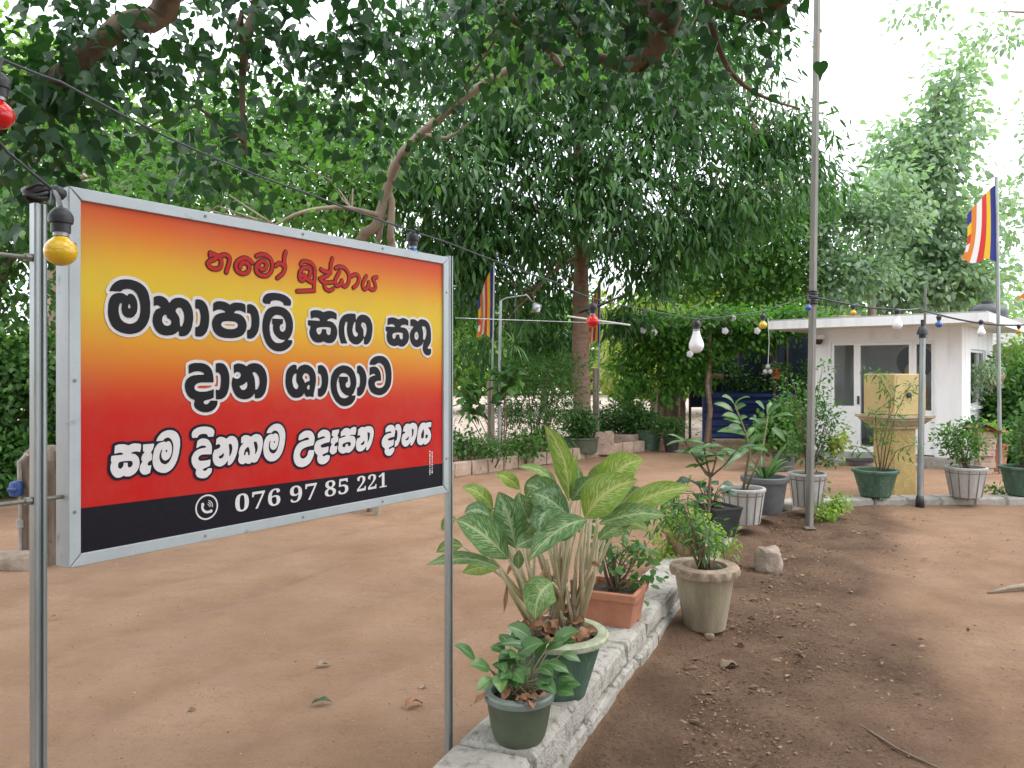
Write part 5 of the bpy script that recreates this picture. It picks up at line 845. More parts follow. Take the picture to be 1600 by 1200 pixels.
[3594,17776,3582,17777,3502,17713,3422,17682,3398,17667,3392,17651,3412,17633,3442,17625,3492,17619,3558,17632,3592,17651,3603,17671,3607,17711,3604,17751],
[6597,17751,6592,17754,6588,17746,6542,17646,6541,17616,6550,17596,6558,17590,6578,17587,6588,17601,6600,17701],
[4398,17731,4358,17735,4338,17730,4318,17715,4307,17696,4291,17641,4252,17601,4255,17596,4282,17589,4318,17590,4358,17601,4388,17616,4411,17636,4428,17666,4434,17696,4420,17716],
[4811,17636,4802,17636,4816,17621,4847,17611,4856,17611,4848,17612]]}
GLYPHS = {k: [[c / 10 for c in lp] for lp in v] for k, v in GLYPHS.items()}
# ------------------------------------------------------------------ the lay of the land
KERB = [Vector((-.50, 1.22)), Vector((.23, 2.90)), Vector((1.04, 4.76)), Vector((2.02, 6.95)), Vector((2.34, 7.55)), Vector((2.72, 7.98)), Vector((3.25, 8.28)),
        Vector((3.9, 8.42)), Vector((5.2, 8.47)), Vector((7.2, 8.5)), Vector((9.5, 8.55))]     # the right-hand (bed side) edge of the low wall
EDGE = [Vector((-9.0, 5.6)), Vector((-5.0, 7.5)), Vector((-2.6, 9.2)), Vector((-.85, 10.75)), Vector((1.0, 12.85)), Vector((2.45, 14.3))]   # front edge of the planted strip


def poly_dist(P, pts, right_positive=True):
    """signed distance of points (N,2) to a polyline; positive to the right of its direction"""
    best = np.full(len(P), 1e9); sg = np.zeros(len(P))
    for a, c in zip(pts[:-1], pts[1:]):
        a = np.array(a); c = np.array(c)
        d = c - a
        t = np.clip(((P - a) @ d) / (d @ d), 0, 1)
        q = P - a - t[:, None] * d
        r = np.hypot(q[:, 0], q[:, 1])
        s = d[1] * q[:, 0] - d[0] * q[:, 1]
        m = r < best
        best[m] = r[m]; sg[m] = np.sign(s[m])
    return best * sg


def vnoise(P, s, seed=0):
    return np.array([noise.noise(Vector((x * s + seed, y * s - seed, seed * .37))) for x, y in P])


def sstep(a, b_, x):
    t = np.clip((x - a) / (b_ - a), 0, 1)
    return t * t * (3 - 2 * t)


def ground_z(x, y):
    return 0.0


xs = np.concatenate([np.linspace(-90, -8, 24), np.linspace(-7.6, -2.2, 28), np.arange(-2.1, 6.01, .055), np.linspace(6.2, 14, 30), np.linspace(15, 90, 22)])
ys = np.concatenate([np.linspace(-30, .5, 14), np.arange(.7, 9.2, .055), np.linspace(9.3, 20, 80), np.linspace(20.5, 60, 40), np.linspace(63, 190, 18)])
GX, GY = np.meshgrid(xs, ys)
GP = np.stack([GX.ravel(), GY.ravel()], 1)
dk = poly_dist(GP, KERB)
de = poly_dist(GP, EDGE)
n1 = vnoise(GP, 1.3, 3); n2 = vnoise(GP, 4.5, 7); n3 = vnoise(GP, 13., 2)
inbed = (dk > 0) & (GP[:, 1] < 9)
bed = sstep(-.02, .06, dk) * (GP[:, 1] < 8.6)
line = GP[:, 0] - .46 * GP[:, 1] - .15
lit = 1 - sstep(-.12, .42, line + n1 * .38 + n2 * .14)
rim = sstep(.16, .5, (GP[:, 0] - .64 * GP[:, 1]) + n1 * .4)
soil_a = bed * np.clip(.30 + .70 * np.maximum(lit, .8 * rim) + n2 * .12, 0, 1)
yard_a = sstep(.2, 3.5, -de - 1.4 + n1 * .8) * (GP[:, 1] > 4) * (GP[:, 0] < 12) * (.25 + .75 * sstep(-4.5, -2.0, GP[:, 0] + n1 * .5))
strip = sstep(-.1, .2, -de) * (1 - yard_a) * (.55 + .45 * sstep(-4.5, -2.0, GP[:, 0])) * (GP[:, 1] > 4) * (GP[:, 0] < 3.2)
soil_a = np.maximum(soil_a, strip * np.clip(.8 + n2 * .4, 0, 1))
GZ = n1 * .012 + n2 * .007 + n3 * .004
# faint wheel tracks sweeping along the driveway
track_a = np.zeros(len(GP))
for off in (-.9, -.15, .75, 1.5, 2.3):
    tr_ = dk + 1.9 + off + n1 * .12 + .25 * np.sin(GP[:, 1] * .5)
    GZ += np.where((GP[:, 1] < 9) & (dk < -.3), -.013 * np.exp(-(tr_ / .11) ** 2) + .009 * np.exp(-((np.abs(tr_) - .2) / .07) ** 2), 0)
    track_a = np.maximum(track_a, np.where((GP[:, 1] < 12) & (dk < -.3), np.exp(-(tr_ / .13) ** 2), 0))
GZ += .0035 * vnoise(GP, 26., 9)
GZ *= np.where(np.abs(GP[:, 0]) < 30, 1, 0)
GZ += strip * .10 * sstep(.0, .35, -de) 
GZ += bed * (.018 * lit * (1 + n2) - .01)
GZ += np.where(bed > 0, .03 * np.exp(-(dk / .25) ** 2), 0)
me = bpy.data.meshes.new('ground')
nx, ny = len(xs), len(ys)
fs = [(j * nx + i, j * nx + i + 1, (j + 1) * nx + i + 1, (j + 1) * nx + i) for j in range(ny - 1) for i in range(nx - 1)]
me.from_pydata(np.column_stack([GP, GZ]).tolist(), [], fs)
for k, v in (('soil', soil_a), ('yard', yard_a), ('track', track_a)):
    me.attributes.new(k, 'FLOAT', 'POINT').data.foreach_set('value', v.astype(np.float32))
me.polygons.foreach_set('use_smooth', [True] * len(me.polygons))
tag(link_mesh('ground', me, GROUND), 'bare sandy driveway and dark soil bed', None, None, 'structure')

# ------------------------------------------------------------------ low walls


def walk(pts, step):
    """points and directions at equal steps along a polyline"""
    out, carry = [], 0.
    for a, c in zip(pts[:-1], pts[1:]):
        L = (c - a).length; d = (c - a) / L
        t = carry
        while t < L:
            out.append((a + d * t, d)); t += step
        carry = t - L
    return out


def kerb_top(y):
    return .245 - .125 * min(max((y - 2.4) / 4.6, 0), 1)


def kerb_point(y):
    """centre of the wall's top at a distance y along the straight run"""
    return Vector((.23 + .447 * (y - 2.9) - .135, y, kerb_top(y)))


mb = MB()
dirv = (KERB[2] - KERB[1]).normalized()
straight = [Vector((-.50, 1.22)), KERB[1], KERB[2], KERB[3]]
stn = walk(straight, .40)
for ci, (h0, h1, off) in enumerate(((0, .47, .0), (.50, 1.0, .21))):
    st = walk(straight, .40 if ci < 2 else .40)
    for i, (p, d) in enumerate(st):
        p = p + d * off
        T = kerb_top(p.y)
        a, c = T * h0, T * h1
        nrmv = Vector((-d.y, d.x))
        w = .27 + random.uniform(-.008, .008) + (.02 if ci == 0 else 0)
        ctr = p + d * .2 + nrmv * (.135 + random.uniform(-.006, .006))
        M = Matrix.Translation((ctr.x, ctr.y, (a + c) / 2)) @ Matrix.Rotation(math.atan2(d.y, d.x) + random.uniform(-.015, .015), 4, 'Z')
        mb.bbox((0, 0, 0), (.396 - random.uniform(0, .006), w, (c - a) - random.uniform(.003, .008)), .016, M, jit=.008)
o = mb.build('block_wall', BLOCKM, org=(0.3, 3.0, 0))
tag(o, 'low rough wall of stacked cement blocks carrying the row of pots', 'wall')

mb = MB()
arc = [KERB[3] + (KERB[4] - KERB[3]).normalized() * .02] + KERB[4:]
for i, (p, d) in enumerate(walk(arc, .37)):
    nrmv = Vector((-d.y, d.x))
    ctr = p + d * .185 + nrmv * .12
    M = Matrix.Translation((ctr.x, ctr.y, .052)) @ Matrix.Rotation(math.atan2(d.y, d.x), 4, 'Z')
    mb.bbox((0, 0, 0), (.352, .25, .105), .018, M, jit=.003)
    mb.bbox((.182, 0, -.012), (.03, .22, .078), .004, M, jit=.002)
o = mb.build('concrete_edging', CONC, org=(3.9, 8.5, 0))
tag(o, 'low curved concrete edging with dark notches in front of the white kiosk', 'edging')

mb = MB()
for i, (p, d) in enumerate(walk(EDGE[2:], .345)):
    nrmv = Vector((-d.y, d.x))
    ctr = p + d * .17 + nrmv * .06
    M = Matrix.Translation((ctr.x, ctr.y, .10 + random.uniform(-.006, .006))) @ Matrix.Rotation(math.atan2(d.y, d.x) + random.uniform(-.03, .03), 4, 'Z') @ Matrix.Rotation(random.uniform(-.03, .03), 4, 'X')
    mb.bbox((0, 0, 0), (.325, .11, .205), .012, M, jit=.003)
o = mb.build('block_edging', BRICKB, org=(0, 11.7, 0))
tag(o, 'single row of upright reddish blocks edging the planted strip', 'edging')

# ------------------------------------------------------------------ signboard
SA = Vector((-.9434625, 1.629)); SD = Vector((.57636935, .81718931)); SN = Vector((.81718931, -.57636935))


def sp(u, z, d=0.):
    p = SA + SD * u + SN * d
    return Vector((p.x, p.y, z))


SW, ZT, ZB = 1.25, 1.8925, 1.082
sign = thing('signboard', 'red and yellow framed signboard with black and white Sinhala lettering on two steel posts', 'sign', sp(SW / 2, 0))
PC = sp(SW / 2, 1.485)
mb = MB()
mb.add([sp(.02, ZB + .015), sp(SW - .02, ZB + .015), sp(SW - .02, ZT - .015), sp(.02, ZT - .015)], [(0, 1, 2, 3)])
mb.build('panel', SIGNP, sign, org=PC)
mb = MB()
fo, fi = (0, SW, ZB, ZT), (.0255, SW - .0275, ZB + .0265, ZT - .0265)
C0 = [(fo[0], fo[2]), (fo[1], fo[2]), (fo[1], fo[3]), (fo[0], fo[3])]
C1 = [(fi[0], fi[2]), (fi[1], fi[2]), (fi[1], fi[3]), (fi[0], fi[3])]
for i in range(4):
    j = (i + 1) % 4
    g = .0012
    def sh(a, b_, t=g):
        L = math.hypot(b_[0] - a[0], b_[1] - a[1]); return (a[0] + (b_[0] - a[0]) / L * t, a[1] + (b_[1] - a[1]) / L * t)
    q = [sh(C0[i], C0[j]), sh(C0[j], C0[i]), sh(C1[j], C1[i]), sh(C1[i], C1[j])]
    fr, bk, bv = .007, -.05, .002
    vs = [sp(*p, fr) for p in q] + [sp(*p, bk) for p in q] + [sp(*p, -.001) for p in q[2:]]
    cx = [sum(p[k] for p in q) / 4 for k in (0, 1)]
    mb.add([sp(*p, bk) for p in q] + [sp(*p, fr - bv) for p in q] + [sp(p[0] + (cx[0] - p[0]) * (.12 if i % 2 else .003), p[1] + (cx[1] - p[1]) * (.003 if i % 2 else .12), fr) for p in q],
           [(0, 1, 5, 4), (1, 2, 6, 5), (2, 3, 7, 6), (3, 0, 4, 7), (4, 5, 9, 8), (5, 6, 10, 9), (6, 7, 11, 10), (7, 4, 8, 11), (8, 9, 10, 11)])
fr_ = mb.build('frame', ALU, sign)
for (u, z) in ((.012, 1.2), (.012, 1.48), (.012, 1.77), (SW - .013, 1.2), (SW - .013, 1.77), (.32, ZT - .012), (.62, ZT - .012), (.93, ZT - .012), (.32, ZB + .013), (.62, ZB + .013), (.93, ZB + .013)):
    MB().lathe([(.0045, -.001), (.004, .0012), (0, .0016)], sp(u, z, .007), 8, axis=(SN.x, SN.y, 0), caps=False).build('screw', GALV_OLD, fr_)
mb = MB()
mb.add([sp(.004, ZB + .006, -.048), sp(.004, ZT - .006, -.048), sp(SW - .004, ZT - .006, -.048), sp(SW - .004, ZB + .006, -.048)], [(0, 1, 2, 3)])
mb.build('back_sheet', ALU, sign)
mb = MB()
mb.add([sp(.022, ZB + .02, .0008), sp(SW - .022, ZB + .02, .0008), sp(SW - .022, 1.1846, .0008), sp(.022, 1.2052, .0008)], [(0, 1, 2, 3)])
mb.build('dark_band', INK_BAND, sign)


def outline_mesh(loops, d, name, mat):
    cu = bpy.data.curves.new(name, 'CURVE'); cu.dimensions = '2D'; cu.fill_mode = 'BOTH'
    for lp in loops:
        s = cu.splines.new('POLY'); n_ = len(lp) // 2
        s.points.add(n_ - 1)
        for i in range(n_): s.points[i].co = (lp[2 * i] / 1000, lp[2 * i + 1] / 1000, 0, 1)
        s.use_cyclic_u = True
    return flat_curve(cu, d, name, mat)


def flat_curve(cu, d, name, mat, fit=None):
    t = bpy.data.objects.new(name, cu); COL.objects.link(t)
    dg = bpy.context.evaluated_depsgraph_get()
    me = bpy.data.meshes.new_from_object(t.evaluated_get(dg))
    bpy.data.objects.remove(t); bpy.data.curves.remove(cu)
    V = np.array([v.co[:] for v in me.vertices])
    F = [tuple(p.vertices) for p in me.polygons]
    bpy.data.meshes.remove(me)
    if fit:
        (x0, x1, y0, y1) = fit
        lo, hi = V.min(0), V.max(0)
        V[:, 0] = x0 + (V[:, 0] - lo[0]) / (hi[0] - lo[0]) * (x1 - x0)
        V[:, 1] = y0 + (V[:, 1] - lo[1]) / (hi[1] - lo[1]) * (y1 - y0)
    b_ = MB()
    b_.add([sp(x, y, d) for x, y, _ in V], F)
    return b_.build(name, mat, sign)


WORDS = {'mahapali': [620, 919], 'dana': [536], 'daily': [270, 578, 914], 'namo': [586]}
for key, fm, hm in (('mahapali', INK_BLACK, INK_WHITE), ('dana', INK_BLACK, INK_WHITE), ('daily', INK_WHITE, INK_NAVY), ('namo', INK_RED, INK_MAROON)):
    cuts = [0] + WORDS[key] + [2000]
    for a_, c_ in zip(cuts[:-1], cuts[1:]):       # one part for each word
        for suffix, d_, nm, mt in (('_halo', .0014, 'lettering_outline', hm), ('_fill', .0024, 'lettering', fm)):
            outline_mesh([lp for lp in GLYPHS[key + suffix] if a_ <= sum(lp[::2]) / len(lp[::2]) < c_], d_, nm, mt)


def digits(txt, x0, x1, y0, y1):
    cu = bpy.data.curves.new('digits', 'FONT')
    cu.body = ''.join(chr(0x1D7CE + int(c)) for c in txt)
    cu.fill_mode = 'BOTH'; cu.space_character = 1.08
    flat_curve(cu, .0018, 'phone_number', INK_WHITE, (x0, x1, y0, y1))


digits('076', .408, .548, 1.1390, 1.1850)
digits('97', .580, .674, 1.1385, 1.1845)
digits('85', .703, .793, 1.1385, 1.1845)
digits('221', .828, .953, 1.1385, 1.1840)
# telephone mark: ring, handset and sound arcs
mb = MB()
cx, cz = .3275, 1.1645


def ring(r0, r1, a0, a1, c=(cx, cz), n_=40, d=.0018):
    vs = []
    for i in range(n_ + 1):
        a = R(a0 + (a1 - a0) * i / n_)
        vs += [sp(c[0] + r0 * math.cos(a), c[1] + r0 * math.sin(a), d), sp(c[0] + r1 * math.cos(a), c[1] + r1 * math.sin(a), d)]
    mb.add(vs, [(2 * i, 2 * i + 1, 2 * i + 3, 2 * i + 2) for i in range(n_)])


ring(.0272, .0312, 0, 360)
ring(.0125, .0185, 172, 284, (cx + .003, cz + .003), 16, .0019)
for (ox, oz, w, h, rot) in ((-.0115, .0075, .0075, .0095, 12), (.0105, -.0115, .0095, .0075, 12)):
    M2 = [(math.cos(R(rot)), -math.sin(R(rot))), (math.sin(R(rot)), math.cos(R(rot)))]
    vs = []
    for k in range(10):
        a = 2 * math.pi * k / 10
        x, y = w / 2 * max(-1, min(1, 1.2 * math.cos(a))), h / 2 * max(-1, min(1, 1.2 * math.sin(a)))
        vs.append(sp(cx + ox + M2[0][0] * x + M2[0][1] * y, cz + oz + M2[1][0] * x + M2[1][1] * y, .0022))
    mb.add(vs, [tuple(range(10))])
for r_ in (.005, .0095, .014):
    ring(r_, r_ + .0018, -12, 78, (cx + .001, cz + .001), 12)
mb.build('telephone_mark', INK_WHITE, sign)
# tiny upright lines of print near the right edge, too small to read
mb = MB()
for (u, z0, z1) in ((1.157, 1.1525, 1.232), (1.1685, 1.157, 1.228)):
    z = z0
    while z < z1:
        h = random.choice((.0022, .003, .0045, .006))
        w = random.choice((.004, .0055, .0065))
        mb.add([sp(u - w / 2, z, .0018), sp(u + w / 2, z, .0018), sp(u + w / 2, z + h, .0018), sp(u - w / 2, z + h, .0018)], [(0, 1, 2, 3)])
        z += h + random.choice((.0014, .002, .0035))
mb.build('small_print', INK_WHITE, sign)


def channel_post(u, ztop, w, name='post'):
    """lipped steel channel: two rounded ribs with a groove between them"""
    m_ = MB()
    a = w / 2
    prof = [(-a, -a * .8), (-a, a * .8), (-a * .7, a), (-a * .35, a), (-a * .22, a * .45), (a * .22, a * .45), (a * .35, a), (a * .7, a), (a, a * .8), (a, -a * .8), (a * .7, -a), (-a * .7, -a)]
    n_ = len(prof)
    vs = []
    for z in (-.3, ztop):
        vs += [sp(u + p[0], z, -.02 + p[1]) for p in prof]
    m_.add(vs, [(i, (i + 1) % n_, n_ + (i + 1) % n_, n_ + i)[::-1] for i in range(n_)] + [tuple(range(n_, 2 * n_))[::-1]])
    return m_.build(name, GALV, sign)


channel_post(-.048, 1.848, .0255)
channel_post(1.281, 1.902, .024)
for z in (1.735, 1.232):
    mb = MB()
    mb.tube([sp(-.185, z, -.02), sp(.0, z, -.02)], .0045, 8)
    mb.lathe([(0, -.006), (.009, -.006), (.009, .006), (0, .006)], sp(-.068, z, -.02), 6, axis=(SD.x, SD.y, 0))
    mb.build('fixing_rod', GALV_OLD, sign)
for z in (1.80, 1.30, 1.20):
    mb = MB()
    mb.tube([sp(1.245, z, -.02), sp(1.32 if z > 1.5 else 1.275, z, -.02)], .004, 8)
    mb.lathe([(0, -.005), (.008, -.005), (.008, .005), (0, .005)], sp(1.262, z, -.012), 6, axis=(SD.x, SD.y, 0))
    mb.build('fixing_rod', GALV_OLD, sign)

# ------------------------------------------------------------------ poles
def pole(name, label, cat, base, top, r0, r1, mat=GALV_OLD, n_=12):
    t = thing(name, label, cat, base)
    m_ = MB(); m_.tube([base - Vector((0, 0, .2)), base.lerp(top, .5), top], [r0, (r0 + r1) / 2, r1], n_)
    m_.build('shaft', mat, t, smooth=40)
    return t


b1 = Vector((2.83, 7.32, 0))
p1 = thing('steel_pole', 'tall square weathered steel pole rising from the soil bed beside the kerb', 'pole', b1)
mb = MB()
top1 = Vector((2.93, 7.34, 5.9))
for k, (w0, w1) in enumerate(((.062, .050),)):
    vs = []
    for c_, w in ((b1 - Vector((0, 0, .2)), w0), (top1, w1)):
        for (i, j) in ((-1, -.7), (-.7, -1), (.7, -1), (1, -.7), (1, .7), (.7, 1), (-.7, 1), (-1, .7)):
            a = .5
            vs.append(c_ + Vector((i * w / 2 * math.cos(a) - j * w / 2 * math.sin(a), i * w / 2 * math.sin(a) + j * w / 2 * math.cos(a), 0)))
    mb.add(vs, [(i, (i + 1) % 8, 8 + (i + 1) % 8, 8 + i) for i in range(8)] + [tuple(range(8, 16))])
mb.build('shaft', GALV_OLD, p1)
mb = MB()
for k in range(6):
    z = 2.15 + k * .022
    mb.lathe([(.040, z - .012), (.047, z), (.040, z + .012)], (b1.x + .10 * z / 5.9, b1.y, 0), 14)
mb.build('tape_wrap', BLACKP, p1, smooth=True)
mb = MB(); mb.bbox((b1.x - .02, b1.y - .07, .015), (.10, .08, .03), .012, jit=.008); mb.build('footing', WOOD_DK, p1)

b2 = Vector((4.44, 8.36, .0))
p2 = thing('steel_pole', 'slim round steel pole with a black clamp standing at the concrete edging', 'pole', b2)
mb = MB(); mb.tube([b2, b2 + Vector((.03, 0, 1.92))], [.032, .030], 12); mb.build('shaft', GALV, p2, smooth=40)
mb = MB(); mb.tube([b2 + Vector((.052, .01, 1.5)), b2 + Vector((.066, .01, 2.42))], .013, 8); mb.build('thin_rod', GALV_OLD, p2, smooth=40)
mb = MB()
mb.lathe([(.0, 1.99), (.03, 1.985), (.048, 1.955), (.058, 1.92), (.06, 1.90), (.036, 1.90), (.036, 1.86)], (b2.x + .03, b2.y, 0), 16)
mb.tube([b2 + Vector((.03, 0, 1.98)), b2 + Vector((.03, 0, 2.06))], .02, 8)
mb.build('clamp', BLACKP, p2, smooth=40)
mb = MB(); mb.lathe([(.046, .0), (.044, .10), (.033, .15)], (b2.x, b2.y, 0), 12); mb.build('foot_sleeve', BLACKP, p2, smooth=True)


def flag(base_top, base_bot, length, lean, name_label, pole_base, pole_top, group, fold=5, seed=0, drop=.5, r=.018, yd=.05, polemat=GALV):
    """a limp cloth flag tied along the top of its pole"""
    hoist0, hoist1 = Vector(base_top), Vector(base_bot)

    def P(u, v):
        h = hoist0.lerp(hoist1, v)
        w = math.sin(u * fold * 2.1 + v * 1.3 + seed) * .05 * min(u * 3, 1)
        x = -length * (u ** .85 * (lean + (1 - lean) * v)) * (1 - .1 * math.sin(v * 3))
        z = -drop * u ** 1.1 * (1.0 - v) - .07 * math.sin(v * 3.1) * u - .03 * v * math.sin(u * 9 + seed)
        return h + Vector((x, w + yd * u * math.sin(seed + 2 * u), z))
    m_ = MB()
    m_.grid(P, 30, 20, fu=lambda u, v: u * .999, fv=lambda u, v: v * .999)
    t = thing('flag', name_label, 'flag', pole_base, group)
    m_.build('cloth', FLAG, t, smooth=True)
    m2 = MB(); m2.tube([Vector(pole_base) - Vector((0, 0, .1)), Vector(pole_top)], r, 10); m2.build('flagpole', polemat, t, smooth=40)
    return t


FG = 'striped flags on poles round the driveway'
Y = 11.9
flag(at(771, 416, Y), at(771, 524, Y), .27, .9, 'striped flag hanging limp on a pale post behind the red and yellow signboard', Vector((at(767, 0, Y).x, Y, 0)), at(772, 410, Y), FG, seed=.4, drop=.55, r=.014)
Y = 14.2
flag(at(938, 437, Y), at(938, 535, Y), .26, .8, 'striped flag half hidden beside the brown tree trunk', Vector((at(934, 0, Y).x, Y, 0)), at(938, 433, Y), FG, seed=1.7, drop=.6, r=.014)
Y = 11.2
flag(at(1558, 288, Y), at(1559, 408, Y), .60, .80, 'striped flag flying high on the tall flagpole right of the white kiosk', Vector((at(1563, 0, Y).x, Y, 0)), at(1557, 276, Y), FG, seed=2.6, drop=.46, fold=2.4, r=.026, yd=.12)
Y = 10.4
flag(at(1640, 378, Y), at(1640, 470, Y), .52, .6, 'striped flag whose tip shows at the far right behind the kiosk roof corner', Vector((at(1645, 0, Y).x, Y, 0)), at(1640, 370, Y), FG, seed=4.1, drop=.25, fold=3, r=.02)

# pale posts that carry the flags, and the lamp post
wp = Vector((at(766, 0, 11.95).x, 12.0, 0))
tag(MB().tube([wp + Vector((0, 0, -.2)), wp + Vector((.01, 0, .7)), wp + Vector((0, 0, 1.36))], [.062, .058, .052], 9).build('wooden_post', WOOD, org=wp, smooth=40),
    'pale wooden post strapped to the pole of the limp flag', 'post')
wp = Vector((at(931, 0, 14.2).x, 14.25, 0))
tag(MB().tube([wp + Vector((0, 0, -.2)), wp + Vector((.01, 0, .7)), wp + Vector((0, 0, 1.55))], [.07, .062, .055], 9).build('wooden_post', BARK, org=wp, smooth=40),
    'rough grey wooden post right beside the brown tree trunk', 'post')
lb = Vector((at(779, 0, 11.6).x, 11.6, 0))
lamp = thing('street_lamp', 'slim lamp post with a bent arm and small round lamp head in the planted strip', 'street lamp', lb)
mb = MB(); mb.tube([lb - Vector((0, 0, .1)), Vector((lb.x + .03, 11.6, at(0, 470, 11.6).z))], .024, 10); mb.build('pole', GALV, lamp, smooth=40)
mb = MB(); mb.tube([at(782, 500, 11.6), at(783, 470, 11.6), at(790, 466, 11.6), at(808, 463, 11.6), at(823, 461, 11.6), at(832, 472, 11.6)], .013, 8); mb.build('arm', GALV, lamp, smooth=True)
mb = MB(); c_ = at(838, 480, 11.6)
mb.lathe([(.0, .075), (.03, .07), (.07, .02), (.085, -.03), (.08, -.045), (.0, -.05)], c_, 18, axis=(-.6, .15, .9))
mb.build('lamp_shade', GALV, lamp, smooth=40)
mb = MB(); mb.lathe([(0, -.05), (.035, -.04), (.045, 0), (.03, .04), (0, .05)], c_ + Vector((.02, -.02, -.03)), 14); mb.build('globe', B_WHT, lamp, smooth=True)

# ------------------------------------------------------------------ festoon string and bulbs


def wire(name, label, pts, r=.006, cat='cable', group=None, mat=CABLE, sag=0.):
    out = []
    for a, c in zip(pts[:-1], pts[1:]):
        for i in range(8):
            t = i / 8
            q = a.lerp(c, t); q = Vector((q.x, q.y, q.z - sag * 4 * t * (1 - t)))
            out.append(q)
    out.append(pts[-1])
    o_ = MB().tube(out, r, 6).build(name, mat, org=pts[0], smooth=True)
    return tag(o_, label, cat, group)


W1 = [at(-40, 72, 1.45), at(95, 128, 1.62), at(300, 232, 1.95), at(480, 302, 2.25), at(700, 379, 2.75), at(865, 440, 3.3), at(926, 466, 3.62), at(1000, 482, 4.3), at(1092, 499, 5.0), at(1192, 486, 6.2), at(1262, 461, 7.25)]
wire('festoon_cable', 'dark twisted festoon cable sloping from the upper left across to the tall square pole', W1, .0028, sag=.004)
wire('festoon_cable', 'festoon cable running from the tall square pole past the kiosk roof', [at(1262, 461, 7.22), at(1335, 477, 7.0), at(1402, 484, 6.6), at(1437, 482, 8.3), at(1468, 492, 6.6), at(1533, 505, 6.4), at(1592, 508, 6.4), at(1660, 500, 6.4)], .0075, sag=.006)
wire('festoon_cable', 'short dark cable dropping from the upper left to the top of the left sign post', [at(-20, 200, 1.40), at(12, 238, 1.44), at(52, 272, 1.5), at(82, 296, 1.55), at(80, 322, 1.50)], .0032)
wire('thin_wire', 'thin pale wire stretched level behind the right sign post', [at(712, 497, 10.5), at(890, 503, 11.5), at(985, 507, 12.0)], .008, mat=GALV)
tag(MB().tube([at(886, 494, 4.2), at(985, 508, 4.2)], .005, 8).build('thin_rod', WHITE_PL, org=at(886, 494, 4.2)), 'thin white rod hanging level beside the red bulb', 'rod')

BG = 'coloured bulbs on the festoon strings'


def bulb(px, py, Y, d, mat, label, round_=True, tilt=0, cord=None, top=None):
    """lamp holder with a glass globe, hanging cap up; px, py is the middle of the glass"""
    c_ = at(px, py, Y)
    r = d / 2
    t = thing('festoon_bulb', label, 'light bulb', c_, BG)
    m_ = MB()
    if round_:
        pr = [(r * math.sin(R(a)), -r * .94 * math.cos(R(a))) for a in range(0, 150, 10)] + [(r * .42, r * .92), (r * .40, r * 1.12)]
        ztop = r * 1.05
    else:
        pr = [(r * math.sin(R(a)), -r * math.cos(R(a))) for a in range(0, 110, 10)] + [(r * .86, r * .62), (r * .68, r * 1.05), (r * .52, r * 1.5), (r * .46, r * 1.85), (r * .45, r * 2.0)]
        ztop = r * 1.95
    pr[0] = (0, pr[0][1])
    m_.lathe(pr, c_, 28)
    m_.build('globe', mat, t, smooth=True)
    m_ = MB()
    m_.lathe([(r * .46, ztop - r * .05), (r * .48, ztop + r * .25)], c_, 20)
    m_.build('screw_cap', GALV, t, smooth=40)
    k = max(r, .022) if round_ else r * .8
    m_ = MB()
    m_.lathe([(k * .58, ztop + k * .18), (k * .60, ztop + k * .75), (k * .72, ztop + k * .8), (k * .76, ztop + k * 1.05), (k * .74, ztop + k * 1.3), (k * .60, ztop + k * 1.55), (k * .36, ztop + k * 1.8), (0, ztop + k * 1.9)], c_, 24)
    if top is not None:
        m_.tube([c_ + Vector((0, 0, ztop + k * 1.8)), (c_ + Vector((0, 0, ztop + k * 2.2))).lerp(top, .5), top], k * .16, 6)
    m_.build('lamp_holder', BLACKP, t, smooth=50)
    return t


bulb(95, 393, 1.46, .058, B_YEL, 'yellow globe bulb hanging in front of the left end of the signboard', top=at(86, 300, 1.54))
bulb(-3, 180, 1.46, .056, B_RED, 'red globe bulb cut off by the left edge of the photo', top=at(4, 92, 1.48))
bulb(926, 502, 3.62, .060, B_RED, 'red globe bulb hanging in front of the brown tree trunk', top=at(926, 466, 3.62))
bulb(1088, 540, 5.0, .098, B_WHT, 'large white pear-shaped bulb hanging in front of the vine-covered pergola', False, top=at(1092, 499, 5.0))
bulb(1192, 508, 6.2, .064, B_YEL, 'yellow bulb at the left tip of the white kiosk roof', top=at(1192, 486, 6.2))
bulb(1263, 481, 7.18, .058, B_BLU, 'blue bulb tied to the tall square steel pole', top=at(1262, 461, 7.2))
bulb(1333, 489, 7.0, .055, B_YEL, 'small yellow bulb just above the kiosk roof, right of the tall pole', top=at(1335, 477, 7.0))
bulb(1402, 508, 6.6, .084, B_WHT, 'white pear-shaped bulb in front of the kiosk eave left of the slim pole', False, top=at(1402, 484, 6.6))
bulb(1467, 507, 6.6, .056, B_BLU, 'blue bulb hanging below the kiosk eave right of the slim pole', top=at(1468, 492, 6.6))
bulb(1533, 520, 6.4, .064, B_WHT, 'white pear-shaped bulb in front of the side wall of the kiosk', False, top=at(1533, 505, 6.4))
bulb(1592, 518, 6.4, .040, B_ORG, 'tiny orange bulb at the far right below the kiosk eave', top=at(1592, 508, 6.4))
bulb(645, 402, 2.62, .060, B_BLU, 'black lamp holder poking up behind the top edge of the signboard', top=at(655, 362, 2.62))

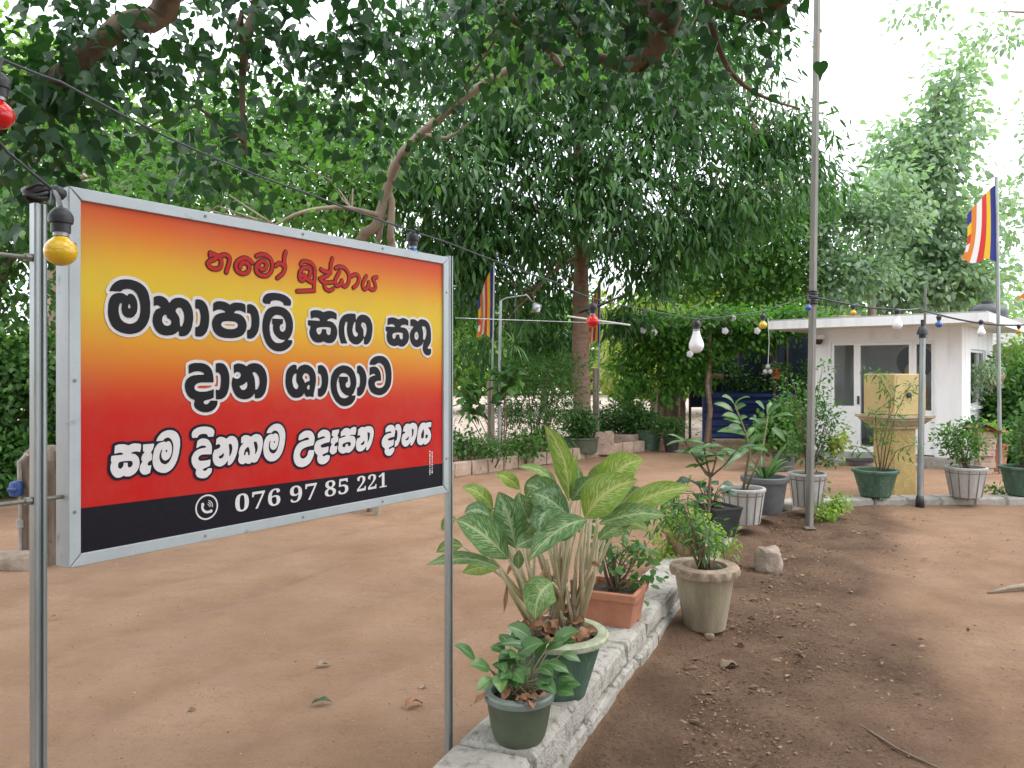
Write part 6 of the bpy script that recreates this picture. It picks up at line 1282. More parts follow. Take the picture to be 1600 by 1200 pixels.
# black cable coil on the left sign post
mb = MB()
for k in range(4):
    c_ = sp(-.05, 1.862 + .006 * k, -.02)
    pts = [c_ + Vector((math.cos(a) * (.019 + .0015 * (k % 3)) * 1.2, math.sin(a) * .020, math.sin(a * 2 + k) * .006)) for a in np.linspace(0, 2 * math.pi, 15)]
    mb.tube(pts, .005, 6)
mb.bbox(sp(-.03, 1.874, -.01), (.06, .035, .026), .008)
tag(mb.build('cable_coil', BLACKP, org=sp(-.05, 1.86, -.02), smooth=50), 'black coil of cable bound round the top of the left sign post', 'cable')
tag(MB().tube([at(905, 487, 3.7), at(935, 478, 3.68), at(975, 461, 3.7)], [.011, .009, .004], 6).build('cable_stub', BLACKP, org=at(926, 470, 3.7)), 'stiff black cable end sticking out beside the red bulb', 'cable')
# ------------------------------------------------------------------ white kiosk
KL = Vector((5.17, 13.2, 0)); KU = Vector((1.72, -1.44, 0)).normalized(); KV = Vector((-KU.y, KU.x, 0))
KW, KD, KH = 2.243, 2.9, 2.21


def kp(u, v, z): return KL + KU * u + KV * v + Vector((0, 0, z))


def kbox(m_, u0, u1, v0, v1, z0, z1, bev=0):
    M = Matrix.Translation(kp((u0 + u1) / 2, (v0 + v1) / 2, (z0 + z1) / 2)) @ Matrix.Rotation(math.atan2(KU.y, KU.x), 4, 'Z')
    if bev: m_.bbox((0, 0, 0), (u1 - u0, v1 - v0, z1 - z0), bev, M)
    else: m_.box((0, 0, 0), (u1 - u0, v1 - v0, z1 - z0), M)


kio = thing('kiosk', 'small white flat-roofed kiosk with a glazed door behind the yellow pedestal', 'kiosk', kp(KW / 2, KD / 2, 0))
T = .12
mb = MB()          # walls with real openings, butted end to end
F0, F1, FT = .30, 1.87, 1.98
kbox(mb, 0, F0, 0, T, .16, KH); kbox(mb, F1, KW, 0, T, .16, KH); kbox(mb, F0, F1, 0, T, FT, KH)
kbox(mb, F0, F1 - 1.12 + .0, 0, T, .16, .18)
W0, W1_, WZ0, WZ1 = .72, 2.15, .92, 1.86
s0 = KW - T
kbox(mb, s0, KW, T, W0, .16, KH); kbox(mb, s0, KW, W1_, KD - T, .16, KH); kbox(mb, s0, KW, W0, W1_, .16, WZ0); kbox(mb, s0, KW, W0, W1_, WZ1, KH)
kbox(mb, 0, T, T, KD - T, .16, KH)
kbox(mb, 0, KW, KD - T, KD, .16, KH)
mb.build('wall', WHITE_W, kio)
mb = MB(); kbox(mb, -.06, KW + .06, -.06, KD + .06, -.05, .16, .012); mb.build('plinth', CONC, kio)
mb = MB(); kbox(mb, .2, 1.75, -.5, -.062, -.05, .07, .012); mb.build('step', CONC, kio)
mb = MB()
ov = ((-.53, -.65), (KW + .45, -.65), (KW + .45, KD + .5), (-.53, KD + .5))
vs = [kp(a, b_, KH) for a, b_ in ov] + [kp(a, b_, KH + .135) for a, b_ in ov]
mb.add(vs, [(3, 2, 1, 0), (4, 5, 6, 7), (0, 1, 5, 4), (1, 2, 6, 5), (2, 3, 7, 6), (3, 0, 4, 7)])
rf = mb.build('roof', WHITE_W, kio)
mb = MB(); kbox(mb, -.50, KW + .42, -.62, KD + .47, KH + .137, KH + .16); mb.build('roof_sheet', ROOF_GREY, rf)
# interior faces
mb = MB(); kbox(mb, T + .002, KW - T - .002, KD - T - .03, KD - T - .002, .17, KH - .01); mb.build('back_lining', INT_W, kio)
mb = MB(); kbox(mb, T + .01, KW - T - .01, T + .01, KD - T - .04, .162, .172); mb.build('floor_slab', CONC, kio)
# joinery: left side light, door, right window
def frame_rect(m_, u0, u1, z0, z1, w, v0=.02, v1=.09, bot=None):
    bot = w if bot is None else bot
    kbox(m_, u0, u0 + w, v0, v1, z0, z1); kbox(m_, u1 - w, u1, v0, v1, z0, z1)
    kbox(m_, u0 + w, u1 - w, v0 + .002, v1 - .002, z1 - w, z1); kbox(m_, u0 + w, u1 - w, v0 + .002, v1 - .002, z0, z0 + bot)


def pane(u0, u1, z0, z1, par, v=.055):
    m_ = MB(); m_.add([kp(u0, v, z0), kp(u1, v, z0), kp(u1, v, z1), kp(u0, v, z1)], [(0, 1, 2, 3)]); return m_.build('pane', GLASS, par)


mb = MB(); frame_rect(mb, F0, F0 + .41, .181, FT, .045, bot=.74); w_ = mb.build('window', WHITE_F, kio); pane(F0 + .045, F0 + .365, .92, FT - .045, w_)
mb = MB(); frame_rect(mb, F0 + .412, F0 + 1.255, .165, FT, .055, .015, .095, .10); dr = mb.build('door', WHITE_F, kio); pane(F0 + .467, F0 + 1.20, .265, FT - .055, dr)
mb = MB(); mb.lathe([(0, -.03), (.014, -.03), (.014, .03), (0, .03)], kp(F0 + .44, -.005, 1.02), 10); mb.bbox(kp(F0 + .44, .0, 1.02), (.03, .03, .14), .006); mb.build('handle', BLACKP, dr)
mb = MB(); frame_rect(mb, F0 + 1.257, F1, .181, FT, .05, bot=.70); w_ = mb.build('window', WHITE_F, kio); pane(F0 + 1.307, F1 - .05, .88, FT - .05, w_)
# architrave round the whole opening
mb = MB()
kbox(mb, F0 - .035, F0, -.018, .018, .165, FT + .035); kbox(mb, F1, F1 + .035, -.018, .018, .165, FT + .035); kbox(mb, F0, F1, -.018, .018, FT, FT + .035)
mb.build('architrave', WHITE_F, kio)
# side window
mb = MB()
for (a0, a1, z0, z1) in ((W0, W0 + .05, WZ0, WZ1), (W1_ - .05, W1_, WZ0, WZ1), (W0 + .05, W1_ - .05, WZ1 - .05, WZ1), (W0 + .05, W1_ - .05, WZ0, WZ0 + .05)):
    kbox(mb, KW - .09, KW - .03, a0, a1, z0, z1)
kbox(mb, KW - .088, KW - .034, 1.62, 1.66, WZ0 + .05, WZ1 - .05)
w_ = mb.build('window', WHITE_F, kio)
m_ = MB(); m_.add([kp(KW - .06, W0 + .05, WZ0 + .05), kp(KW - .06, W1_ - .05, WZ0 + .05), kp(KW - .06, W1_ - .05, WZ1 - .05), kp(KW - .06, W0 + .05, WZ1 - .05)], [(0, 1, 2, 3)]); m_.build('pane', GLASS, w_)
m_ = MB(); kbox(m_, KW + .001, KW + .05, W0 - .03, W1_ + .03, WZ0 - .045, WZ0 - .005, .006); m_.build('sill', WHITE_F, w_)
cc = thing('security_camera', 'small dark dome camera on a white bracket under the kiosk eave', 'camera', kp(.13, -.1, 2.05))
mb = MB(); mb.lathe([(.0, .09), (.10, .09), (.105, .05), (.08, .02), (0, .02)], kp(.13, -.1, 2.02), 18); mb.bbox(kp(.13, -.03, 2.08), (.07, .07, .07), .01); mb.build('bracket', WHITE_PL, cc, smooth=40)
mb = MB(); mb.lathe([(0, -.07), (.04, -.06), (.065, -.02), (.068, .02)], kp(.13, -.1, 2.02), 16); mb.build('dome', BLACKP, cc, smooth=True)
tag(MB().bbox(kp(.95, -.42, .082), (.56, .34, .02), .006, Matrix.Identity(4)).build('door_mat', MAT_DOOR, org=kp(.95, -.42, .07)), 'dark door mat lying on the step of the kiosk', 'mat')

# statue inside behind the glass
st = kp(1.37, .85, .17)
bs = thing('seated_statue', 'orange seated figure with a big dark round fan-like disc, seen through the kiosk window', 'statue', st)
mb = MB()
mb.lathe([(0, 0), (.36, .0), (.38, .06), (.30, .16), (.22, .24), (.20, .36), (.23, .48), (.21, .58), (.12, .64), (.065, .67), (.062, .71), (.10, .75), (.125, .83), (.12, .92), (.08, .99), (.04, 1.02), (.03, 1.06), (0, 1.08)], st + Vector((0, 0, .45)), 24,
         lambda a, r, z: r * (1 - .28 * abs(math.sin(a - .9)) * (z < .2)))
mb.build('figure', ROBE, bs, smooth=True)
mb = MB(); hc = st + KV * .16 + Vector((0, 0, 1.49))
mb.lathe([(0, 0), (.28, 0), (.288, .012), (.28, .024), (0, .024)], hc, 40, axis=tuple(KV))
for k in range(28):
    a = 2 * math.pi * k / 28
    e = KU * math.cos(a) + Vector((0, 0, 1)) * math.sin(a)
    mb.tube([hc + e * .05 - KV * .004, hc + e * .27 - KV * .004], .005, 4)
mb.build('halo_disc', HALO, bs)
mb = MB(); mb.bbox(st + Vector((0, 0, .22)), (.8, .6, .44), .02); mb.build('base', WHITE_W, bs)
mb = MB(); mb.bbox(st - KV * .42 + Vector((0, 0, .62)), (.6, .24, .09), .03); mb.build('cloth', CLOTH_P, bs)

# things on and round the kiosk
mb = MB(); mb.bbox(kp(.35, .9, KH + .2), (.55, .3, .05), .01); mb.bbox(kp(.30, .85, KH + .25), (.4, .26, .05), .01)
tag(mb.build('roof_planks', WOOD, org=kp(.35, .9, KH + .17)), 'short brown planks lying on the left end of the kiosk roof', 'planks')
for (u_, v_, r_, lab) in ((2.28, 2.1, .30, 'dark domed water tank on the kiosk roof near its corner'), (3.1, 3.9, .30, 'second dark tank behind the kiosk, further right')):
    c_ = kp(u_, v_, KH + .16 if u_ < 3 else 2.1)
    mb = MB(); mb.lathe([(r_, 0), (r_ * 1.03, .05), (r_, .09), (r_ * 1.03, .14), (r_ * .97, .2), (r_ * .7, .27), (r_ * .3, .30), (r_ * .3, .35), (0, .36)], c_, 28)
    if u_ > 3: mb.lathe([(r_ * .8, -2.1), (r_ * .8, 0)], c_, 12)
    tag(mb.build('water_tank', TANK, org=c_, smooth=40), lab, 'water tank')
mb = MB()
a0 = Vector((9.9, 15.5, 1.55))
mb.grid(lambda u, v: Vector((a0.x - 2.2 + u * 7 , a0.y + v * 3.5 - u * .8, 2.02 + v * .75 + .03 * math.sin(u * 140))), 200, 2)
o = mb.build('roof_sheet', ROOF_GREY, org=(11, 16, 0)); o['kind'] = 'thing'
t = thing('shed', 'grey corrugated shed roof showing beyond the hedge right of the kiosk', 'shed', (11, 17, 0))
o.parent = t; o.location = Vector((11, 16, 0)) - Vector((11, 17, 0))
del o['kind']
mb = MB(); mb.box((11.2, 17.6, 1.05), (6.2, 2.4, 2.1)); mb.build('wall', WHITE_W, t)

# yellow pedestal with its box
pc = Vector((4.69, 9.42, 0))
ped = thing('pedestal', 'yellow square stone pedestal with a flared weathered top slab in front of the kiosk', 'pedestal', pc)
RZ = Matrix.Translation(pc) @ Matrix.Rotation(R(45) - math.atan2(pc.x, pc.y), 4, 'Z')
mb = MB(); mb.bbox((0, 0, .40), (.335, .335, .90), .008, RZ); mb.build('column', YEL_PED, ped)
mb = MB()
pr = [(.185, .80), (.20, .805), (.20, .835), (.225, .85), (.255, .885), (.285, .91), (.285, .925), (.315, .94), (.315, .968), (.0, .972)]
vs, fs = [], []
for r_, z in pr:
    for (i, j) in ((-1, -1), (1, -1), (1, 1), (-1, 1)): vs.append(RZ @ Vector((i * r_, j * r_, z)))
for i in range(len(pr) - 1):
    for k in range(4): fs.append((i * 4 + k, i * 4 + (k + 1) % 4, (i + 1) * 4 + (k + 1) % 4, (i + 1) * 4 + k))
mb.add(vs, fs); mb.build('top_slab', CAPM, ped)
bx = thing('collection_box', 'plain yellow box with a round lock standing on the yellow pedestal', 'box', pc + Vector((0, 0, .975)))
mb = MB(); mb.bbox((0, 0, 1.222), (.485, .485, .49), .006, RZ); mb.build('body', YEL_BOX, bx)
mb = MB(); M = RZ @ Matrix.Translation((-.03, -.252, 1.215))
q = M.to_3x3() @ Vector((0, -1, 0))
mb.lathe([(.034, -.01), (.034, .012), (.02, .018), (0, .018)], M.translation, 16, axis=tuple(q)); mb.build('lock', BLACKP, bx)

# ------------------------------------------------------------------ blue gate, net and vine pergola
g0 = Vector((4.08, 16.4, 0))
gate = thing('sheet_gate', 'dark blue corrugated sheet gate left of the kiosk', 'gate', g0 + Vector((1.0, 0, 0)))
mb = MB(); mb.grid(lambda u, v: g0 + Vector((u * 2.1, -.012 * math.sin(v * 44), .06 + v * 1.0)), 2, 90); mb.build('sheet', NAVY, gate, smooth=True)
mb = MB()
for z in (.35, .75): mb.box(g0 + Vector((1.05, -.035, z)), (2.1, .03, .035))
for x in (0, 2.1): mb.box(g0 + Vector((x, -.03, .56)), (.045, .045, 1.12))
mb.build('gate_frame', NAVY, gate)
net = thing('shade_net', 'dark navy shade net closing the back of the pergola above the blue gate', 'net', (5.4, 17.0, 0))
mb = MB(); mb.grid(lambda u, v: Vector((3.95 + u * 3.4, 17.0 + .05 * math.sin(u * 22), .7 + v * 1.75)), 60, 4); mb.build('cloth', NETM, net, smooth=True)
mb = MB()
for x in (3.95, 5.0, 6.1, 7.3): mb.tube([(x, 17.05, 0), (x, 17.05, 2.5)], .03, 8)
mb.build('post', BARK_DK, net)

perg = thing('pergola', 'vine-covered pergola of crooked wooden poles left of the kiosk', 'pergola', (4.0, 15.2, 0))
PP = [((2.95, 15.3), 2.4, .03), ((3.22, 15.6), 2.4, .035), ((3.86, 15.0), 2.45, .045), ((3.62, 16.3), 2.4, .05), ((5.2, 15.2), 2.4, .03)]
for (x, y), h, r_ in PP:
    w = random.uniform(-.04, .04)
    MB().tube([(x, y, -.1), (x + w, y, h * .35), (x - w * .6, y + w, h * .7), (x + w, y, h)], [r_, r_ * .95, r_ * .9, r_ * .8], 8).build('post', BARK_DK, perg, smooth=40)
cp = [at(1103, 688, 14.9), at(1110, 640, 14.9), at(1105, 600, 14.9), at(1110, 560, 14.9), at(1108, 500, 14.9)]
cp[0].z = -.05
MB().tube(cp, [.055, .05, .045, .045, .04], 9).build('crooked_post', BARK_RED, perg, smooth=40)
mb = MB()
for y in (14.8, 15.6, 16.4): mb.tube([(2.2, y, 2.36), (4.2, y + .02, 2.42), (6.1, y, 2.40)], .028, 7)
for x in (2.5, 3.6, 4.6, 5.6): mb.tube([(x, 14.6, 2.45), (x, 16.8, 2.45)], .024, 7)
mb.build('roof_poles', BARK_DK, perg)
blobs = [((2.6, 15.3, 2.42), (.65, .9, .26)), ((3.5, 15.3, 2.48), (.8, .9, .26)), ((4.4, 15.3, 2.5), (.8, 1.0, .26)), ((5.3, 15.6, 2.5), (.8, .9, .22)), ((6.1, 16.2, 2.5), (.7, .7, .2)), ((5.6, 15.0, 2.55), (.6, .5, .2)), ((4.9, 14.9, 2.3), (.5, .3, .2)),
         ((2.75, 14.95, 1.95), (.5, .35, .40)), ((3.35, 14.95, 1.9), (.55, .35, .45)), ((3.95, 15.1, 2.0), (.5, .35, .38)), ((4.6, 15.0, 2.1), (.5, .3, .28)), ((2.35, 15.1, 1.5), (.35, .35, .6)), ((3.1, 15.2, 1.35), (.35, .3, .38)), ((5.1, 15.1, 2.18), (.4, .3, .2)), ((3.7, 15.3, 1.4), (.22, .25, .4))]
P, d, n_, tone, _ = crown(blobs, 1200, 11, .12, .75)
leaf_mesh('foliage', P, d, n_, rng.uniform(.07, .14, len(P)), 'oval', L_VINE, perg, tone=tone)
for (x, y) in ((1022, 519), (1133, 517), (1183, 517), (1078, 553), (1005, 516), (1145, 497)):
    c_ = at(x, y, 14.45)
    mb = MB()
    for k in range(5):
        a = 2 * math.pi * k / 5
        mb.lathe([(0, -.004), (.035, 0), (0, .004)], c_ + Vector((math.cos(a) * .035, -.01, math.sin(a) * .035)), 7, axis=(math.cos(a) * .3, -1, math.sin(a) * .3))
    mb.build('flower', FLOWER, perg)
# vines behind the gate, climbing the net
P, d, n_, tone, _ = crown([((4.6, 16.85, 1.3), (.7, .12, .5)), ((5.6, 16.85, 1.2), (.8, .12, .35)), ((4.2, 16.8, 2.0), (.4, .15, .3)), ((6.6, 16.6, .9), (.5, .3, .8)), ((6.2, 15.8, 1.0), (.35, .4, .9)), ((5.9, 15.0, .7), (.4, .4, .65))], 420, 10, .1, .5)
o = leaf_mesh('climbing_vine', P, d, n_, rng.uniform(.06, .12, len(P)), 'oval', L_BUSH, org=(5.4, 16.5, 0), tone=tone)
tag(o, 'dark climbing vine on the navy net behind the blue gate', 'vine')

for k, (px, ytop, Yp, r_, m_) in enumerate(((1036, 590, 16.5, .10, BARK_RED), (1063, 600, 17.0, .10, BARK_RED), (1052, 575, 16.0, .09, BARK_DK))):
    b_ = Vector((at(px, 0, Yp).x, Yp, 0))
    tag(MB().tube([b_ - Vector((0, 0, .2)), b_ + Vector((.02, 0, .7)), Vector((b_.x, Yp, at(px, ytop, Yp).z))], [r_ * 1.05, r_, r_ * .95], 10).build('wooden_post', m_, org=b_, smooth=40),
        ('thick reddish wooden post, left one of the pair under the vines', 'thick reddish wooden post, right one of the pair under the vines', 'thin dark post standing between the two reddish posts')[k], 'post')
# hanging things under the pergola
c_ = at(1213, 583, 14.2)
hp = thing('hanging_pot', 'small orange hanging pot with a trailing plant under the pergola', 'hanging pot', c_)
mb = MB(); mb.lathe([(.07, -.10), (.10, .06), (.112, .065), (.112, .09), (.095, .09), (.09, .05), (0, .04)], c_, 16); mb.build('pot', ORANGE_P, hp, smooth=40)
mb = MB(); mb.tube([c_ + Vector((0, 0, .08)), c_ + Vector((0, 0, .9))], .006, 5); mb.build('hanger', CABLE, hp)
P, d, n_, tone, _ = crown([(tuple(c_ + Vector((.08, 0, .12))), (.22, .14, .1)), (tuple(c_ + Vector((.12, 0, -.15))), (.06, .06, .22))], 22, 6, .05, .7)
leaf_mesh('foliage', P, d, n_, .09, 'oval', L_BUSH, hp, tone=tone)
c_ = at(1200, 578, 14.1)
hd = thing('hanging_ornament', 'small white three-petalled ornament hanging beside the orange pot', 'ornament', c_)
mb = MB()
for k in range(3):
    a = R(90 + 120 * k)
    mb.lathe([(0, -.014), (.05, 0), (0, .014)], c_ + Vector((math.cos(a) * .055, 0, math.sin(a) * .06)), 10, axis=(0, -1, .2))
mb.build('petals', WHITE_PL, hd, smooth=True)
mb = MB(); mb.tube([c_ + Vector((0, 0, .1)), c_ + Vector((.02, 0, .5)), c_ + Vector((0, 0, .95))], .008, 5); mb.build('cord', WHITE_PL, hd)
tag(MB().bbox(at(1121, 588, 16.6), (.26, .03, .11), .004).bbox(at(1121, 588, 16.55), (.2, .02, .03), .004).build('letter_box', WOOD, org=at(1121, 588, 16.6)), 'small brown slotted plaque hung on the net behind the pergola', 'plaque')
c_ = at(1553, 592, 12.55)
hb = thing('hanging_basket', 'brown hanging basket with a feathery fern on the side wall of the kiosk', 'hanging basket', c_)
mb = MB(); mb.lathe([(.05, -.14), (.13, -.08), (.16, .05), (.15, .08), (0, .07)], c_, 16); mb.build('pot', POT_BROWN, hb, smooth=40)
mb = MB(); mb.tube([c_ + Vector((0, 0, .05)), c_ + Vector((-.01, 0, .25)), c_ + Vector((-.02, 0, .45))], .004, 5); mb.build('hanger', CABLE, hb)
P, d, n_, tone, _ = crown([(tuple(c_ + Vector((-.33, -.12, .02))), (.20, .14, .30)), (tuple(c_ + Vector((-.1, -.1, .16))), (.22, .14, .12)), (tuple(c_ + Vector((-.22, -.12, .1))), (.2, .14, .2))], 120, 8, .06, .9)
leaf_mesh('foliage', P, d, n_, rng.uniform(.05, .09, len(P)), 'lance', L_PALE_HAZE, hb, tone=tone)
# ------------------------------------------------------------------ potted plants


def pot_round(t, c, h, r0, r1, mat, rimmat=None, rim=(.03, .035), ribs=0, ribmat=None, wall=.02, flute=0, feet=0, scallop=0, curve=.0, nseg=48):
    """open pot: body with thickness, rim, soil"""
    rw, rh = rim
    fl = (lambda a, r, z: r * (1 + flute * abs(math.sin(a * 6)))) if flute else None
    mb = MB()
    prof = [(0, 0), (r0 * .92, 0), (r0, .008)]
    for i in range(1, 9):
        t_ = i / 8
        prof.append((r0 + (r1 - r0) * (t_ ** (1 - curve)), .008 + (h - rh - .008) * t_))
    mb.lathe(prof, c, nseg, fl, caps=False)
    if feet:
        for k in range(feet):
            a = 2 * math.pi * k / feet + .5
            mb.bbox(Vector(c) + Vector((math.cos(a) * r0 * .8, math.sin(a) * r0 * .8, -.012)), (.06, .06, .04), .01)
    pot = mb.build('pot', mat, t, smooth=35)
    m2 = MB()
    sc = (lambda a, r, z: r * (1 + (scallop * math.sin(a * 16) if z < h - rh * .3 and r > r1 + rw * .5 else 0))) if scallop else None
    m2.lathe([(r1, h - rh - .004), (r1 + rw * .9, h - rh), (r1 + rw, h - rh * .6), (r1 + rw, h - .006), (r1 + rw - .006, h), (r1 - wall + .004, h), (r1 - wall, h - .008), (r1 - wall, h - rh - .03)], c, max(nseg, 112 if scallop else nseg), sc, caps=False)
    m2.build('rim', rimmat or mat, pot, smooth=35)
    m3 = MB()
    m3.lathe([(r1 - wall - .001, h - rh - .012), (r1 * .5, h - rh), (0, h - rh + .004)], c, 24)
    for v in m3.v: v.z += random.uniform(-.006, .008)
    m3.build('soil', SOIL, pot, smooth=True)
    if ribs:
        m4 = MB()
        for k in range(ribs):
            a = 2 * math.pi * (k + .3) / ribs
            e = Vector((math.cos(a), math.sin(a), 0)); s_ = Vector((-e.y, e.x, 0))
            vs = []
            for z, rr in ((.01, r0), (h - .004, r1 + rw * .2)):
                for (o_, q) in ((.002, -.006), (.005, -.004), (.005, .004), (.002, .006)):
                    vs.append(Vector(c) + e * (rr + o_ + (.003 if z < .1 else 0)) + s_ * q + Vector((0, 0, z)))
            m4.add(vs, [(0, 1, 5, 4), (1, 2, 6, 5), (2, 3, 7, 6), (4, 5, 6, 7)])
        zz = h * .82
        rr = r0 + (r1 - r0) * zz / h
        m4.lathe([(rr + .002, zz - .006), (rr + .007, zz - .003), (rr + .007, zz + .003), (rr + .003, zz + .006)], c, nseg)
        m4.build('ribs', ribmat or POT_LINE, pot)


def broad(mb, base, tip, width, arch=.25, tone=.5, up=None, nu=12, nv=6, fold=.18, ctrl=None, wave=.03, twist=0., pk=.46):
    """one broad leaf blade between two points"""
    base, tip = Vector(base), Vector(tip)
    L = (tip - base).length
    c_ = Vector(ctrl) if ctrl is not None else base.lerp(tip, .5) + Vector((0, 0, L * arch))
    up = Vector(up) if up is not None else Vector((0, -.35, 1))
    ph = random.uniform(0, 6)

    def P(u, v):
        w = (v - .5) * 2
        p = base * (1 - u) ** 2 + c_ * 2 * u * (1 - u) + tip * u * u
        tg = ((c_ - base) * 2 * (1 - u) + (tip - c_) * 2 * u).normalized()
        s_ = tg.cross(up)
        s_ = s_.normalized() if s_.length > .05 else Vector((1, 0, 0))
        nn = s_.cross(tg)
        if twist:
            q = Matrix.Rotation(twist * u, 3, tg); s_ = q @ s_; nn = q @ nn
        k = pk
        prof = (math.sin(math.pi * u ** (math.log(.5) / math.log(k)))) ** .9 if 0 < u < 1 else 0
        prof *= (1 - .12 * u)
        return p + s_ * w * width / 2 * prof + nn * (abs(w) * fold * width * .5 * prof + wave * width * math.sin(u * 11 + ph + w * 2) * abs(w) * prof)
    mb.grid(P, nu, nv, lu=lambda u, v: u, lv=lambda u, v: (v - .5) * 2, tone=lambda u, v: tone)


def shrub(t, base, blobs, ncl, per, cr, size, tm, mat, stems=5, sr=.008, smat=None, droop=.2, trunk=None, name='foliage'):
    P, d, n_, tone, C = crown(blobs, ncl, per, cr, droop)
    leaf_mesh(name, P, d, n_, rng.uniform(size * .65, size * 1.2, len(P)), tm, mat, t, tone=tone)
    mb = MB()
    base = Vector(base)
    pick = C[rng.choice(len(C), min(stems, len(C)), replace=False)]
    for q in pick:
        q = Vector(q)
        s_ = base + Vector((random.uniform(-.03, .03), random.uniform(-.03, .03), 0))
        m_ = s_.lerp(q, .5) + Vector((random.uniform(-.04, .04), random.uniform(-.04, .04), .04))
        mb.tube([s_, m_, q], [sr, sr * .75, sr * .35], 6)
    mb.build('stem', smat or STEM_BR, t, smooth=True)


def V(*a): return Vector(a)


# --- small olive pot with broad leaves, nearest the camera
c = kerb_point(2.63) + V(.05, 0, 0)
t = thing('potted_plant', 'small olive green plastic pot with glossy heart-shaped leaves, nearest on the low block wall', 'potted plant', c)
pot_round(t, c, .172, .082, .112, POT_OLIVE, POT_RIMO, (.010, .024), curve=.4)
mb, ms = MB(), MB()
hub = c + V(0, 0, .15)


def px_leaf(b_, p0, p1, Y0, Y1, w, tone, arch=.1, ctrl=None, up=None, src=(660, 870, 3.636), **k):
    f_ = lambda p, Y_: at(src[0] + p[0] / src[2], src[1] + p[1] / src[2], Y_)
    a, e = f_(p0, Y0), f_(p1, Y1)
    cc_ = f_(ctrl, (Y0 + Y1) / 2 - .02) if ctrl else None
    broad(b_, a, e, 1.14 * w / src[2] / 1200 * (Y0 + Y1) / 2, arch, tone, up, ctrl=cc_, **k)
    return a


LV = [((620, 470), (480, 395), 2.68, 2.66, 85, .35), ((640, 520), (430, 500), 2.66, 2.62, 60, .2), ((560, 590), (440, 545), 2.64, 2.58, 50, .15), ((300, 585), (180, 505), 2.62, 2.56, 62, .4), ((385, 640), (270, 620), 2.6, 2.55, 78, .6),
      ((440, 600), (470, 660), 2.6, 2.55, 55, .5), ((435, 670), (445, 775), 2.56, 2.5, 75, .9), ((395, 690), (310, 765), 2.56, 2.5, 60, .8), ((510, 650), (575, 720), 2.58, 2.53, 75, .5), ((500, 690), (530, 740), 2.58, 2.55, 50, .4),
      ((540, 560), (690, 490), 2.64, 2.6, 100, .6), ((640, 560), (730, 470), 2.66, 2.62, 60, .3), ((740, 500), (890, 425), 2.66, 2.60, 88, .7), ((700, 530), (870, 480), 2.64, 2.6, 55, .5), ((650, 700), (760, 780), 2.58, 2.5, 85, .3), ((560, 540), (600, 430), 2.7, 2.7, 70, .4), ((520, 610), (590, 640), 2.62, 2.6, 60, .3)]
for (p0, p1, Y0, Y1, w, tn) in LV:
    a = px_leaf(mb, p0, p1, Y0, Y1, w * 1.05, tn, .18, up=(random.uniform(-.3, .3), -.7, .8))
    h_ = hub + V(random.uniform(-.05, .05), random.uniform(-.04, .04), 0)
    ms.tube([h_, h_.lerp(a, .55) + V(0, 0, .02), a], [.003, .0025, .002], 6)
for k in range(26):
    a = random.uniform(0, 6.28); r_ = random.uniform(.05, .16)
    p_ = hub + V(math.cos(a) * r_ * .8 + .03, math.sin(a) * r_ * .7 + .02, random.uniform(.02, .15))
    e_ = p_ + V(math.cos(a) * random.uniform(.05, .09), math.sin(a) * .06, random.uniform(-.04, .03))
    h_ = hub + V(random.uniform(-.05, .05), random.uniform(-.04, .04), 0)
    ms.tube([h_, h_.lerp(p_, .6) + V(0, 0, .02), p_], [.003, .0025, .002], 6)
    broad(mb, p_, e_, random.uniform(.04, .06), .2, random.random() * .7, (random.uniform(-.3, .3), -.5, .9), nu=9, nv=4)
mb.build('foliage', BROAD, t, smooth=True)
ms.build('stem', STEM, t, smooth=True)
mb = MB()
for k in range(14):
    a = random.uniform(0, 6.28); r_ = random.uniform(.02, .10)
    p_ = hub + V(math.cos(a) * r_, math.sin(a) * r_, .012)
    broad(mb, p_, p_ + V(random.uniform(-.07, .07), random.uniform(-.07, .07), random.uniform(-.02, .03)), .03, .2, .5, nu=6, nv=4, fold=.5, wave=.2)
mb.build('dead_leaves', DRYM, t, smooth=True)

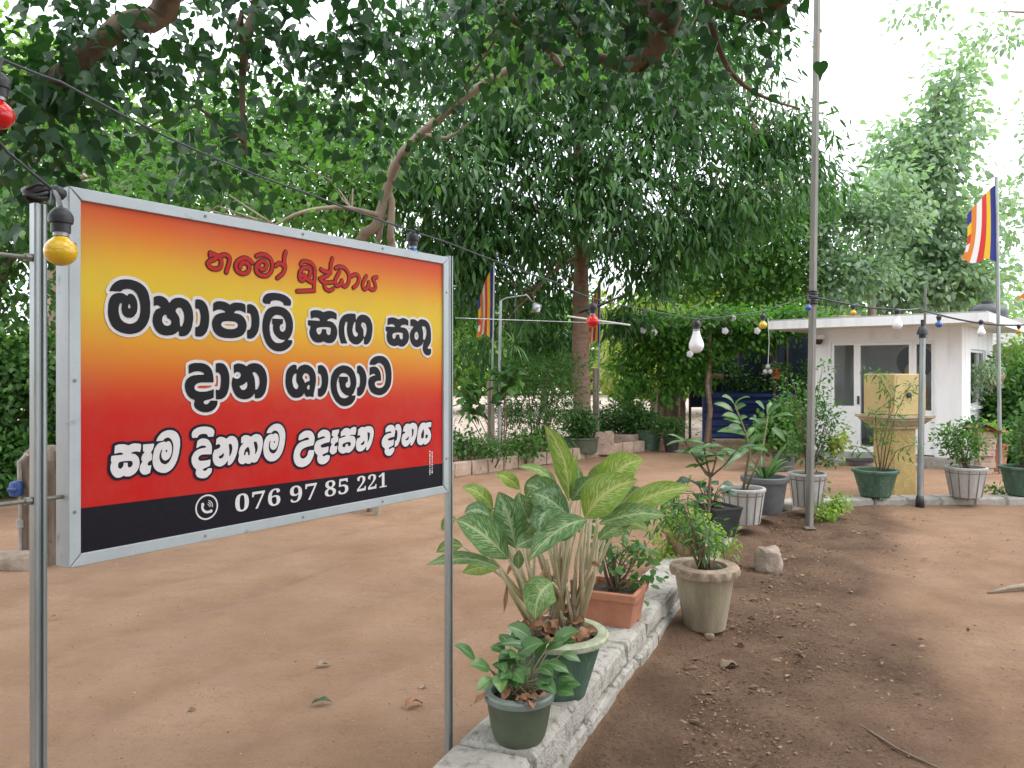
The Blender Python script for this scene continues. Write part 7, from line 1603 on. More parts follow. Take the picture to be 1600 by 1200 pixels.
# --- large green pot with the flecked aglaonema
c = V(.185, 3.06, .212)
t = thing('potted_plant', 'large worn green cement pot with tall cream-flecked aglaonema leaves', 'potted plant', c)
pot_round(t, c, .255, .105, .172, POT_GREEN, POT_RIM, (.028, .026), flute=.012)
mb, ms = MB(), MB()
hubs = [c + V(-.10, -.03, .23), c + V(.0, .0, .24), c + V(.075, -.01, .24), c + V(-.02, .06, .24)]
SRC = (660, 640, 3.636)
AG = [  # base, tip, ctrl, depth0, depth1, width, tone, hub, up
    ((830, 520), (690, 85), (840, 250), 3.06, 3.02, 125, .85, 1, (-.6, -1, .2)),
    ((925, 620), (1225, 400), (1010, 440), 3.00, 2.92, 215, .95, 2, (-.2, -1, .5)),
    ((1010, 540), (1262, 285), (1090, 290), 3.08, 3.06, 190, 1., 2, (-.3, -1, .35)),
    ((1130, 600), (1540, 440), (1290, 455), 3.02, 2.96, 135, .95, 2, (.05, -1, .7)),
    ((1000, 650), (1385, 605), (1200, 565), 2.96, 2.88, 130, .3, 2, (0, -.9, .8)),
    ((1000, 740), (1185, 655), (1090, 660), 2.94, 2.9, 95, .4, 2, (0, -.8, .8)),
    ((935, 625), (598, 865), (760, 640), 2.94, 2.80, 165, .15, 2, (-.3, -.8, .8)),
    ((530, 790), (430, 465), (500, 600), 2.96, 2.92, 175, .1, 0, (.1, -1, .15)),
    ((490, 850), (188, 625), (330, 670), 2.94, 2.84, 195, .2, 0, (-.2, -.85, .7)),
    ((440, 905), (18, 885), (240, 800), 2.92, 2.84, 95, .3, 0, (0, -.7, .9)),
    ((435, 900), (225, 930), (320, 880), 2.98, 2.98, 85, .9, 0, (0, -1, .5)),
    ((400, 570), (220, 445), (330, 440), 3.1, 3.06, 85, .9, 0, (-.2, -.9, .6)),
    ((555, 455), (415, 368), (480, 370), 3.14, 3.1, 75, 1., 1, (-.3, -.9, .5)),
    ((770, 440), (540, 325), (680, 315), 3.14, 3.12, 65, .6, 1, (0, -.8, .8)),
    ((835, 610), (628, 475), (720, 490), 2.95, 2.9, 140, .05, 1, (-.2, -1, .5)),
    ((790, 640), (590, 430), (690, 420), 3.04, 3.0, 175, .2, 1, (-.2, -1, .5)),
    ((735, 555), (665, 705), (660, 590), 2.92, 2.86, 130, .1, 1, (-.6, -1, .3)),
    ((590, 500), (665, 365), (620, 420), 3.14, 3.12, 70, .3, 0, (0, -1, .2)),
    ((880, 520), (888, 318), (890, 420), 3.12, 3.12, 62, .4, 1, (.2, -1, .1)),
    ((840, 440), (758, 268), (790, 340), 3.14, 3.14, 80, .1, 1, (0, -1, .1)),
    ((850, 520), (965, 385), (900, 430), 3.06, 3.04, 110, .2, 1, (.3, -1, .3)),
    ((390, 610), (238, 590), (310, 545), 3.06, 3.02, 105, .1, 0, (0, -.8, .8)),
    ((230, 775), (78, 812), (150, 755), 3.0, 2.98, 75, .5, 0, (0, -.9, .5)),
    ((190, 620), (108, 690), (140, 620), 3.04, 3.02, 60, .5, 0, (0, -1, .4)),
    ((545, 905), (550, 795), (545, 850), 2.92, 2.9, 58, .3, 0, (0, -1, .1)),
    ((1080, 590), (1235, 440), (1160, 500), 3.1, 3.1, 130, .2, 2, (.1, -1, .4)),
    ((420, 680), (395, 575), (405, 630), 3.08, 3.06, 80, .9, 0, (.2, -1, .2)),
    ((960, 500), (1060, 300), (1000, 370), 3.12, 3.12, 120, .6, 2, (-.2, -1, .2)),
    ((600, 620), (545, 470), (560, 540), 3.02, 3.0, 110, .25, 1, (-.1, -1, .2)),
    ((690, 700), (590, 580), (630, 620), 3.1, 3.1, 110, .1, 1, (-.1, -1, .4)),
    ((740, 985), (640, 1195), (640, 1020), 2.84, 2.78, 185, .35, 1, (-.25, -1, .25)),
    ((640, 730), (530, 780), (590, 745), 2.92, 2.86, 95, .2, 0, (0, -.9, .6)),
    ((700, 620), (480, 560), (600, 520), 3.08, 3.04, 110, .3, 1, (0, -.9, .5)), ((870, 700), (700, 760), (790, 680), 2.98, 2.92, 90, .15, 1, (0, -.9, .5)),
    ((960, 620), (1120, 560), (1040, 540), 3.14, 3.12, 100, .3, 2, (0, -.9, .5)), ((560, 760), (640, 640), (590, 690), 2.98, 2.96, 80, .4, 0, (.2, -1, .2)),
    ((1060, 640), (1290, 690), (1190, 620), 3.06, 3.0, 100, .6, 2, (.1, -.8, .7)), ((470, 700), (330, 560), (390, 600), 3.14, 3.12, 100, .1, 0, (-.1, -1, .4)),
    ((800, 420), (880, 250), (840, 330), 3.18, 3.18, 70, .8, 1, (.1, -1, .1)), ((900, 480), (1040, 400), (970, 410), 3.16, 3.14, 90, .5, 2, (.1, -1, .3)),
]
for (p0, p1, ct, Y0, Y1, w, tn, hb_, up) in AG:
    a = px_leaf(mb, p0, p1, Y0, Y1, w, tn, 0, ctrl=ct, up=up, src=SRC, nu=18, nv=8, fold=.2, wave=.06, pk=.48)
    h_ = hubs[hb_] + V(random.uniform(-.02, .02), random.uniform(-.02, .02), random.uniform(.02, .14))
    m_ = h_.lerp(a, .5) + V(random.uniform(-.02, .02), 0, .01)
    ms.tube([h_, m_, a], [.010, .0065, .0042], 7)
mb.build('foliage', AGLAO, t, smooth=True)
for k in range(9):      # extra bare leaf stalks
    h_ = hubs[k % 3] + V(random.uniform(-.02, .02), random.uniform(-.03, .02), .05)
    ms.tube([h_, h_ + V(random.uniform(-.06, .08), random.uniform(-.03, .03), random.uniform(.12, .26))], [.009, .006], 7)
ms.build('leaf_stalks', PETIOLE, t, smooth=True)
mb = MB()
for h_ in hubs:
    q = h_ + V(random.uniform(-.02, .02), 0, .22)
    mb.tube([h_ - V(0, 0, .03), h_.lerp(q, .4), q], [.016, .015, .010], 9)
    for k in range(7):
        z = k * .028
        mb.lathe([(.015, -.004), (.0185, 0), (.015, .004)], h_.lerp(q, z / .22), 9)
mb.build('stem', BARK, t, smooth=40)
mb = MB()
for k in range(26):
    a = random.uniform(0, 6.28); r_ = random.uniform(.02, .14)
    p_ = c + V(math.cos(a) * r_, math.sin(a) * r_, .235 + random.uniform(0, .05))
    broad(mb, p_, p_ + V(random.uniform(-.09, .09), random.uniform(-.09, .05), random.uniform(-.03, .07)), .05, .25, .5, nu=7, nv=4, fold=.6, wave=.25)
for (x0, y0, x1, y1) in ((480, 990, 462, 1160), (500, 880, 480, 940), (690, 900, 690, 980), (960, 870, 1010, 890)):
    a_ = at(660 + x0 / 3.636, 640 + y0 / 3.636, 2.92); e_ = at(660 + x1 / 3.636, 640 + y1 / 3.636, 2.9)
    broad(mb, a_, e_, .018, 0, .5, nu=7, nv=4, fold=.8, wave=.3, up=(.3, -1, .2))
mb.build('dead_leaves', DRYM, t, smooth=True)

# --- square terracotta planter
pc_ = V(.53, 4.0, .176)
t = thing('potted_plant', 'square terracotta planter with a wiry dark-leaved shrub on the low block wall', 'potted plant', pc_)
RP = Matrix.Translation(pc_) @ Matrix.Rotation(math.atan2(1.86, .81) - R(90), 4, 'Z')
mb = MB()
def sq_ring(m_, prof, M):
    vs, fs = [], []
    for r_, z in prof:
        for (i, j) in ((-1, -.93), (-.93, -1), (.93, -1), (1, -.93), (1, .93), (.93, 1), (-.93, 1), (-1, .93)): vs.append(M @ V(i * r_, j * r_, z))
    for i in range(len(prof) - 1):
        for k in range(8): fs.append((i * 8 + k, i * 8 + (k + 1) % 8, (i + 1) * 8 + (k + 1) % 8, (i + 1) * 8 + k))
    m_.add(vs, fs)
sq_ring(mb, [(.0, .03), (.115, .03), (.138, .168)], RP)
for (i, j) in ((-1, -1), (1, -1), (1, 1), (-1, 1)): mb.box((i * .088, j * .088, .018), (.05, .05, .036), RP, taper=1.1)
pot = mb.build('pot', TERRA, t)
mb = MB(); sq_ring(mb, [(.138, .166), (.150, .170), (.152, .205), (.148, .21), (.134, .21), (.130, .17)], RP); mb.build('rim', TERRA, pot)
mb = MB(); sq_ring(mb, [(.131, .176), (.06, .184), (0, .182)], RP); mb.build('soil', SOIL, pot)
ctr = pc_ + V(0, 0, .36)
shrub(t, pc_ + V(0, 0, .18), [(tuple(pc_ + V(.02, 0, .36)), (.15, .14, .12)), (tuple(pc_ + V(.17, .02, .33)), (.10, .1, .14)), (tuple(pc_ + V(-.06, .03, .46)), (.1, .1, .08)), (tuple(pc_ + V(.14, -.02, .20)), (.12, .06, .06))], 46, 4, .035, .058, 'oval', L_BUSH, 26, .005, BARK_DK)

# --- tan cement pot standing on the soil
c = V(1.115, 4.45, .015)
t = thing('potted_plant', 'tan cement pot with a scalloped brown rim standing on the soil against the wall', 'potted plant', c)
pot_round(t, c, .365, .118, .168, POT_TAN, POT_TRIM, (.027, .050), flute=.006, feet=3, scallop=.035, wall=.045)
shrub(t, c + V(0, .0, .33), [(tuple(c + V(-.08, 0, .60)), (.17, .14, .08)), (tuple(c + V(-.16, .02, .72)), (.17, .14, .10)), (tuple(c + V(-.28, 0, .66)), (.11, .1, .08)), (tuple(c + V(.06, -.02, .50)), (.10, .1, .06))], 80, 6, .05, .062, 'lance', L_BUSH, 26, .0045, STEM_BR)

# --- brown clay pot with round lime foliage
c = V(1.27, 5.6, kerb_top(5.6))
t = thing('potted_plant', 'brown clay pot spilling round lime-green leaves behind the tan cement pot', 'potted plant', c)
pot_round(t, c, .19, .12, .155, POT_BROWN, None, (.012, .025))
shrub(t, c + V(0, 0, .18), [(tuple(c + V(0, -.02, .22)), (.24, .2, .09)), (tuple(c + V(.10, -.1, .12)), (.12, .08, .12)), (tuple(c + V(-.17, -.08, .08)), (.06, .06, .10))], 130, 8, .03, .04, 'oval', L_LIME, 10, .004)

# --- black square pot with dark ivy leaves and a tall sparse shrub
c = V(1.70, 6.35, kerb_top(6.3))
t = thing('potted_plant', 'black square plastic pot with dark ivy leaves and a tall forked plant', 'potted plant', c)
RB = Matrix.Translation(c) @ Matrix.Rotation(.4, 4, 'Z')
mb = MB(); sq_ring(mb, [(0, 0), (.10, 0), (.145, .23), (.15, .235), (.15, .25), (.135, .25), (.13, .22)], RB); pot = mb.build('pot', POT_BLK, t)
mb = MB(); sq_ring(mb, [(.132, .225), (.0, .235)], RB); mb.build('soil', SOIL, pot)
mb, ms = MB(), MB()
hub = c + V(-.05, 0, .22)
for k in range(22):
    a = random.uniform(0, 6.28); r_ = random.uniform(.08, .26)
    p_ = hub + V(math.cos(a) * r_ - .08, math.sin(a) * r_ * .6, random.uniform(.02, .26))
    ms.tube([hub, hub.lerp(p_, .6) + V(0, 0, .05), p_], .004, 5)
    broad(mb, p_, p_ + V(math.cos(a) * .10, math.sin(a) * .08, random.uniform(-.07, .0)), .095, .15, random.random() * .6, nu=7, nv=4)
mb.build('foliage', BROAD_DK, t, smooth=True)
ms.build('stem', STEM_BR, t, smooth=True)

# --- forked plumeria-like plant rising behind, its own slim pot hidden between the others
c = V(1.42, 6.2, kerb_top(6.2))
t = thing('potted_plant', 'leggy pale-stemmed plant with leaf rosettes leaning left above the ivy pot', 'potted plant', c)
pot_round(t, c, .16, .08, .11, POT_BROWN, None, (.01, .02), nseg=24)
mb, ms = MB(), MB()
tr = at(1108, 772, 6.2)
ms.tube([c + V(0, 0, .13), at(1108, 810, 6.2), tr, at(1110, 745, 6.2)], [.016, .015, .014, .013], 8)
for (p_, L_, nl) in (((1085, 712), .17, 8), ((1120, 712), .15, 7), ((1070, 690), .15, 7), ((1100, 700), .17, 8), ((1150, 705), .16, 6), ((1095, 728), .13, 4)):
    e_ = at(p_[0], p_[1], 6.2 + random.uniform(-.12, .12))
    ms.tube([at(1110, 745, 6.2), at(1110, 745, 6.2).lerp(e_, .5) + V(0, 0, -.02), e_], [.010, .008, .007], 7)
    for k in range(nl):
        a = 6.28 * k / nl + random.uniform(-.3, .3)
        broad(mb, e_, e_ + V(math.cos(a) * L_, math.sin(a) * L_, random.uniform(-.06, .06)), .058, .16, random.random(), nu=8, nv=4)
mb.build('foliage', BROAD, t, smooth=True)
ms.build('stem', STEM_BR, t, smooth=True)

# --- grey ribbed pot with the tall big-leaved plant
c = V(2.10, 6.98, kerb_top(7))
t = thing('potted_plant', 'grey ribbed pot with a tall upright plant of big pointed leaves', 'potted plant', c)
pot_round(t, c, .325, .148, .190, POT_GREY, None, (.010, .026), ribs=14, wall=.02)
mb, ms = MB(), MB()
b_ = c + V(.0, 0, .30)
top = at(1145, 620, 6.95)
ms.tube([b_, at(1172, 700, 6.95), at(1162, 668, 6.95), at(1148, 632, 6.95)], [.014, .012, .009, .006], 8)
for (p0, p1, w) in (((1148, 632), (1128, 620), .07), ((1148, 632), (1172, 621), .07), ((1146, 643), (1115, 631), .075), ((1148, 640), (1166, 633), .07), ((1155, 655), (1128, 650), .075), ((1155, 655), (1168, 652), .06), ((1158, 662), (1130, 655), .07), ((1160, 670), (1135, 672), .08),
                    ((1165, 680), (1120, 675), .09), ((1168, 690), (1140, 700), .085), ((1170, 695), (1190, 680), .08), ((1172, 700), (1150, 718), .07), ((1172, 700), (1200, 705), .07), ((1166, 685), (1180, 668), .05), ((1170, 705), (1130, 735), .06)):
    a_ = at(*p0, 6.95 + random.uniform(-.05, .05)); e_ = at(*p1, 6.95 + random.uniform(-.2, .2))
    ms.tube([a_, a_.lerp(e_, .1)], .003, 5)
    broad(mb, a_, e_, w, .22, random.uniform(.2, 1), up=(random.uniform(-.3, .3), -.8, .7), nu=9, nv=4)
for (p0, p1, w) in (((1195, 640), (1180, 628), .07), ((1200, 645), (1222, 632), .07), ((1205, 655), (1240, 650), .08), ((1198, 660), (1178, 668), .08), ((1205, 670), (1228, 690), .08), ((1195, 680), (1180, 690), .07), ((1200, 650), (1205, 628), .06), ((1190, 665), (1170, 655), .06)):
    a_ = at(*p0, 7.05 + random.uniform(-.05, .05)); e_ = at(*p1, 7.05 + random.uniform(-.15, .15))
    broad(mb, a_, e_, w, .22, random.uniform(.1, .7), up=(random.uniform(-.3, .3), -.8, .7), nu=9, nv=4)
ms.tube([b_ + V(.03, 0, 0), at(1192, 700, 7.05), at(1200, 650, 7.05)], [.010, .009, .006], 7)
mb.build('foliage', BROAD, t, smooth=True)
ms.build('stem', STEM, t, smooth=True)

# --- dark grey pot with striped blades
c = V(2.47, 7.5, .115)
t = thing('potted_plant', 'dark grey plastic pot with a wide lip and strappy striped blades', 'potted plant', c)
pot_round(t, c, .36, .150, .205, POT_DARK, None, (.026, .05), curve=.3)
mb = MB()
b_ = c + V(0, 0, .33)
for k in range(24):
    a = 6.28 * k / 24 + random.uniform(-.2, .2); L_ = random.uniform(.14, .30)
    broad(mb, b_ + V(math.cos(a) * .03, math.sin(a) * .03, 0), b_ + V(math.cos(a) * L_, math.sin(a) * L_ * .8, random.uniform(.04, .22)), .035, .3, random.random(), nu=9, nv=4, fold=.4, pk=.4)
for (p1, w) in (((1232, 690), .05), ((1224, 700), .045)):
    broad(mb, b_, at(*p1, 7.45), w, .12, .9, nu=9, nv=4, fold=.3, up=(-1, -1, .2), pk=.4)
mb.build('foliage', BLADE, t, smooth=True)
MB().lathe([(.02, -.02), (.015, .05), (0, .06)], b_, 8).build('stem', STEM, t)

# --- dusty white ribbed pot with the fine-leaved bush
c = V(3.03, 7.88, .115)
t = thing('potted_plant', 'pale ribbed pot with a tall fine-leaved bush behind the square steel pole', 'potted plant', c)
pot_round(t, c, .345, .140, .182, POT_WHITE, None, (.010, .026), ribs=14)
shrub(t, c + V(0, 0, .30), [(tuple(c + V(-.02, 0, .62)), (.22, .2, .22)), (tuple(c + V(.05, 0, .95)), (.24, .2, .24)), (tuple(c + V(.22, 0, .78)), (.14, .14, .2)), (tuple(c + V(.14, .05, 1.2)), (.15, .12, .14)), (tuple(c + V(.24, .05, 1.42)), (.09, .08, .10)), (tuple(c + V(-.12, .1, 1.15)), (.14, .12, .2)), (tuple(c + V(.2, -.05, .52)), (.14, .1, .12))], 210, 6, .05, .048, 'oval', L_BUSH, 26, .006, STEM_BR)
P, d, n_, tone, _ = crown([(tuple(c + V(.27, -.08, .66)), (.09, .08, .13))], 14, 6, .04)
leaf_mesh('young_leaves', P, d, n_, .07, 'oval', L_YEL, t, tone=tone)

# --- green pot with the spindly shrub in front of the pedestal
c = V(4.04, 8.54, .115)
t = thing('potted_plant', 'wide green pot with a spindly tall shrub in front of the yellow pedestal', 'potted plant', c)
pot_round(t, c, .295, .155, .225, POT_GREEN, None, (.020, .03), flute=.01, feet=3)
mb = MB()
b_ = c + V(0, 0, .26)
CL = []
for (pts) in ([(1375, 742), (1378, 700), (1388, 655), (1392, 620), (1376, 592), (1362, 582)], [(1380, 742), (1392, 690), (1398, 650), (1420, 605), (1424, 598)], [(1376, 742), (1372, 700), (1380, 668), (1395, 640), (1402, 588)], [(1382, 742), (1400, 705), (1415, 698), (1430, 695)], [(1374, 742), (1365, 712), (1350, 700), (1335, 697)], [(1378, 742), (1385, 690), (1395, 660), (1410, 655)], [(1376, 742), (1370, 690), (1368, 650), (1362, 640)]):
    Yk = 8.54 + random.uniform(-.1, .1)
    pp = [at(x, y, Yk) for x, y in pts]
    mb.tube(pp, [.008 - .0012 * i for i in range(len(pp))], 6)
    for i in range(2, len(pp)):
        for q in range(3 if i < len(pp) - 1 else 5): CL.append(pp[i].lerp(pp[i - 1], random.random() * .8))
mb.build('stem', STEM_BR, t, smooth=True)
bl = [(tuple(q), (.06, .06, .05)) for q in CL]
P, d, n_, tone, _ = crown(bl, 100, 4, .04, .15)
leaf_mesh('foliage', P, d, n_, rng.uniform(.05, .085, len(P)), 'lance', L_MID, t, tone=tone)

# --- ribbed pot in front of the kiosk corner
c = V(5.00, 8.46, .115)
t = thing('potted_plant', 'ribbed cement pot with a bushy shrub below the corner of the kiosk', 'potted plant', c)
pot_round(t, c, .335, .15, .205, POT_GREY, None, (.010, .028), ribs=12, ribmat=POT_LINE)
shrub(t, c + V(0, 0, .3), [(tuple(c + V(-.02, 0, .5)), (.17, .16, .15)), (tuple(c + V(-.1, 0, .68)), (.2, .16, .12)), (tuple(c + V(-.24, 0, .62)), (.12, .1, .09)), (tuple(c + V(.1, 0, .62)), (.14, .12, .14)), (tuple(c + V(.03, 0, .8)), (.12, .1, .08))], 125, 7, .05, .05, 'oval', L_MID, 16, .005)
mb = MB()
for (p0, p1) in (((1520, 668), (1535, 655)), ((1518, 665), (1508, 655)), ((1525, 672), (1548, 660)), ((1516, 672), (1495, 668)), ((1520, 660), (1520, 648))):
    broad(mb, at(*p0, 8.45), at(*p1, 8.4), .06, .2, .3, nu=7, nv=4)
mb.build('broad_leaves', BROAD_DK, t, smooth=True)

# --- green pot at the right edge
c = V(5.72, 8.62, .115)
t = thing('potted_plant', 'round mossy green pot cut off by the right edge of the photo', 'potted plant', c)
pot_round(t, c, .32, .15, .205, POT_GREEN, None, (.024, .03), flute=.008)
shrub(t, c + V(0, 0, .3), [(tuple(c + V(.1, 0, .6)), (.2, .2, .25)), (tuple(c + V(.2, 0, .95)), (.2, .2, .25))], 120, 7, .05, .06, 'oval', L_BUSH, 12, .006)

# --- far pots by the planted strip
def far_pot(px, Yp, h, r0, r1, mat, lab, blobs=None, leaf=L_BUSH, ncl=60, size=.07, tm='oval', rim=(.015, .03), z0=0.):
    c = V(at(px, 0, Yp).x, Yp, z0)
    t = thing('potted_plant', lab, 'potted plant', c)
    pot_round(t, c, h, r0, r1, mat, None, rim, nseg=28)
    if blobs: shrub(t, c + V(0, 0, h * .9), [(tuple(c + V(*b0)), b1) for b0, b1 in blobs], ncl, 9, .05, size, tm, leaf, 8, .007)
    return t, c


far_pot(907, 13.3, .26, .29, .31, POT_OLIVE, 'wide round greenish tub with a clipped round shrub near the tree trunk', [((-.02, 0, .50), (.32, .28, .26))], L_BUSH, 170, .07, z0=.10)
far_pot(1013, 14.6, .40, .20, .24, POT_GREEN, 'green drum-shaped pot just left of the small black pot', [((-.1, 0, .55), (.35, .3, .22)), ((-.35, .1, .75), (.3, .25, .3))], L_BUSH, 120, .07)
far_pot(1049, 14.2, .28, .11, .15, POT_BLK, 'small black pot with a ferny plant near the reddish wooden posts', [((0, 0, .46), (.3, .25, .16))], L_BUSH, 130, .08, 'lance')
far_pot(1225, 11.6, .27, .14, .17, POT_DARK, 'dark grey tub with a bush standing before the blue gate', [((-.15, 0, .55), (.4, .3, .3)), ((.12, .2, .75), (.3, .3, .35))], L_MID, 190, .09)
far_pot(1550, 11.6, .42, .17, .21, TERRA, 'terracotta pot with a light green plant beside the side wall of the kiosk', [((-.05, 0, .55), (.24, .2, .14))], L_LIGHT, 70, .07)
c = V(at(925, 0, 13.45).x + .2, 13.5, 0)
tag(MB().bbox((c.x, c.y, .24), (.34, .3, .4), .012).build('concrete_box', BRICKB, org=c), 'square reddish concrete box beside the wide round tub', 'box')
c = V(at(985, 0, 14.6).x - .08, 14.7, 0)
tag(MB().lathe([(.29, 0), (.30, .25), (.31, .27), (.31, .31), (.27, .31), (.26, .28), (0, .26)], c, 28).build('planter_ring', BRICKB, org=c, smooth=35), 'low reddish cement planter ring left of the green drum pot', 'planter')
c = at(1540, 666, 11.2)
mb = MB(); mb.grid(lambda u, v: c + V((u - .5) * .46, (v - .5) * .3, .05 * math.sin(u * 5.5) - .02), 20, 4); mb.grid(lambda u, v: c + V((u - .5) * .46, (v - .5) * .3, .05 * math.sin(u * 5.5) - .045), 20, 4)
tt = thing('tile_stand', 'curved pinkish roof tile laid on a brick stack by the side wall of the kiosk', 'tile', V(c.x, c.y, 0))
mb.build('tile', TERRA, tt, smooth=True)
mb = MB()
for k in range(7): mb.bbox((c.x + random.uniform(-.02, .02), c.y + random.uniform(-.02, .02), .045 + k * .088), (.23, .12, .083), .005)
mb.build('brick_stack', BRICKB, tt)
# ------------------------------------------------------------------ trees


def limb(mb, pts, r0, r1, n=9):
    pts = [Vector(p) for p in pts]
    out = [pts[0]]
    for i in range(len(pts) - 1):       # smooth the path a little
        p0, p1, p2, p3 = pts[max(i - 1, 0)], pts[i], pts[i + 1], pts[min(i + 2, len(pts) - 1)]
        for t in (.25, .5, .75, 1):
            out.append(.5 * ((2 * p1) + (p2 - p0) * t + (2 * p0 - 5 * p1 + 4 * p2 - p3) * t * t + (3 * p1 - p0 - 3 * p2 + p3) * t ** 3))
    m_ = len(out)
    mb.tube(out, [(r0 + (r1 - r0) * i / (m_ - 1)) * (1 + .06 * math.sin(i * 2.3 + r0 * 90)) for i in range(m_)], n)
    return out


def tree(name, label, base, trunk, r0, r1, limbs, blobs, nclus, per, cr, size, tm, leaf, bark, droop=.5, group=None, shell=.5, twigs=8, jit=.5):
    t = thing(name, label, 'tree', base, group)
    mb = MB()
    T_ = limb(mb, trunk, r0, r1, 12)
    LP = [limb(mb, l_[0], l_[1], l_[2]) for l_ in limbs]
    P, d, n_, tone, C = crown(blobs, nclus, per, cr, droop, shell=shell)
    allp = [v for v in mb.v]
    ends = [Vector(q) for q in T_[len(T_) // 2:]] + [Vector(q) for lp in LP for q in lp[len(lp) // 3:]]
    for q in C[rng.choice(len(C), min(twigs, len(C)), replace=False)]:
        q = Vector(q)
        s_ = min(ends, key=lambda e: (e - q).length)
        m_ = s_.lerp(q, .5) + Vector((random.uniform(-.2, .2), random.uniform(-.2, .2), random.uniform(.0, .3)))
        mb.tube([s_, m_, q], [min(r1 * .3, .022), min(r1 * .2, .014), .004], 5)
    mb.build('trunk', bark, t, smooth=60)
    leaf_mesh('crown', P, d, n_, rng.uniform(size * (1 - jit), size * (1 + jit), len(P)), tm, leaf, t, tone=tone)
    return t


def A(px, py, Y, dx=0): return tuple(at(px, py, Y))


def blob(px, py, Y, rx, ry, rz): return (A(px, py, Y), (rx, ry, rz))


# the big fig overhead: trunk stands behind the camera, limbs reach over it
fb = Vector((3.4, -2.6, 0))
fig_blobs = [blob(170, 60, 4.15, .40, .3, .30)+(1.6,), blob(60, 150, 4.1, .35, .3, .3)+(1.5,), blob(90, 235, 4.4, .5, .6, .40)+(1.0,), blob(-30, 150, 4.2, .6, .6, .6)+(1.0,), blob(230, 120, 4.9, .6, .7, .4)+(1.0,), blob(330, 240, 5.6, .6, .6, .35)+(1.0,), blob(380, 60, 5.4, .8, .8, .4)+(1.0,), blob(520, 110, 5.8, .6, .7, .35)+(1.0,), blob(540, 20, 5.6, .7, .7, .35)+(1.0,),
             blob(600, 190, 6.2, .45, .5, .3)+(1.0,), blob(690, 40, 6.0, .9, .9, .45)+(1.0,), blob(720, 130, 6.6, .5, .5, .35)+(1.0,), blob(850, 20, 5.8, .8, .8, .45)+(1.0,), blob(980, 60, 5.6, .7, .7, .5)+(1.0,), blob(1110, 40, 5.4, .55, .6, .45)+(1.0,), blob(1120, 170, 5.6, .30, .4, .45)+(1.0,), blob(1180, 10, 5.2, .3, .5, .3)+(1.0,),
             blob(120, 60, 4.4, .5, .5, .3)+(1.0,), blob(450, -60, 5.0, 1.0, 1, .4)+(1.0,), blob(880, -80, 5.0, 1.2, 1, .4)+(1.0,), blob(60, 330, 4.6, .30, .4, .25)+(1.0,),
             ((0, 2.0, 5.4), (2.8, 1.8, .6), 2), ((-2.8, .6, 4.6), (1.6, 1.6, .8), 2), ((2.4, -.2, 5.6), (2.4, 1.6, .6), 2), ((-1.0, -2.5, 5.2), (3.2, 2.0, .8), 2),  # unseen crown overhead, put in to shade the near ground
             ((0, -5.5, 3.6), (4.5, 1.6, 1.9), 2.2), ((-5.2, -1.8, 3.8), (1.5, 3.4, 1.6), 2.2), ((4.8, -4.2, 3.8), (1.8, 2.2, 1.6), 2.2), ((-3.4, -4.5, 3.0), (2.4, 1.6, 1.8), 2), ((5.8, .2, 5.2), (1.6, 2.2, .8), 1.6)]  # unseen crown behind and beside the camera, added to block sky light
tree('fig_tree', 'fig tree arching overhead with dark heart-shaped leaves and thick limbs', fb,
     [fb - Vector((0, 0, .3)), fb + Vector((-.1, .1, 1.6)), fb + Vector((-.2, .5, 3.2)), fb + Vector((-.5, 1.2, 4.2))], .42, .30,
     [([fb + Vector((-.4, .9, 3.9)), (2.45, 1.4, 4.6), (1.75, 4.0, 4.75), A(1032, -40, 5.5), A(1040, 15, 5.5), A(1028, 62, 5.6), A(1000, 95, 5.7), A(965, 100, 5.8), A(925, 85, 5.9)], .22, .028),
      ([(2.45, 1.4, 4.6), (2.2, 3.6, 4.5), A(1225, -20, 5.2), A(1180, 12, 5.4), A(1120, 0, 5.6)], .15, .05),
      ([fb + Vector((-.4, .9, 3.9)), (.8, .2, 5.0), (-.9, 2.2, 4.6), A(270, -30, 4.4), A(190, 40, 4.35), A(110, 105, 4.3), A(50, 155, 4.3), A(-60, 230, 4.2)], .10, .040),
      ([(.8, .2, 5.0), (.4, 3.0, 5.2), A(760, -60, 5.8), A(845, 60, 6.4), A(880, 110, 6.8)], .07, .03),
      ([(-.9, 2.2, 4.6), (-1.6, 3.8, 4.9), A(400, -40, 5.4), A(385, 60, 5.5), A(378, 140, 5.5), A(384, 240, 5.5)], .07, .012),
      ([A(1105, -30, 5.5), A(1110, 30, 5.5), A(1140, 110, 5.6), A(1190, 150, 5.7), A(1250, 170, 5.8)], .03, .008)],
     fig_blobs, 7600, 9, .15, .078, 'heart', L_FIG, BARK_DK, .75, twigs=170)

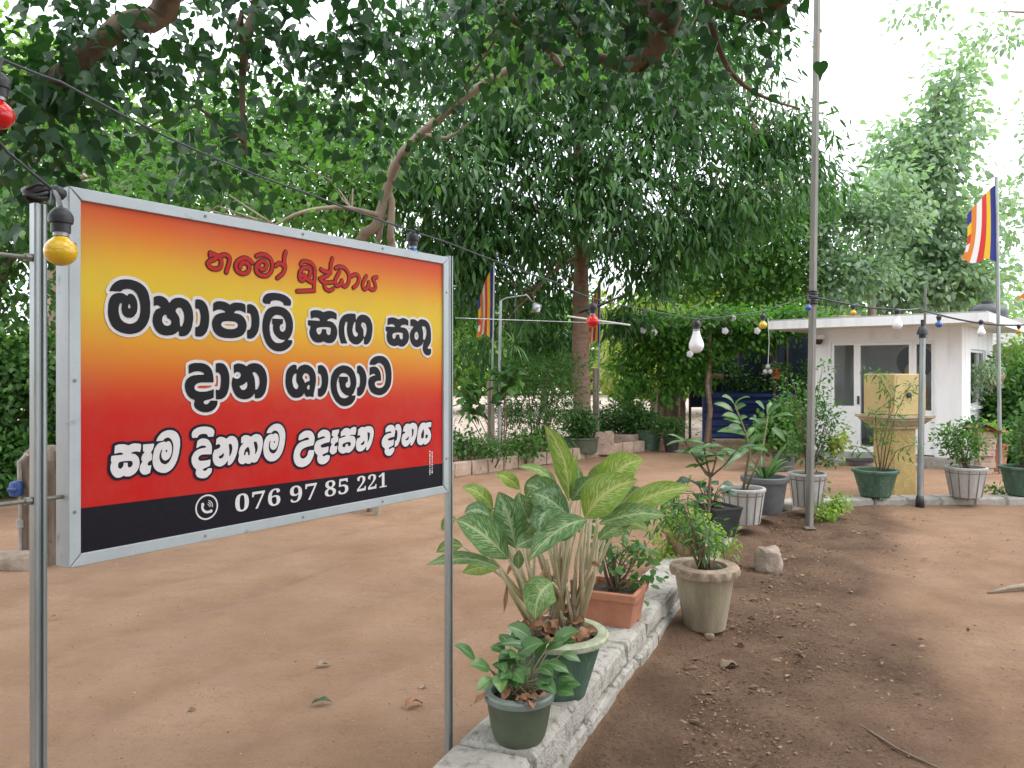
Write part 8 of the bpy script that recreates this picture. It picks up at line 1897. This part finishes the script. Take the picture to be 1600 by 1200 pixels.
# tree leaning over the signboard from behind, three stems at its foot
lb_ = Vector((-1.62, 8.1, 0))
tree('leaning_tree', 'slender smooth-barked tree leaning right out of three stems behind the signboard', lb_,
     [lb_ - Vector((0, 0, .2)), A(556, 420, 8.0), A(588, 352, 7.9), A(604, 300, 7.8), A(622, 250, 7.6), A(660, 208, 7.4), A(715, 160, 7.2), A(760, 128, 7.1), A(798, 108, 7.0)], .062, .036,
     [([lb_ + Vector((.1, .1, -.2)), A(588, 420, 8.0), A(592, 370, 7.95), A(600, 320, 7.9)], .036, .032), ([lb_ + Vector((.2, -.1, -.2)), A(611, 420, 8.0), A(610, 370, 7.9), A(612, 320, 7.85), A(606, 296, 7.8)], .04, .034),
      ([A(604, 340, 7.9), A(560, 328, 7.7), A(520, 324, 7.5), A(470, 332, 7.3), A(430, 352, 7.2)], .026, .014), ([A(660, 208, 7.4), A(700, 215, 7.2), A(735, 190, 7.1)], .02, .008)],
     [blob(450, 330, 7.8, .8, .7, .35), blob(330, 300, 8.2, .8, .8, .4), blob(250, 340, 8.4, .8, .8, .5), blob(820, 60, 7.4, .8, .7, .5), blob(560, 250, 8.2, .5, .5, .3), blob(420, 250, 8.5, .7, .7, .4)],
     330, 13, .17, .085, 'oval', L_MID, BARK, .5, twigs=9)

# the big dark tree with hanging lance leaves in the middle
mbse = Vector((at(911, 0, 14.0).x, 14.0, 0))
mang = [blob(760, 330, 12.6, 1.5, 1.4, 1.1), blob(660, 270, 12.0, 1.2, 1.2, .8), blob(850, 230, 12.5, 1.5, 1.3, 1.0), blob(960, 300, 12.2, 1.3, 1.2, 1.0), blob(1040, 200, 12.5, 1.3, 1.2, .9), blob(1060, 360, 13.2, 1.2, 1.2, .7), blob(1150, 310, 13.0, 1.3, 1.2, .8),
        blob(1230, 230, 13.5, .9, 1.0, .6), blob(1270, 280, 13.6, .7, .9, .45), blob(820, 470, 14.8, 1.2, .9, .55), blob(740, 440, 12.8, .8, .8, .7), blob(880, 390, 15.2, 1.5, .9, .7), blob(830, 380, 13.0, .7, .6, .5), blob(1000, 420, 13.2, .7, .7, .55), blob(1180, 200, 13.2, .9, 1, .5),
        blob(930, 130, 12.6, 1.3, 1.2, .8), blob(760, 180, 12.4, 1.0, 1.0, .7), blob(850, 530, 15.0, .8, .6, .28), blob(820, 500, 13.0, .45, .4, .3), blob(760, 540, 12.9, .35, .4, .35), blob(975, 500, 14.6, .55, .5, .35), blob(1100, 130, 12.9, .9, .9, .5), blob(700, 390, 12.6, .8, .8, .6), ((1.2, 14.5, 8.4), (3.2, 2.6, 1.2)), ((3.2, 14.8, 7.6), (2.2, 2.2, 1.0)), ((-.6, 14.3, 7.4), (2.2, 2.2, 1.0))]
tree('lance_leaf_tree', 'big dark tree with drooping lance-shaped leaves and a straight brown trunk beside the pergola', mbse,
     [mbse - Vector((0, 0, .2)), A(909, 620, 14), A(907, 520, 14), A(908, 420, 14), A(907, 330, 14), A(905, 230, 14.1), A(910, 120, 14.2)], .175, .10,
     [([A(907, 360, 14), A(850, 330, 13.4), A(760, 320, 12.8), A(680, 280, 12.3)], .08, .025), ([A(905, 280, 14), A(980, 270, 13.4), A(1080, 300, 13.1), A(1180, 290, 13.1)], .09, .025), ([A(905, 230, 14.1), A(850, 190, 13.2), A(780, 180, 12.6)], .08, .03),
      ([A(905, 230, 14.1), A(960, 160, 13.4), A(1060, 170, 12.8), A(1180, 210, 13.2)], .08, .03), ([A(907, 400, 14), A(870, 420, 13.5), A(830, 460, 13.1)], .05, .02), ([A(907, 380, 14), A(970, 390, 13.5), A(1040, 365, 13.3)], .05, .02)],
     mang, 2500, 22, .19, .175, 'lance', L_MANGO, BARK_RED, 1.15, twigs=120)

# trees behind on the left
BT = 'trees behind the signboard'
tree('roadside_tree', 'leafy mid-green tree at the far left behind the left sign post', Vector((-6.6, 9.5, 0)), [(-6.6, 9.5, -.2), (-6.5, 9.5, 2), (-6.3, 9.4, 4.2)], .18, .1,
     [([(-6.5, 9.5, 2.2), (-5.8, 9.2, 3.2), (-5.0, 9.0, 3.8)], .07, .03)],
     [blob(20, 430, 9.2, .9, .9, .8), blob(60, 560, 9.6, .9, .8, .7), blob(-20, 620, 9.2, .8, .8, .5), blob(40, 650, 9.9, .8, .7, .45), blob(100, 640, 10.2, .6, .6, .4), blob(40, 350, 9.4, 1.0, 1, .6), blob(150, 330, 9.8, 1.0, 1, .7), blob(-120, 480, 9.2, 1, 1, 1.4), blob(120, 250, 10.2, 1.1, 1, .7)], 620, 15, .17, .10, 'oval', L_BUSH, BARK, .5, BT)
tree('roadside_tree', 'yellow-green airy tree above the middle of the signboard', Vector((-4.2, 12.6, 0)), [(-4.2, 12.6, -.2), (-4.1, 12.6, 2), (-4.0, 12.5, 4.5)], .16, .1,
     [([(-4.1, 12.6, 2.6), (-3.2, 12.2, 3.6), (-2.6, 12, 4.4)], .06, .025)],
     [blob(220, 300, 11.6, 1.1, 1, .7), blob(300, 250, 12, 1.1, 1, .8), blob(430, 300, 12, 1.2, 1, .7), blob(500, 230, 12.2, 1.1, 1, .8), blob(560, 320, 12.4, 1.0, 1, .6), blob(380, 180, 12.4, 1.2, 1, .8), blob(520, 160, 12.6, 1.0, 1, .6)], 560, 17, .2, .12, 'oval', L_MID, BARK, .6, BT)
tree('roadside_tree', 'light green tree with lance leaves above the right end of the signboard', Vector((-1.9, 16.5, 0)), [(-1.9, 16.5, -.2), (-1.85, 16.5, 2.2), (-1.8, 16.4, 5.0)], .17, .1,
     [([(-1.85, 16.5, 2.6), (-1.0, 16.2, 4.0), (-.6, 16, 4.8)], .06, .025)],
     [blob(600, 330, 15.5, 1.3, 1.2, .9), blob(680, 400, 15.5, 1.2, 1, .8), blob(540, 240, 15.8, 1.4, 1.2, .9), blob(640, 210, 16, 1.3, 1.2, .9), blob(720, 470, 16, 1.0, 1, .6), blob(740, 540, 16.5, .7, .7, .5), blob(660, 480, 16, 1.2, 1, .6)], 560, 17, .22, .14, 'lance', L_MID, BARK, .8, BT)
tree('roadside_tree', 'tall pale tree crown at the upper left against the white sky', Vector((-9.0, 15.0, 0)), [(-9.0, 15, -.2), (-8.9, 15, 3), (-8.6, 15, 7.5)], .24, .12, [],
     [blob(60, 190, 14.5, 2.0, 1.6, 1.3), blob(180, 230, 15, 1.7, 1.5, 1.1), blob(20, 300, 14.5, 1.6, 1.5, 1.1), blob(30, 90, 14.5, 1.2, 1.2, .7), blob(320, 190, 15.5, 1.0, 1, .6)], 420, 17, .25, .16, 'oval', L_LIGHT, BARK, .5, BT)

# trees behind on the right
RT = 'trees behind the pergola and the kiosk'
tree('roadside_tree', 'light green tree with a leaning reddish trunk rising behind the pergola', Vector((at(1132, 0, 19.5).x, 19.5, 0)), [(at(1132, 0, 19.5).x, 19.5, -.2), A(1138, 490, 19.5), A(1146, 440, 19.5), A(1160, 380, 19.5), A(1180, 300, 19.5)], .19, .1,
     [([A(1146, 440, 19.5), A(1115, 410, 19), A(1080, 380, 18.6)], .06, .02)],
     [blob(1130, 400, 18.6, 1.4, 1.3, .8), blob(1060, 440, 18.6, .9, 1, .5), blob(1190, 350, 18.8, 1.5, 1.3, .9), blob(1230, 420, 19, 1.2, 1.1, .8), blob(1180, 460, 19, 1.2, 1, .4), blob(1250, 330, 19.2, 1.1, 1.1, .8)], 560, 17, .23, .14, 'oval', L_MID, BARK_RED, .7, RT)
tree('roadside_tree', 'tall narrow hazy tree tapering to a point above the kiosk roof', Vector((11.6, 21.5, 0)), [(11.6, 21.5, -.2), (11.7, 21.5, 4), (11.9, 21.5, 9.5)], .26, .08,
     [([(11.7, 21.5, 3.5), (10.6, 21.2, 4.6)], .08, .03), ([(11.7, 21.5, 4.5), (12.8, 21.2, 5.6)], .08, .03)],
     [blob(1440, 440, 21, 2.0, 1.7, 1.0), blob(1370, 450, 21, 1.0, 1.2, .8), blob(1440, 350, 21, 1.8, 1.6, 1.1), blob(1500, 420, 21, 1.2, 1.2, 1.0), blob(1440, 270, 21, 1.6, 1.4, 1.0), blob(1470, 210, 21, 1.2, 1.2, .9), blob(1490, 150, 21, .75, .8, .7), blob(1410, 230, 21, .9, 1, .6), blob(1500, 100, 21, .4, .5, .5), blob(1530, 330, 21, .8, .9, .9)], 820, 17, .27, .19, 'oval', L_PALE_HAZE, BARK, .5, RT, shell=.6)
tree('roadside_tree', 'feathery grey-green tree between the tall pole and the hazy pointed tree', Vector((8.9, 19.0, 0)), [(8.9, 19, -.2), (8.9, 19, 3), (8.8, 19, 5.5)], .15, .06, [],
     [blob(1380, 340, 18.6, 1.0, .9, .6), blob(1330, 320, 18.6, .7, .8, .4), blob(1400, 280, 18.8, .7, .8, .5), blob(1310, 440, 18.6, .9, .9, .7), blob(1360, 420, 18.6, .8, .9, .6), blob(1290, 380, 18.6, .7, .8, .6)], 330, 17, .22, .14, 'oval', L_PALE_HAZE, BARK, .6, RT)
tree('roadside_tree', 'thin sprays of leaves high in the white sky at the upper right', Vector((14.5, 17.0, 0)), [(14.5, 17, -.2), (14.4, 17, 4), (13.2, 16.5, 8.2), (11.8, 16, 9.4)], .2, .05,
     [([(13.2, 16.5, 8.2), (12.2, 16.2, 8.9), (10.2, 15.8, 8.9)], .06, .02)],
     [blob(1560, 60, 16, .9, .8, .35), blob(1470, 50, 16, .5, .6, .25), blob(1440, 15, 16, .6, .6, .2), blob(1590, 340, 17, .6, .7, 1.0), blob(1650, 200, 17, .8, 1, 1.4)], 110, 12, .22, .13, 'oval', L_PALE_HAZE, BARK, .5, RT)

# low planting
SH = 'shrubs in the planted strip'


def bush(name, label, base, blobs, ncl, per, cr, size, tm, mat, stems=8, sr=.012, group=SH, cat='shrub', droop=.2):
    t = thing(name, label, cat, base, group)
    shrub(t, base, blobs, ncl, per, cr, size, tm, mat, stems, sr, STEM_BR, droop)
    return t


bush('shrub', 'tall fine-leaved shrub left of the brown tree trunk', V(at(835, 0, 12.6).x, 12.6, 0), [blob(830, 590, 12.6, .55, .5, .35), blob(800, 640, 12.5, .4, .4, .3), blob(870, 620, 12.7, .45, .45, .4), blob(840, 650, 12.4, .5, .4, .3), blob(880, 570, 12.9, .35, .4, .25)], 420, 12, .09, .085, 'lance', L_BUSH, 14)
bush('shrub', 'broad-leaved climber wound round the slim lamp post', V(at(785, 0, 11.7).x, 11.75, 0), [blob(790, 610, 11.6, .16, .2, .35), blob(797, 585, 11.6, .16, .2, .2), blob(742, 640, 11.5, .2, .2, .10), blob(735, 605, 11.5, .13, .2, .08)], 34, 6, .08, .15, 'heart', L_BUSH, 6)
for k, (px, py, Yp, rx, rz, m_, lab) in enumerate(((715, 690, 11.3, .5, .16, L_BUSH, 'low leafy ground plant right behind the right sign post'), (770, 695, 11.5, .45, .14, L_BUSH, 'low reddish-green plant at the foot of the slim lamp post'), (820, 690, 12.0, .45, .15, L_MID, 'low leafy plant between the lamp post and the wide round tub'), (865, 680, 12.6, .4, .16, L_BUSH, 'low plant just left of the wide round tub'),
                                                   (950, 655, 15.2, .5, .3, L_BUSH, 'leafy shrub right of the brown tree trunk behind the concrete box'), (985, 620, 15.4, .45, .45, L_MID, 'taller light shrub at the left edge of the vine pergola'), (1000, 655, 15.0, .35, .2, L_BUSH, 'dark low shrub above the reddish planter ring'))):
    c_ = at(px, py, Yp)
    bush('shrub', lab, V(c_.x, Yp, 0), [(tuple(c_), (rx, .4, rz)), (tuple(c_ - V(.1, 0, rz * .6)), (rx * .9, .4, rz * .7))], 62 if k < 4 else 130, 10, .08, .085, ('oval', 'lance')[k % 2], m_, 9)
for (x, y, rx, rz, lab) in ((-6.3, 8.9, .9, .75, 'dense dark bush reaching the ground at the far left edge'), (-5.6, 9.3, .8, .6, 'dense dark bush between the weathered post and the far left edge')):
    bush('shrub', lab, V(x, y, 0), [((x, y, rz * .8), (rx, .6, rz)), ((x + .2, y - .2, .4), (rx * .9, .5, .4)), ((x, y, 1.5), (rx, .6, .5))], 420, 12, .11, .10, 'oval', L_BUSH, 12)
# spider-like hanging plant on the lamp post side
c_ = at(805, 540, 11.4)
t = thing('hanging_plant', 'tuft of long grassy leaves hung in the dark tree beside the lamp post', 'hanging plant', c_)
mb = MB()
for k in range(46):
    a = random.uniform(0, 6.28); L_ = random.uniform(.15, .45)
    broad(mb, c_, c_ + V(math.cos(a) * L_ * .6, math.sin(a) * L_ * .6, random.uniform(-.55, .55) * L_ * 2), .025, .35, random.random(), nu=7, nv=2, pk=.35)
mb.build('foliage', BROAD, t, smooth=True)
MB().tube([c_, c_ + V(0, 0, .9)], .006, 5).build('hanger', CABLE, t)
# the palm seen through the gap
pb = V(at(1062, 0, 21).x, 21.0, 0)
t = thing('young_palm', 'young palm with one upright feathery frond behind the pergola', 'palm', pb)
mb = MB(); ms = MB()
for (e, L_) in ((V(-.12, -.3, 1.0), 3.1), (V(.45, -.3, .9), 2.6), (V(-.7, -.3, .8), 2.5)):
    e = e.normalized()
    pts = [pb + V(0, 0, 1.7) + e * L_ * s_ + V(0, 0, -.4 * s_ * s_) for s_ in np.linspace(0, 1, 12)]
    ms.tube(pts, [.03 - .002 * i for i in range(12)], 5)
    sd_ = e.cross(V(0, -1, 0)).normalized()
    for i in range(40):
        s_ = .25 + .75 * i / 40
        p_ = pb + V(0, 0, 1.7) + e * L_ * s_ + V(0, 0, -.4 * s_ * s_)
        for q in (-1, 1):
            w = (.75 * math.sin(math.pi * (1 - (s_ - .25) / .8)) + .12)
            mb.add([p_, p_ + sd_ * q * w * .5 + e * w * .4 + V(0, 0, .02), p_ + sd_ * q * w + e * w * .65 + V(0, .02, -.12), p_ + sd_ * q * w * .5 + e * (w * .4 - .05)], [(0, 1, 2, 3)], rnd=random.random())
mb.build('crown', L_YEL, t)
ms.build('trunk', STEM, t)
# hedge right of the kiosk and shrubs by the square pole
HG = 'shrubs right of the kiosk'
for k, (px, py, Yp, rx, rz, m_, lab) in enumerate(((1585, 600, 13.2, .55, .55, L_MID, 'tall leafy hedge bush right of the flagpole'), (1620, 640, 12.6, .6, .8, L_BUSH, 'dense hedge bush at the right edge of the photo'), (1575, 690, 12.4, .45, .35, L_BUSH, 'dark low bush behind the tall flagpole base'), (1610, 560, 14.5, .8, .5, L_LIGHT, 'pale bush in front of the grey shed roof'), (1570, 650, 12.9, .35, .35, L_MID, 'mid-height bush beside the wall fern'))):
    c_ = at(px, py, Yp)
    bush('hedge_bush', lab, V(c_.x, Yp, 0), [(tuple(c_), (rx, .5, rz)), (tuple(c_ - V(0, 0, rz * .7)), (rx * .9, .45, rz * .7))], 230, 12, .1, .10, 'oval', m_, 10, group=HG)
c_ = V(3.10, 7.62, 0)
bush('small_weed', 'bright lime-green weed at the foot of the square steel pole', c_, [(tuple(c_ + V(.18, .1, .17)), (.12, .1, .08)), (tuple(c_ + V(.02, 0, .09)), (.13, .1, .07))], 60, 8, .035, .045, 'oval', L_LIME, 8, .004, None, 'weed')
c_ = V(3.42, 8.62, 0)
bush('small_weed', 'dark leafy sprig behind the edging between the pale ribbed pot and the wide green pot', c_, [(tuple(c_ + V(0, 0, .2)), (.12, .1, .14))], 26, 7, .04, .06, 'oval', L_BUSH, 6, .004, None, 'weed')
c_ = V(at(1556, 0, 8.9).x, 8.9, 0)
bush('small_weed', 'small dark weed beside the ribbed pot below the kiosk corner', c_, [(tuple(c_ + V(0, 0, .1)), (.12, .1, .07))], 16, 6, .04, .07, 'oval', L_BUSH, 5, .004, None, 'weed')
c_ = V(1.62, 5.85, 0)
bush('small_weed', 'fresh green sprig growing against the wall below the black square pot', c_, [(tuple(c_ + V(0, 0, .17)), (.10, .08, .12))], 26, 6, .03, .05, 'lance', L_LIME, 6, .004, None, 'weed')

# far green mass beyond the yard
P, d, n_, tone, _ = crown([((x, 46 + random.uniform(-3, 6), random.uniform(1.0, 4.0)), (4.0, 2.5, random.uniform(2.0, 4.0))) for x in np.arange(-52, 62, 3.2)], 2600, 15, .55, .55, shell=.6)
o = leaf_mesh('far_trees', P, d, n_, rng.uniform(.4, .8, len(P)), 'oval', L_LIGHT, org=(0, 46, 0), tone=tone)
o['kind'] = 'stuff'
for k, (x, y, h, m_, lab) in enumerate(((-2.4, 27, 4.2, L_LIGHT, 'sunlit pale tree far behind the limp flag'), (1.2, 29, 4.6, L_MID, 'rounded green tree far beyond the sandy yard behind the trunk'), (4.6, 25, 3.6, L_YEL, 'yellowish tree glowing behind the vine pergola'), (8.2, 27, 5.0, L_LIGHT, 'light tree behind the pergola and left of the tall pole'), (-8.5, 24, 5.5, L_MID, 'broad green tree far left behind the signboard'), (15.5, 26, 4.6, L_PALE_HAZE, 'hazy green tree behind the shed at the far right'), (12.0, 30, 4.5, L_LIGHT, 'pale tree low behind the kiosk roof'))):
    tree('yard_tree', lab, Vector((x, y, 0)), [(x, y, -.2), (x + .1, y, h * .4), (x, y, h * .8)], .16, .08, [],
         [((x + random.uniform(-1.4, 1.4), y + random.uniform(-1, 1), h * random.uniform(.35, 1.0)), (1.5, 1.3, 1.0)) for _ in range(7)], 330, 15, .3, .24, 'oval', m_, BARK, .5, 'trees beyond the yard')

# ------------------------------------------------------------------ left corner: old post with a tap
sb = Vector((-3.68, 6.05, 0))
t = thing('old_post', 'thick weathered wooden post with flaking sides behind the left sign post', 'post', sb)
mb = MB()
mb.lathe([(.15, -.1), (.155, .1), (.15, .4), (.152, .7), (.14, .86), (.09, .91), (0, .92)], sb, 14, lambda a, r, z: r * (1 + .07 * math.sin(a * 5 + z) + .04 * math.sin(a * 11)))
mb.build('shaft', WOOD_DK, t, smooth=40)
mb = MB()
for k in range(5):
    a = -2.0 + k * .4
    e = V(math.cos(a), math.sin(a), 0)
    mb.box(sb + e * .158 + V(0, 0, .35 + .05 * k), (.05, .02, .5 + .04 * k), None)
mb.build('bark_strip', BARK_DK, t)
pb_ = V(at(32, 0, 5.9).x, 5.9, 0)
t = thing('water_tap', 'grey standpipe with a round blue valve beside the weathered post', 'tap', pb_)
mb = MB(); mb.tube([pb_ - V(0, 0, .1), pb_ + V(0, 0, .45), pb_ + V(-.01, 0, .8), pb_ + V(.05, 0, .86)], .016, 9); mb.lathe([(.03, .30), (.03, .36)], pb_, 10); mb.build('pipe', PIPE, t, smooth=40)
mb = MB(); mb.lathe([(.02, -.06), (.045, -.05), (.05, -.01), (.05, .02), (.042, .05), (.02, .06)], pb_ + V(-.02, -.02, .60), 16); mb.bbox(pb_ + V(-.02, -.07, .60), (.07, .03, .03), .008); mb.build('valve', VALVE, t, smooth=40)
c_ = V(at(50, 0, 6.0).x, 5.85, 0)
tag(MB().bbox(c_ + V(0, 0, .05), (.34, .2, .16), (.03), jit=.015).build('rough_stone', ROCK, org=c_), 'rough reddish stone at the foot of the weathered post', 'stone')

# ------------------------------------------------------------------ stones, twigs, litter


def rock(name, label, c, s, mat=ROCK, seed=0):
    import bmesh
    bm = bmesh.new(); bmesh.ops.create_icosphere(bm, subdivisions=3, radius=1)
    for v in bm.verts:
        n_ = noise.noise(v.co * 1.3 + Vector((seed, 0, 0))) * .35 + noise.noise(v.co * 4 + Vector((0, seed, 0))) * .10
        v.co = Vector((v.co.x * s[0], v.co.y * s[1], v.co.z * s[2])) * (1 + n_)
    me = bpy.data.meshes.new(name); bm.to_mesh(me); bm.free()
    me.polygons.foreach_set('use_smooth', [True] * len(me.polygons)); me.set_sharp_from_angle(angle=R(28))
    return tag(link_mesh(name, me, mat, None, c), label, 'rock')


rock('rock', 'pale angular rock lying on the dark soil right of the tan cement pot', V(1.92, 5.75, .07), (.105, .11, .125), seed=3).rotation_euler = (.3, .35, .5)
rock('rock', 'small light stone half buried just left of the pale angular rock', V(1.62, 5.72, .02), (.06, .05, .035), seed=8)
c_ = at(1580, 928, 5.2); c_.z = .03
mb = MB(); mb.tube([V(3.22, 5.20, .0), V(3.42, 5.26, .018), V(3.7, 5.34, .025), V(4.2, 5.5, .015)], [.006, .016, .024, .03], 8)
tag(mb.build('tree_root', BARK, org=V(3.4, 5.2, 0), smooth=True), 'bare brown root crossing the right edge of the dirt path', 'root')
mb = MB(); mb.tube([V(1.30, 3.55, .012), V(1.43, 3.32, .018), V(1.52, 3.02, .012), V(1.60, 2.86, .016), V(1.63, 2.6, .012)], [.003, .0045, .005, .005, .004], 6)
tag(mb.build('twig', STEM_BR, org=V(1.5, 3.0, .01), smooth=True), 'long thin curved twig on the dirt path at the bottom', 'twig')

FL = 'single dry leaves on the sandy driveway'


def fallen(px, py, L_, w, ang, mat_tone, label, mat=None, curl=.3):
    Yp = 1800 / (py - 580)
    c_ = V(at(px, 0, Yp).x, Yp, .008)
    mb = MB()
    e = V(math.cos(ang), math.sin(ang), 0)
    broad(mb, c_ - e * L_ / 2, c_ + e * L_ / 2, w, curl, mat_tone, (0, 0, 1), nu=10, nv=6, fold=.5, wave=.12)
    o_ = mb.build('fallen_leaf', mat or DRYM, org=c_, smooth=True)
    tag(o_, label, 'leaf', FL)


fallen(505, 1043, .075, .045, .3, .5, 'pale curled leaf alone in the middle of the sandy driveway', WOOD)
fallen(503, 1102, .095, .04, .2, .3, 'dark olive leaf lying on the sand left of the right sign post', BROAD_DK)
fallen(647, 1107, .085, .06, .6, .5, 'brown crumpled leaf near the right sign post', DRYM, .6)
fallen(661, 1077, .04, .03, .9, .5, 'tiny pale leaf just above the brown crumpled leaf', WOOD)
fallen(300, 1113, .04, .02, .7, .5, 'small dark leaf fleck on the sand at the lower left', STEM_BR)
fallen(86, 966, .05, .03, .2, .5, 'small pale leaf right beside the left sign post', WOOD)
fallen(1140, 1045, .10, .08, .2, .5, 'grey-white crumpled leaf on the dark soil near the wall', STEM_BR, .25)
fallen(1105, 860 + 60, .05, .03, .5, .5, 'dry leaf at the edge of the wall behind the terracotta planter', DRYM)


def scatter(name, N, fn, size, z, mat, label, tones=None):
    pts = []
    while len(pts) < N:
        p = fn()
        if p is not None: pts.append(p)
    P = np.array([(x, y, z + random.uniform(0, .006)) for x, y in pts])
    a = rng.random(N) * 6.283
    d = np.stack([np.cos(a), np.sin(a), rng.normal(size=N) * .18], 1)
    n_ = np.stack([rng.normal(size=N) * .3, rng.normal(size=N) * .3, np.ones(N)], 1)
    o_ = leaf_mesh(name, P, d, n_, rng.uniform(size[0], size[1], N) , 'bit', mat, tone=tones(N) if tones else None)
    o_['kind'] = 'stuff'; o_['label'] = label


KA = [np.array(p) for p in KERB]


def in_bed(p): return poly_dist(np.array([p]), KERB)[0] > .02


def bed_pt():
    y = random.uniform(2.0, 8.3)
    x = .23 + .44 * (y - 2.9) + abs(random.gauss(0, 1)) * .42 * (1 + .1 * y)
    if random.random() < .25: x = random.uniform(.3, .9 * y)
    if not in_bed((x, y)): return None
    dens = noise.noise(Vector((x * 1.6, y * 1.6, 4.4)))
    if dens < random.uniform(-.5, .35) - .15: return None
    return x, y


scatter('leaf_litter', 9000, bed_pt, (.006, .026), .012, L_DRY, 'small brown leaf litter and chips on the dark soil bed', lambda N: rng.random(N) ** 1.6 * .9)
scatter('leaf_litter', 260, bed_pt, (.03, .06), .014, L_DRY, 'bigger dry leaves lying about on the dark soil bed', lambda N: rng.random(N) * .9)


def sand_pt():
    y = random.uniform(2.2, 11); x = random.uniform(-.6 * y, .45 * y)
    if in_bed((x, y)) : return None
    if poly_dist(np.array([(x, y)]), KERB)[0] > -.3: return None
    return x, y


scatter('leaf_litter', 2600, sand_pt, (.005, .016), .010, L_DRY, 'scattered specks and chips on the sandy driveway')


def yard_pt():
    y = random.uniform(11.5, 40); x = random.uniform(-9, 7)
    if poly_dist(np.array([(x, y)]), EDGE)[0] > -.4: return None
    return x, y


scatter('leaf_litter', 6000, yard_pt, (.05, .13), .015, L_DRY, 'pale dry leaf litter over the yard behind the planted strip', lambda N: .3 + rng.random(N) * .7)


def left_pt():
    y = random.uniform(6.5, 12); x = random.uniform(-9, -2.5)
    if poly_dist(np.array([(x, y)]), EDGE)[0] > -.2: return None
    return x, y


scatter('leaf_litter', 2500, left_pt, (.04, .10), .015, L_DRY, 'dry leaves heaped under the tree at the far left', lambda N: .2 + rng.random(N) * .8)
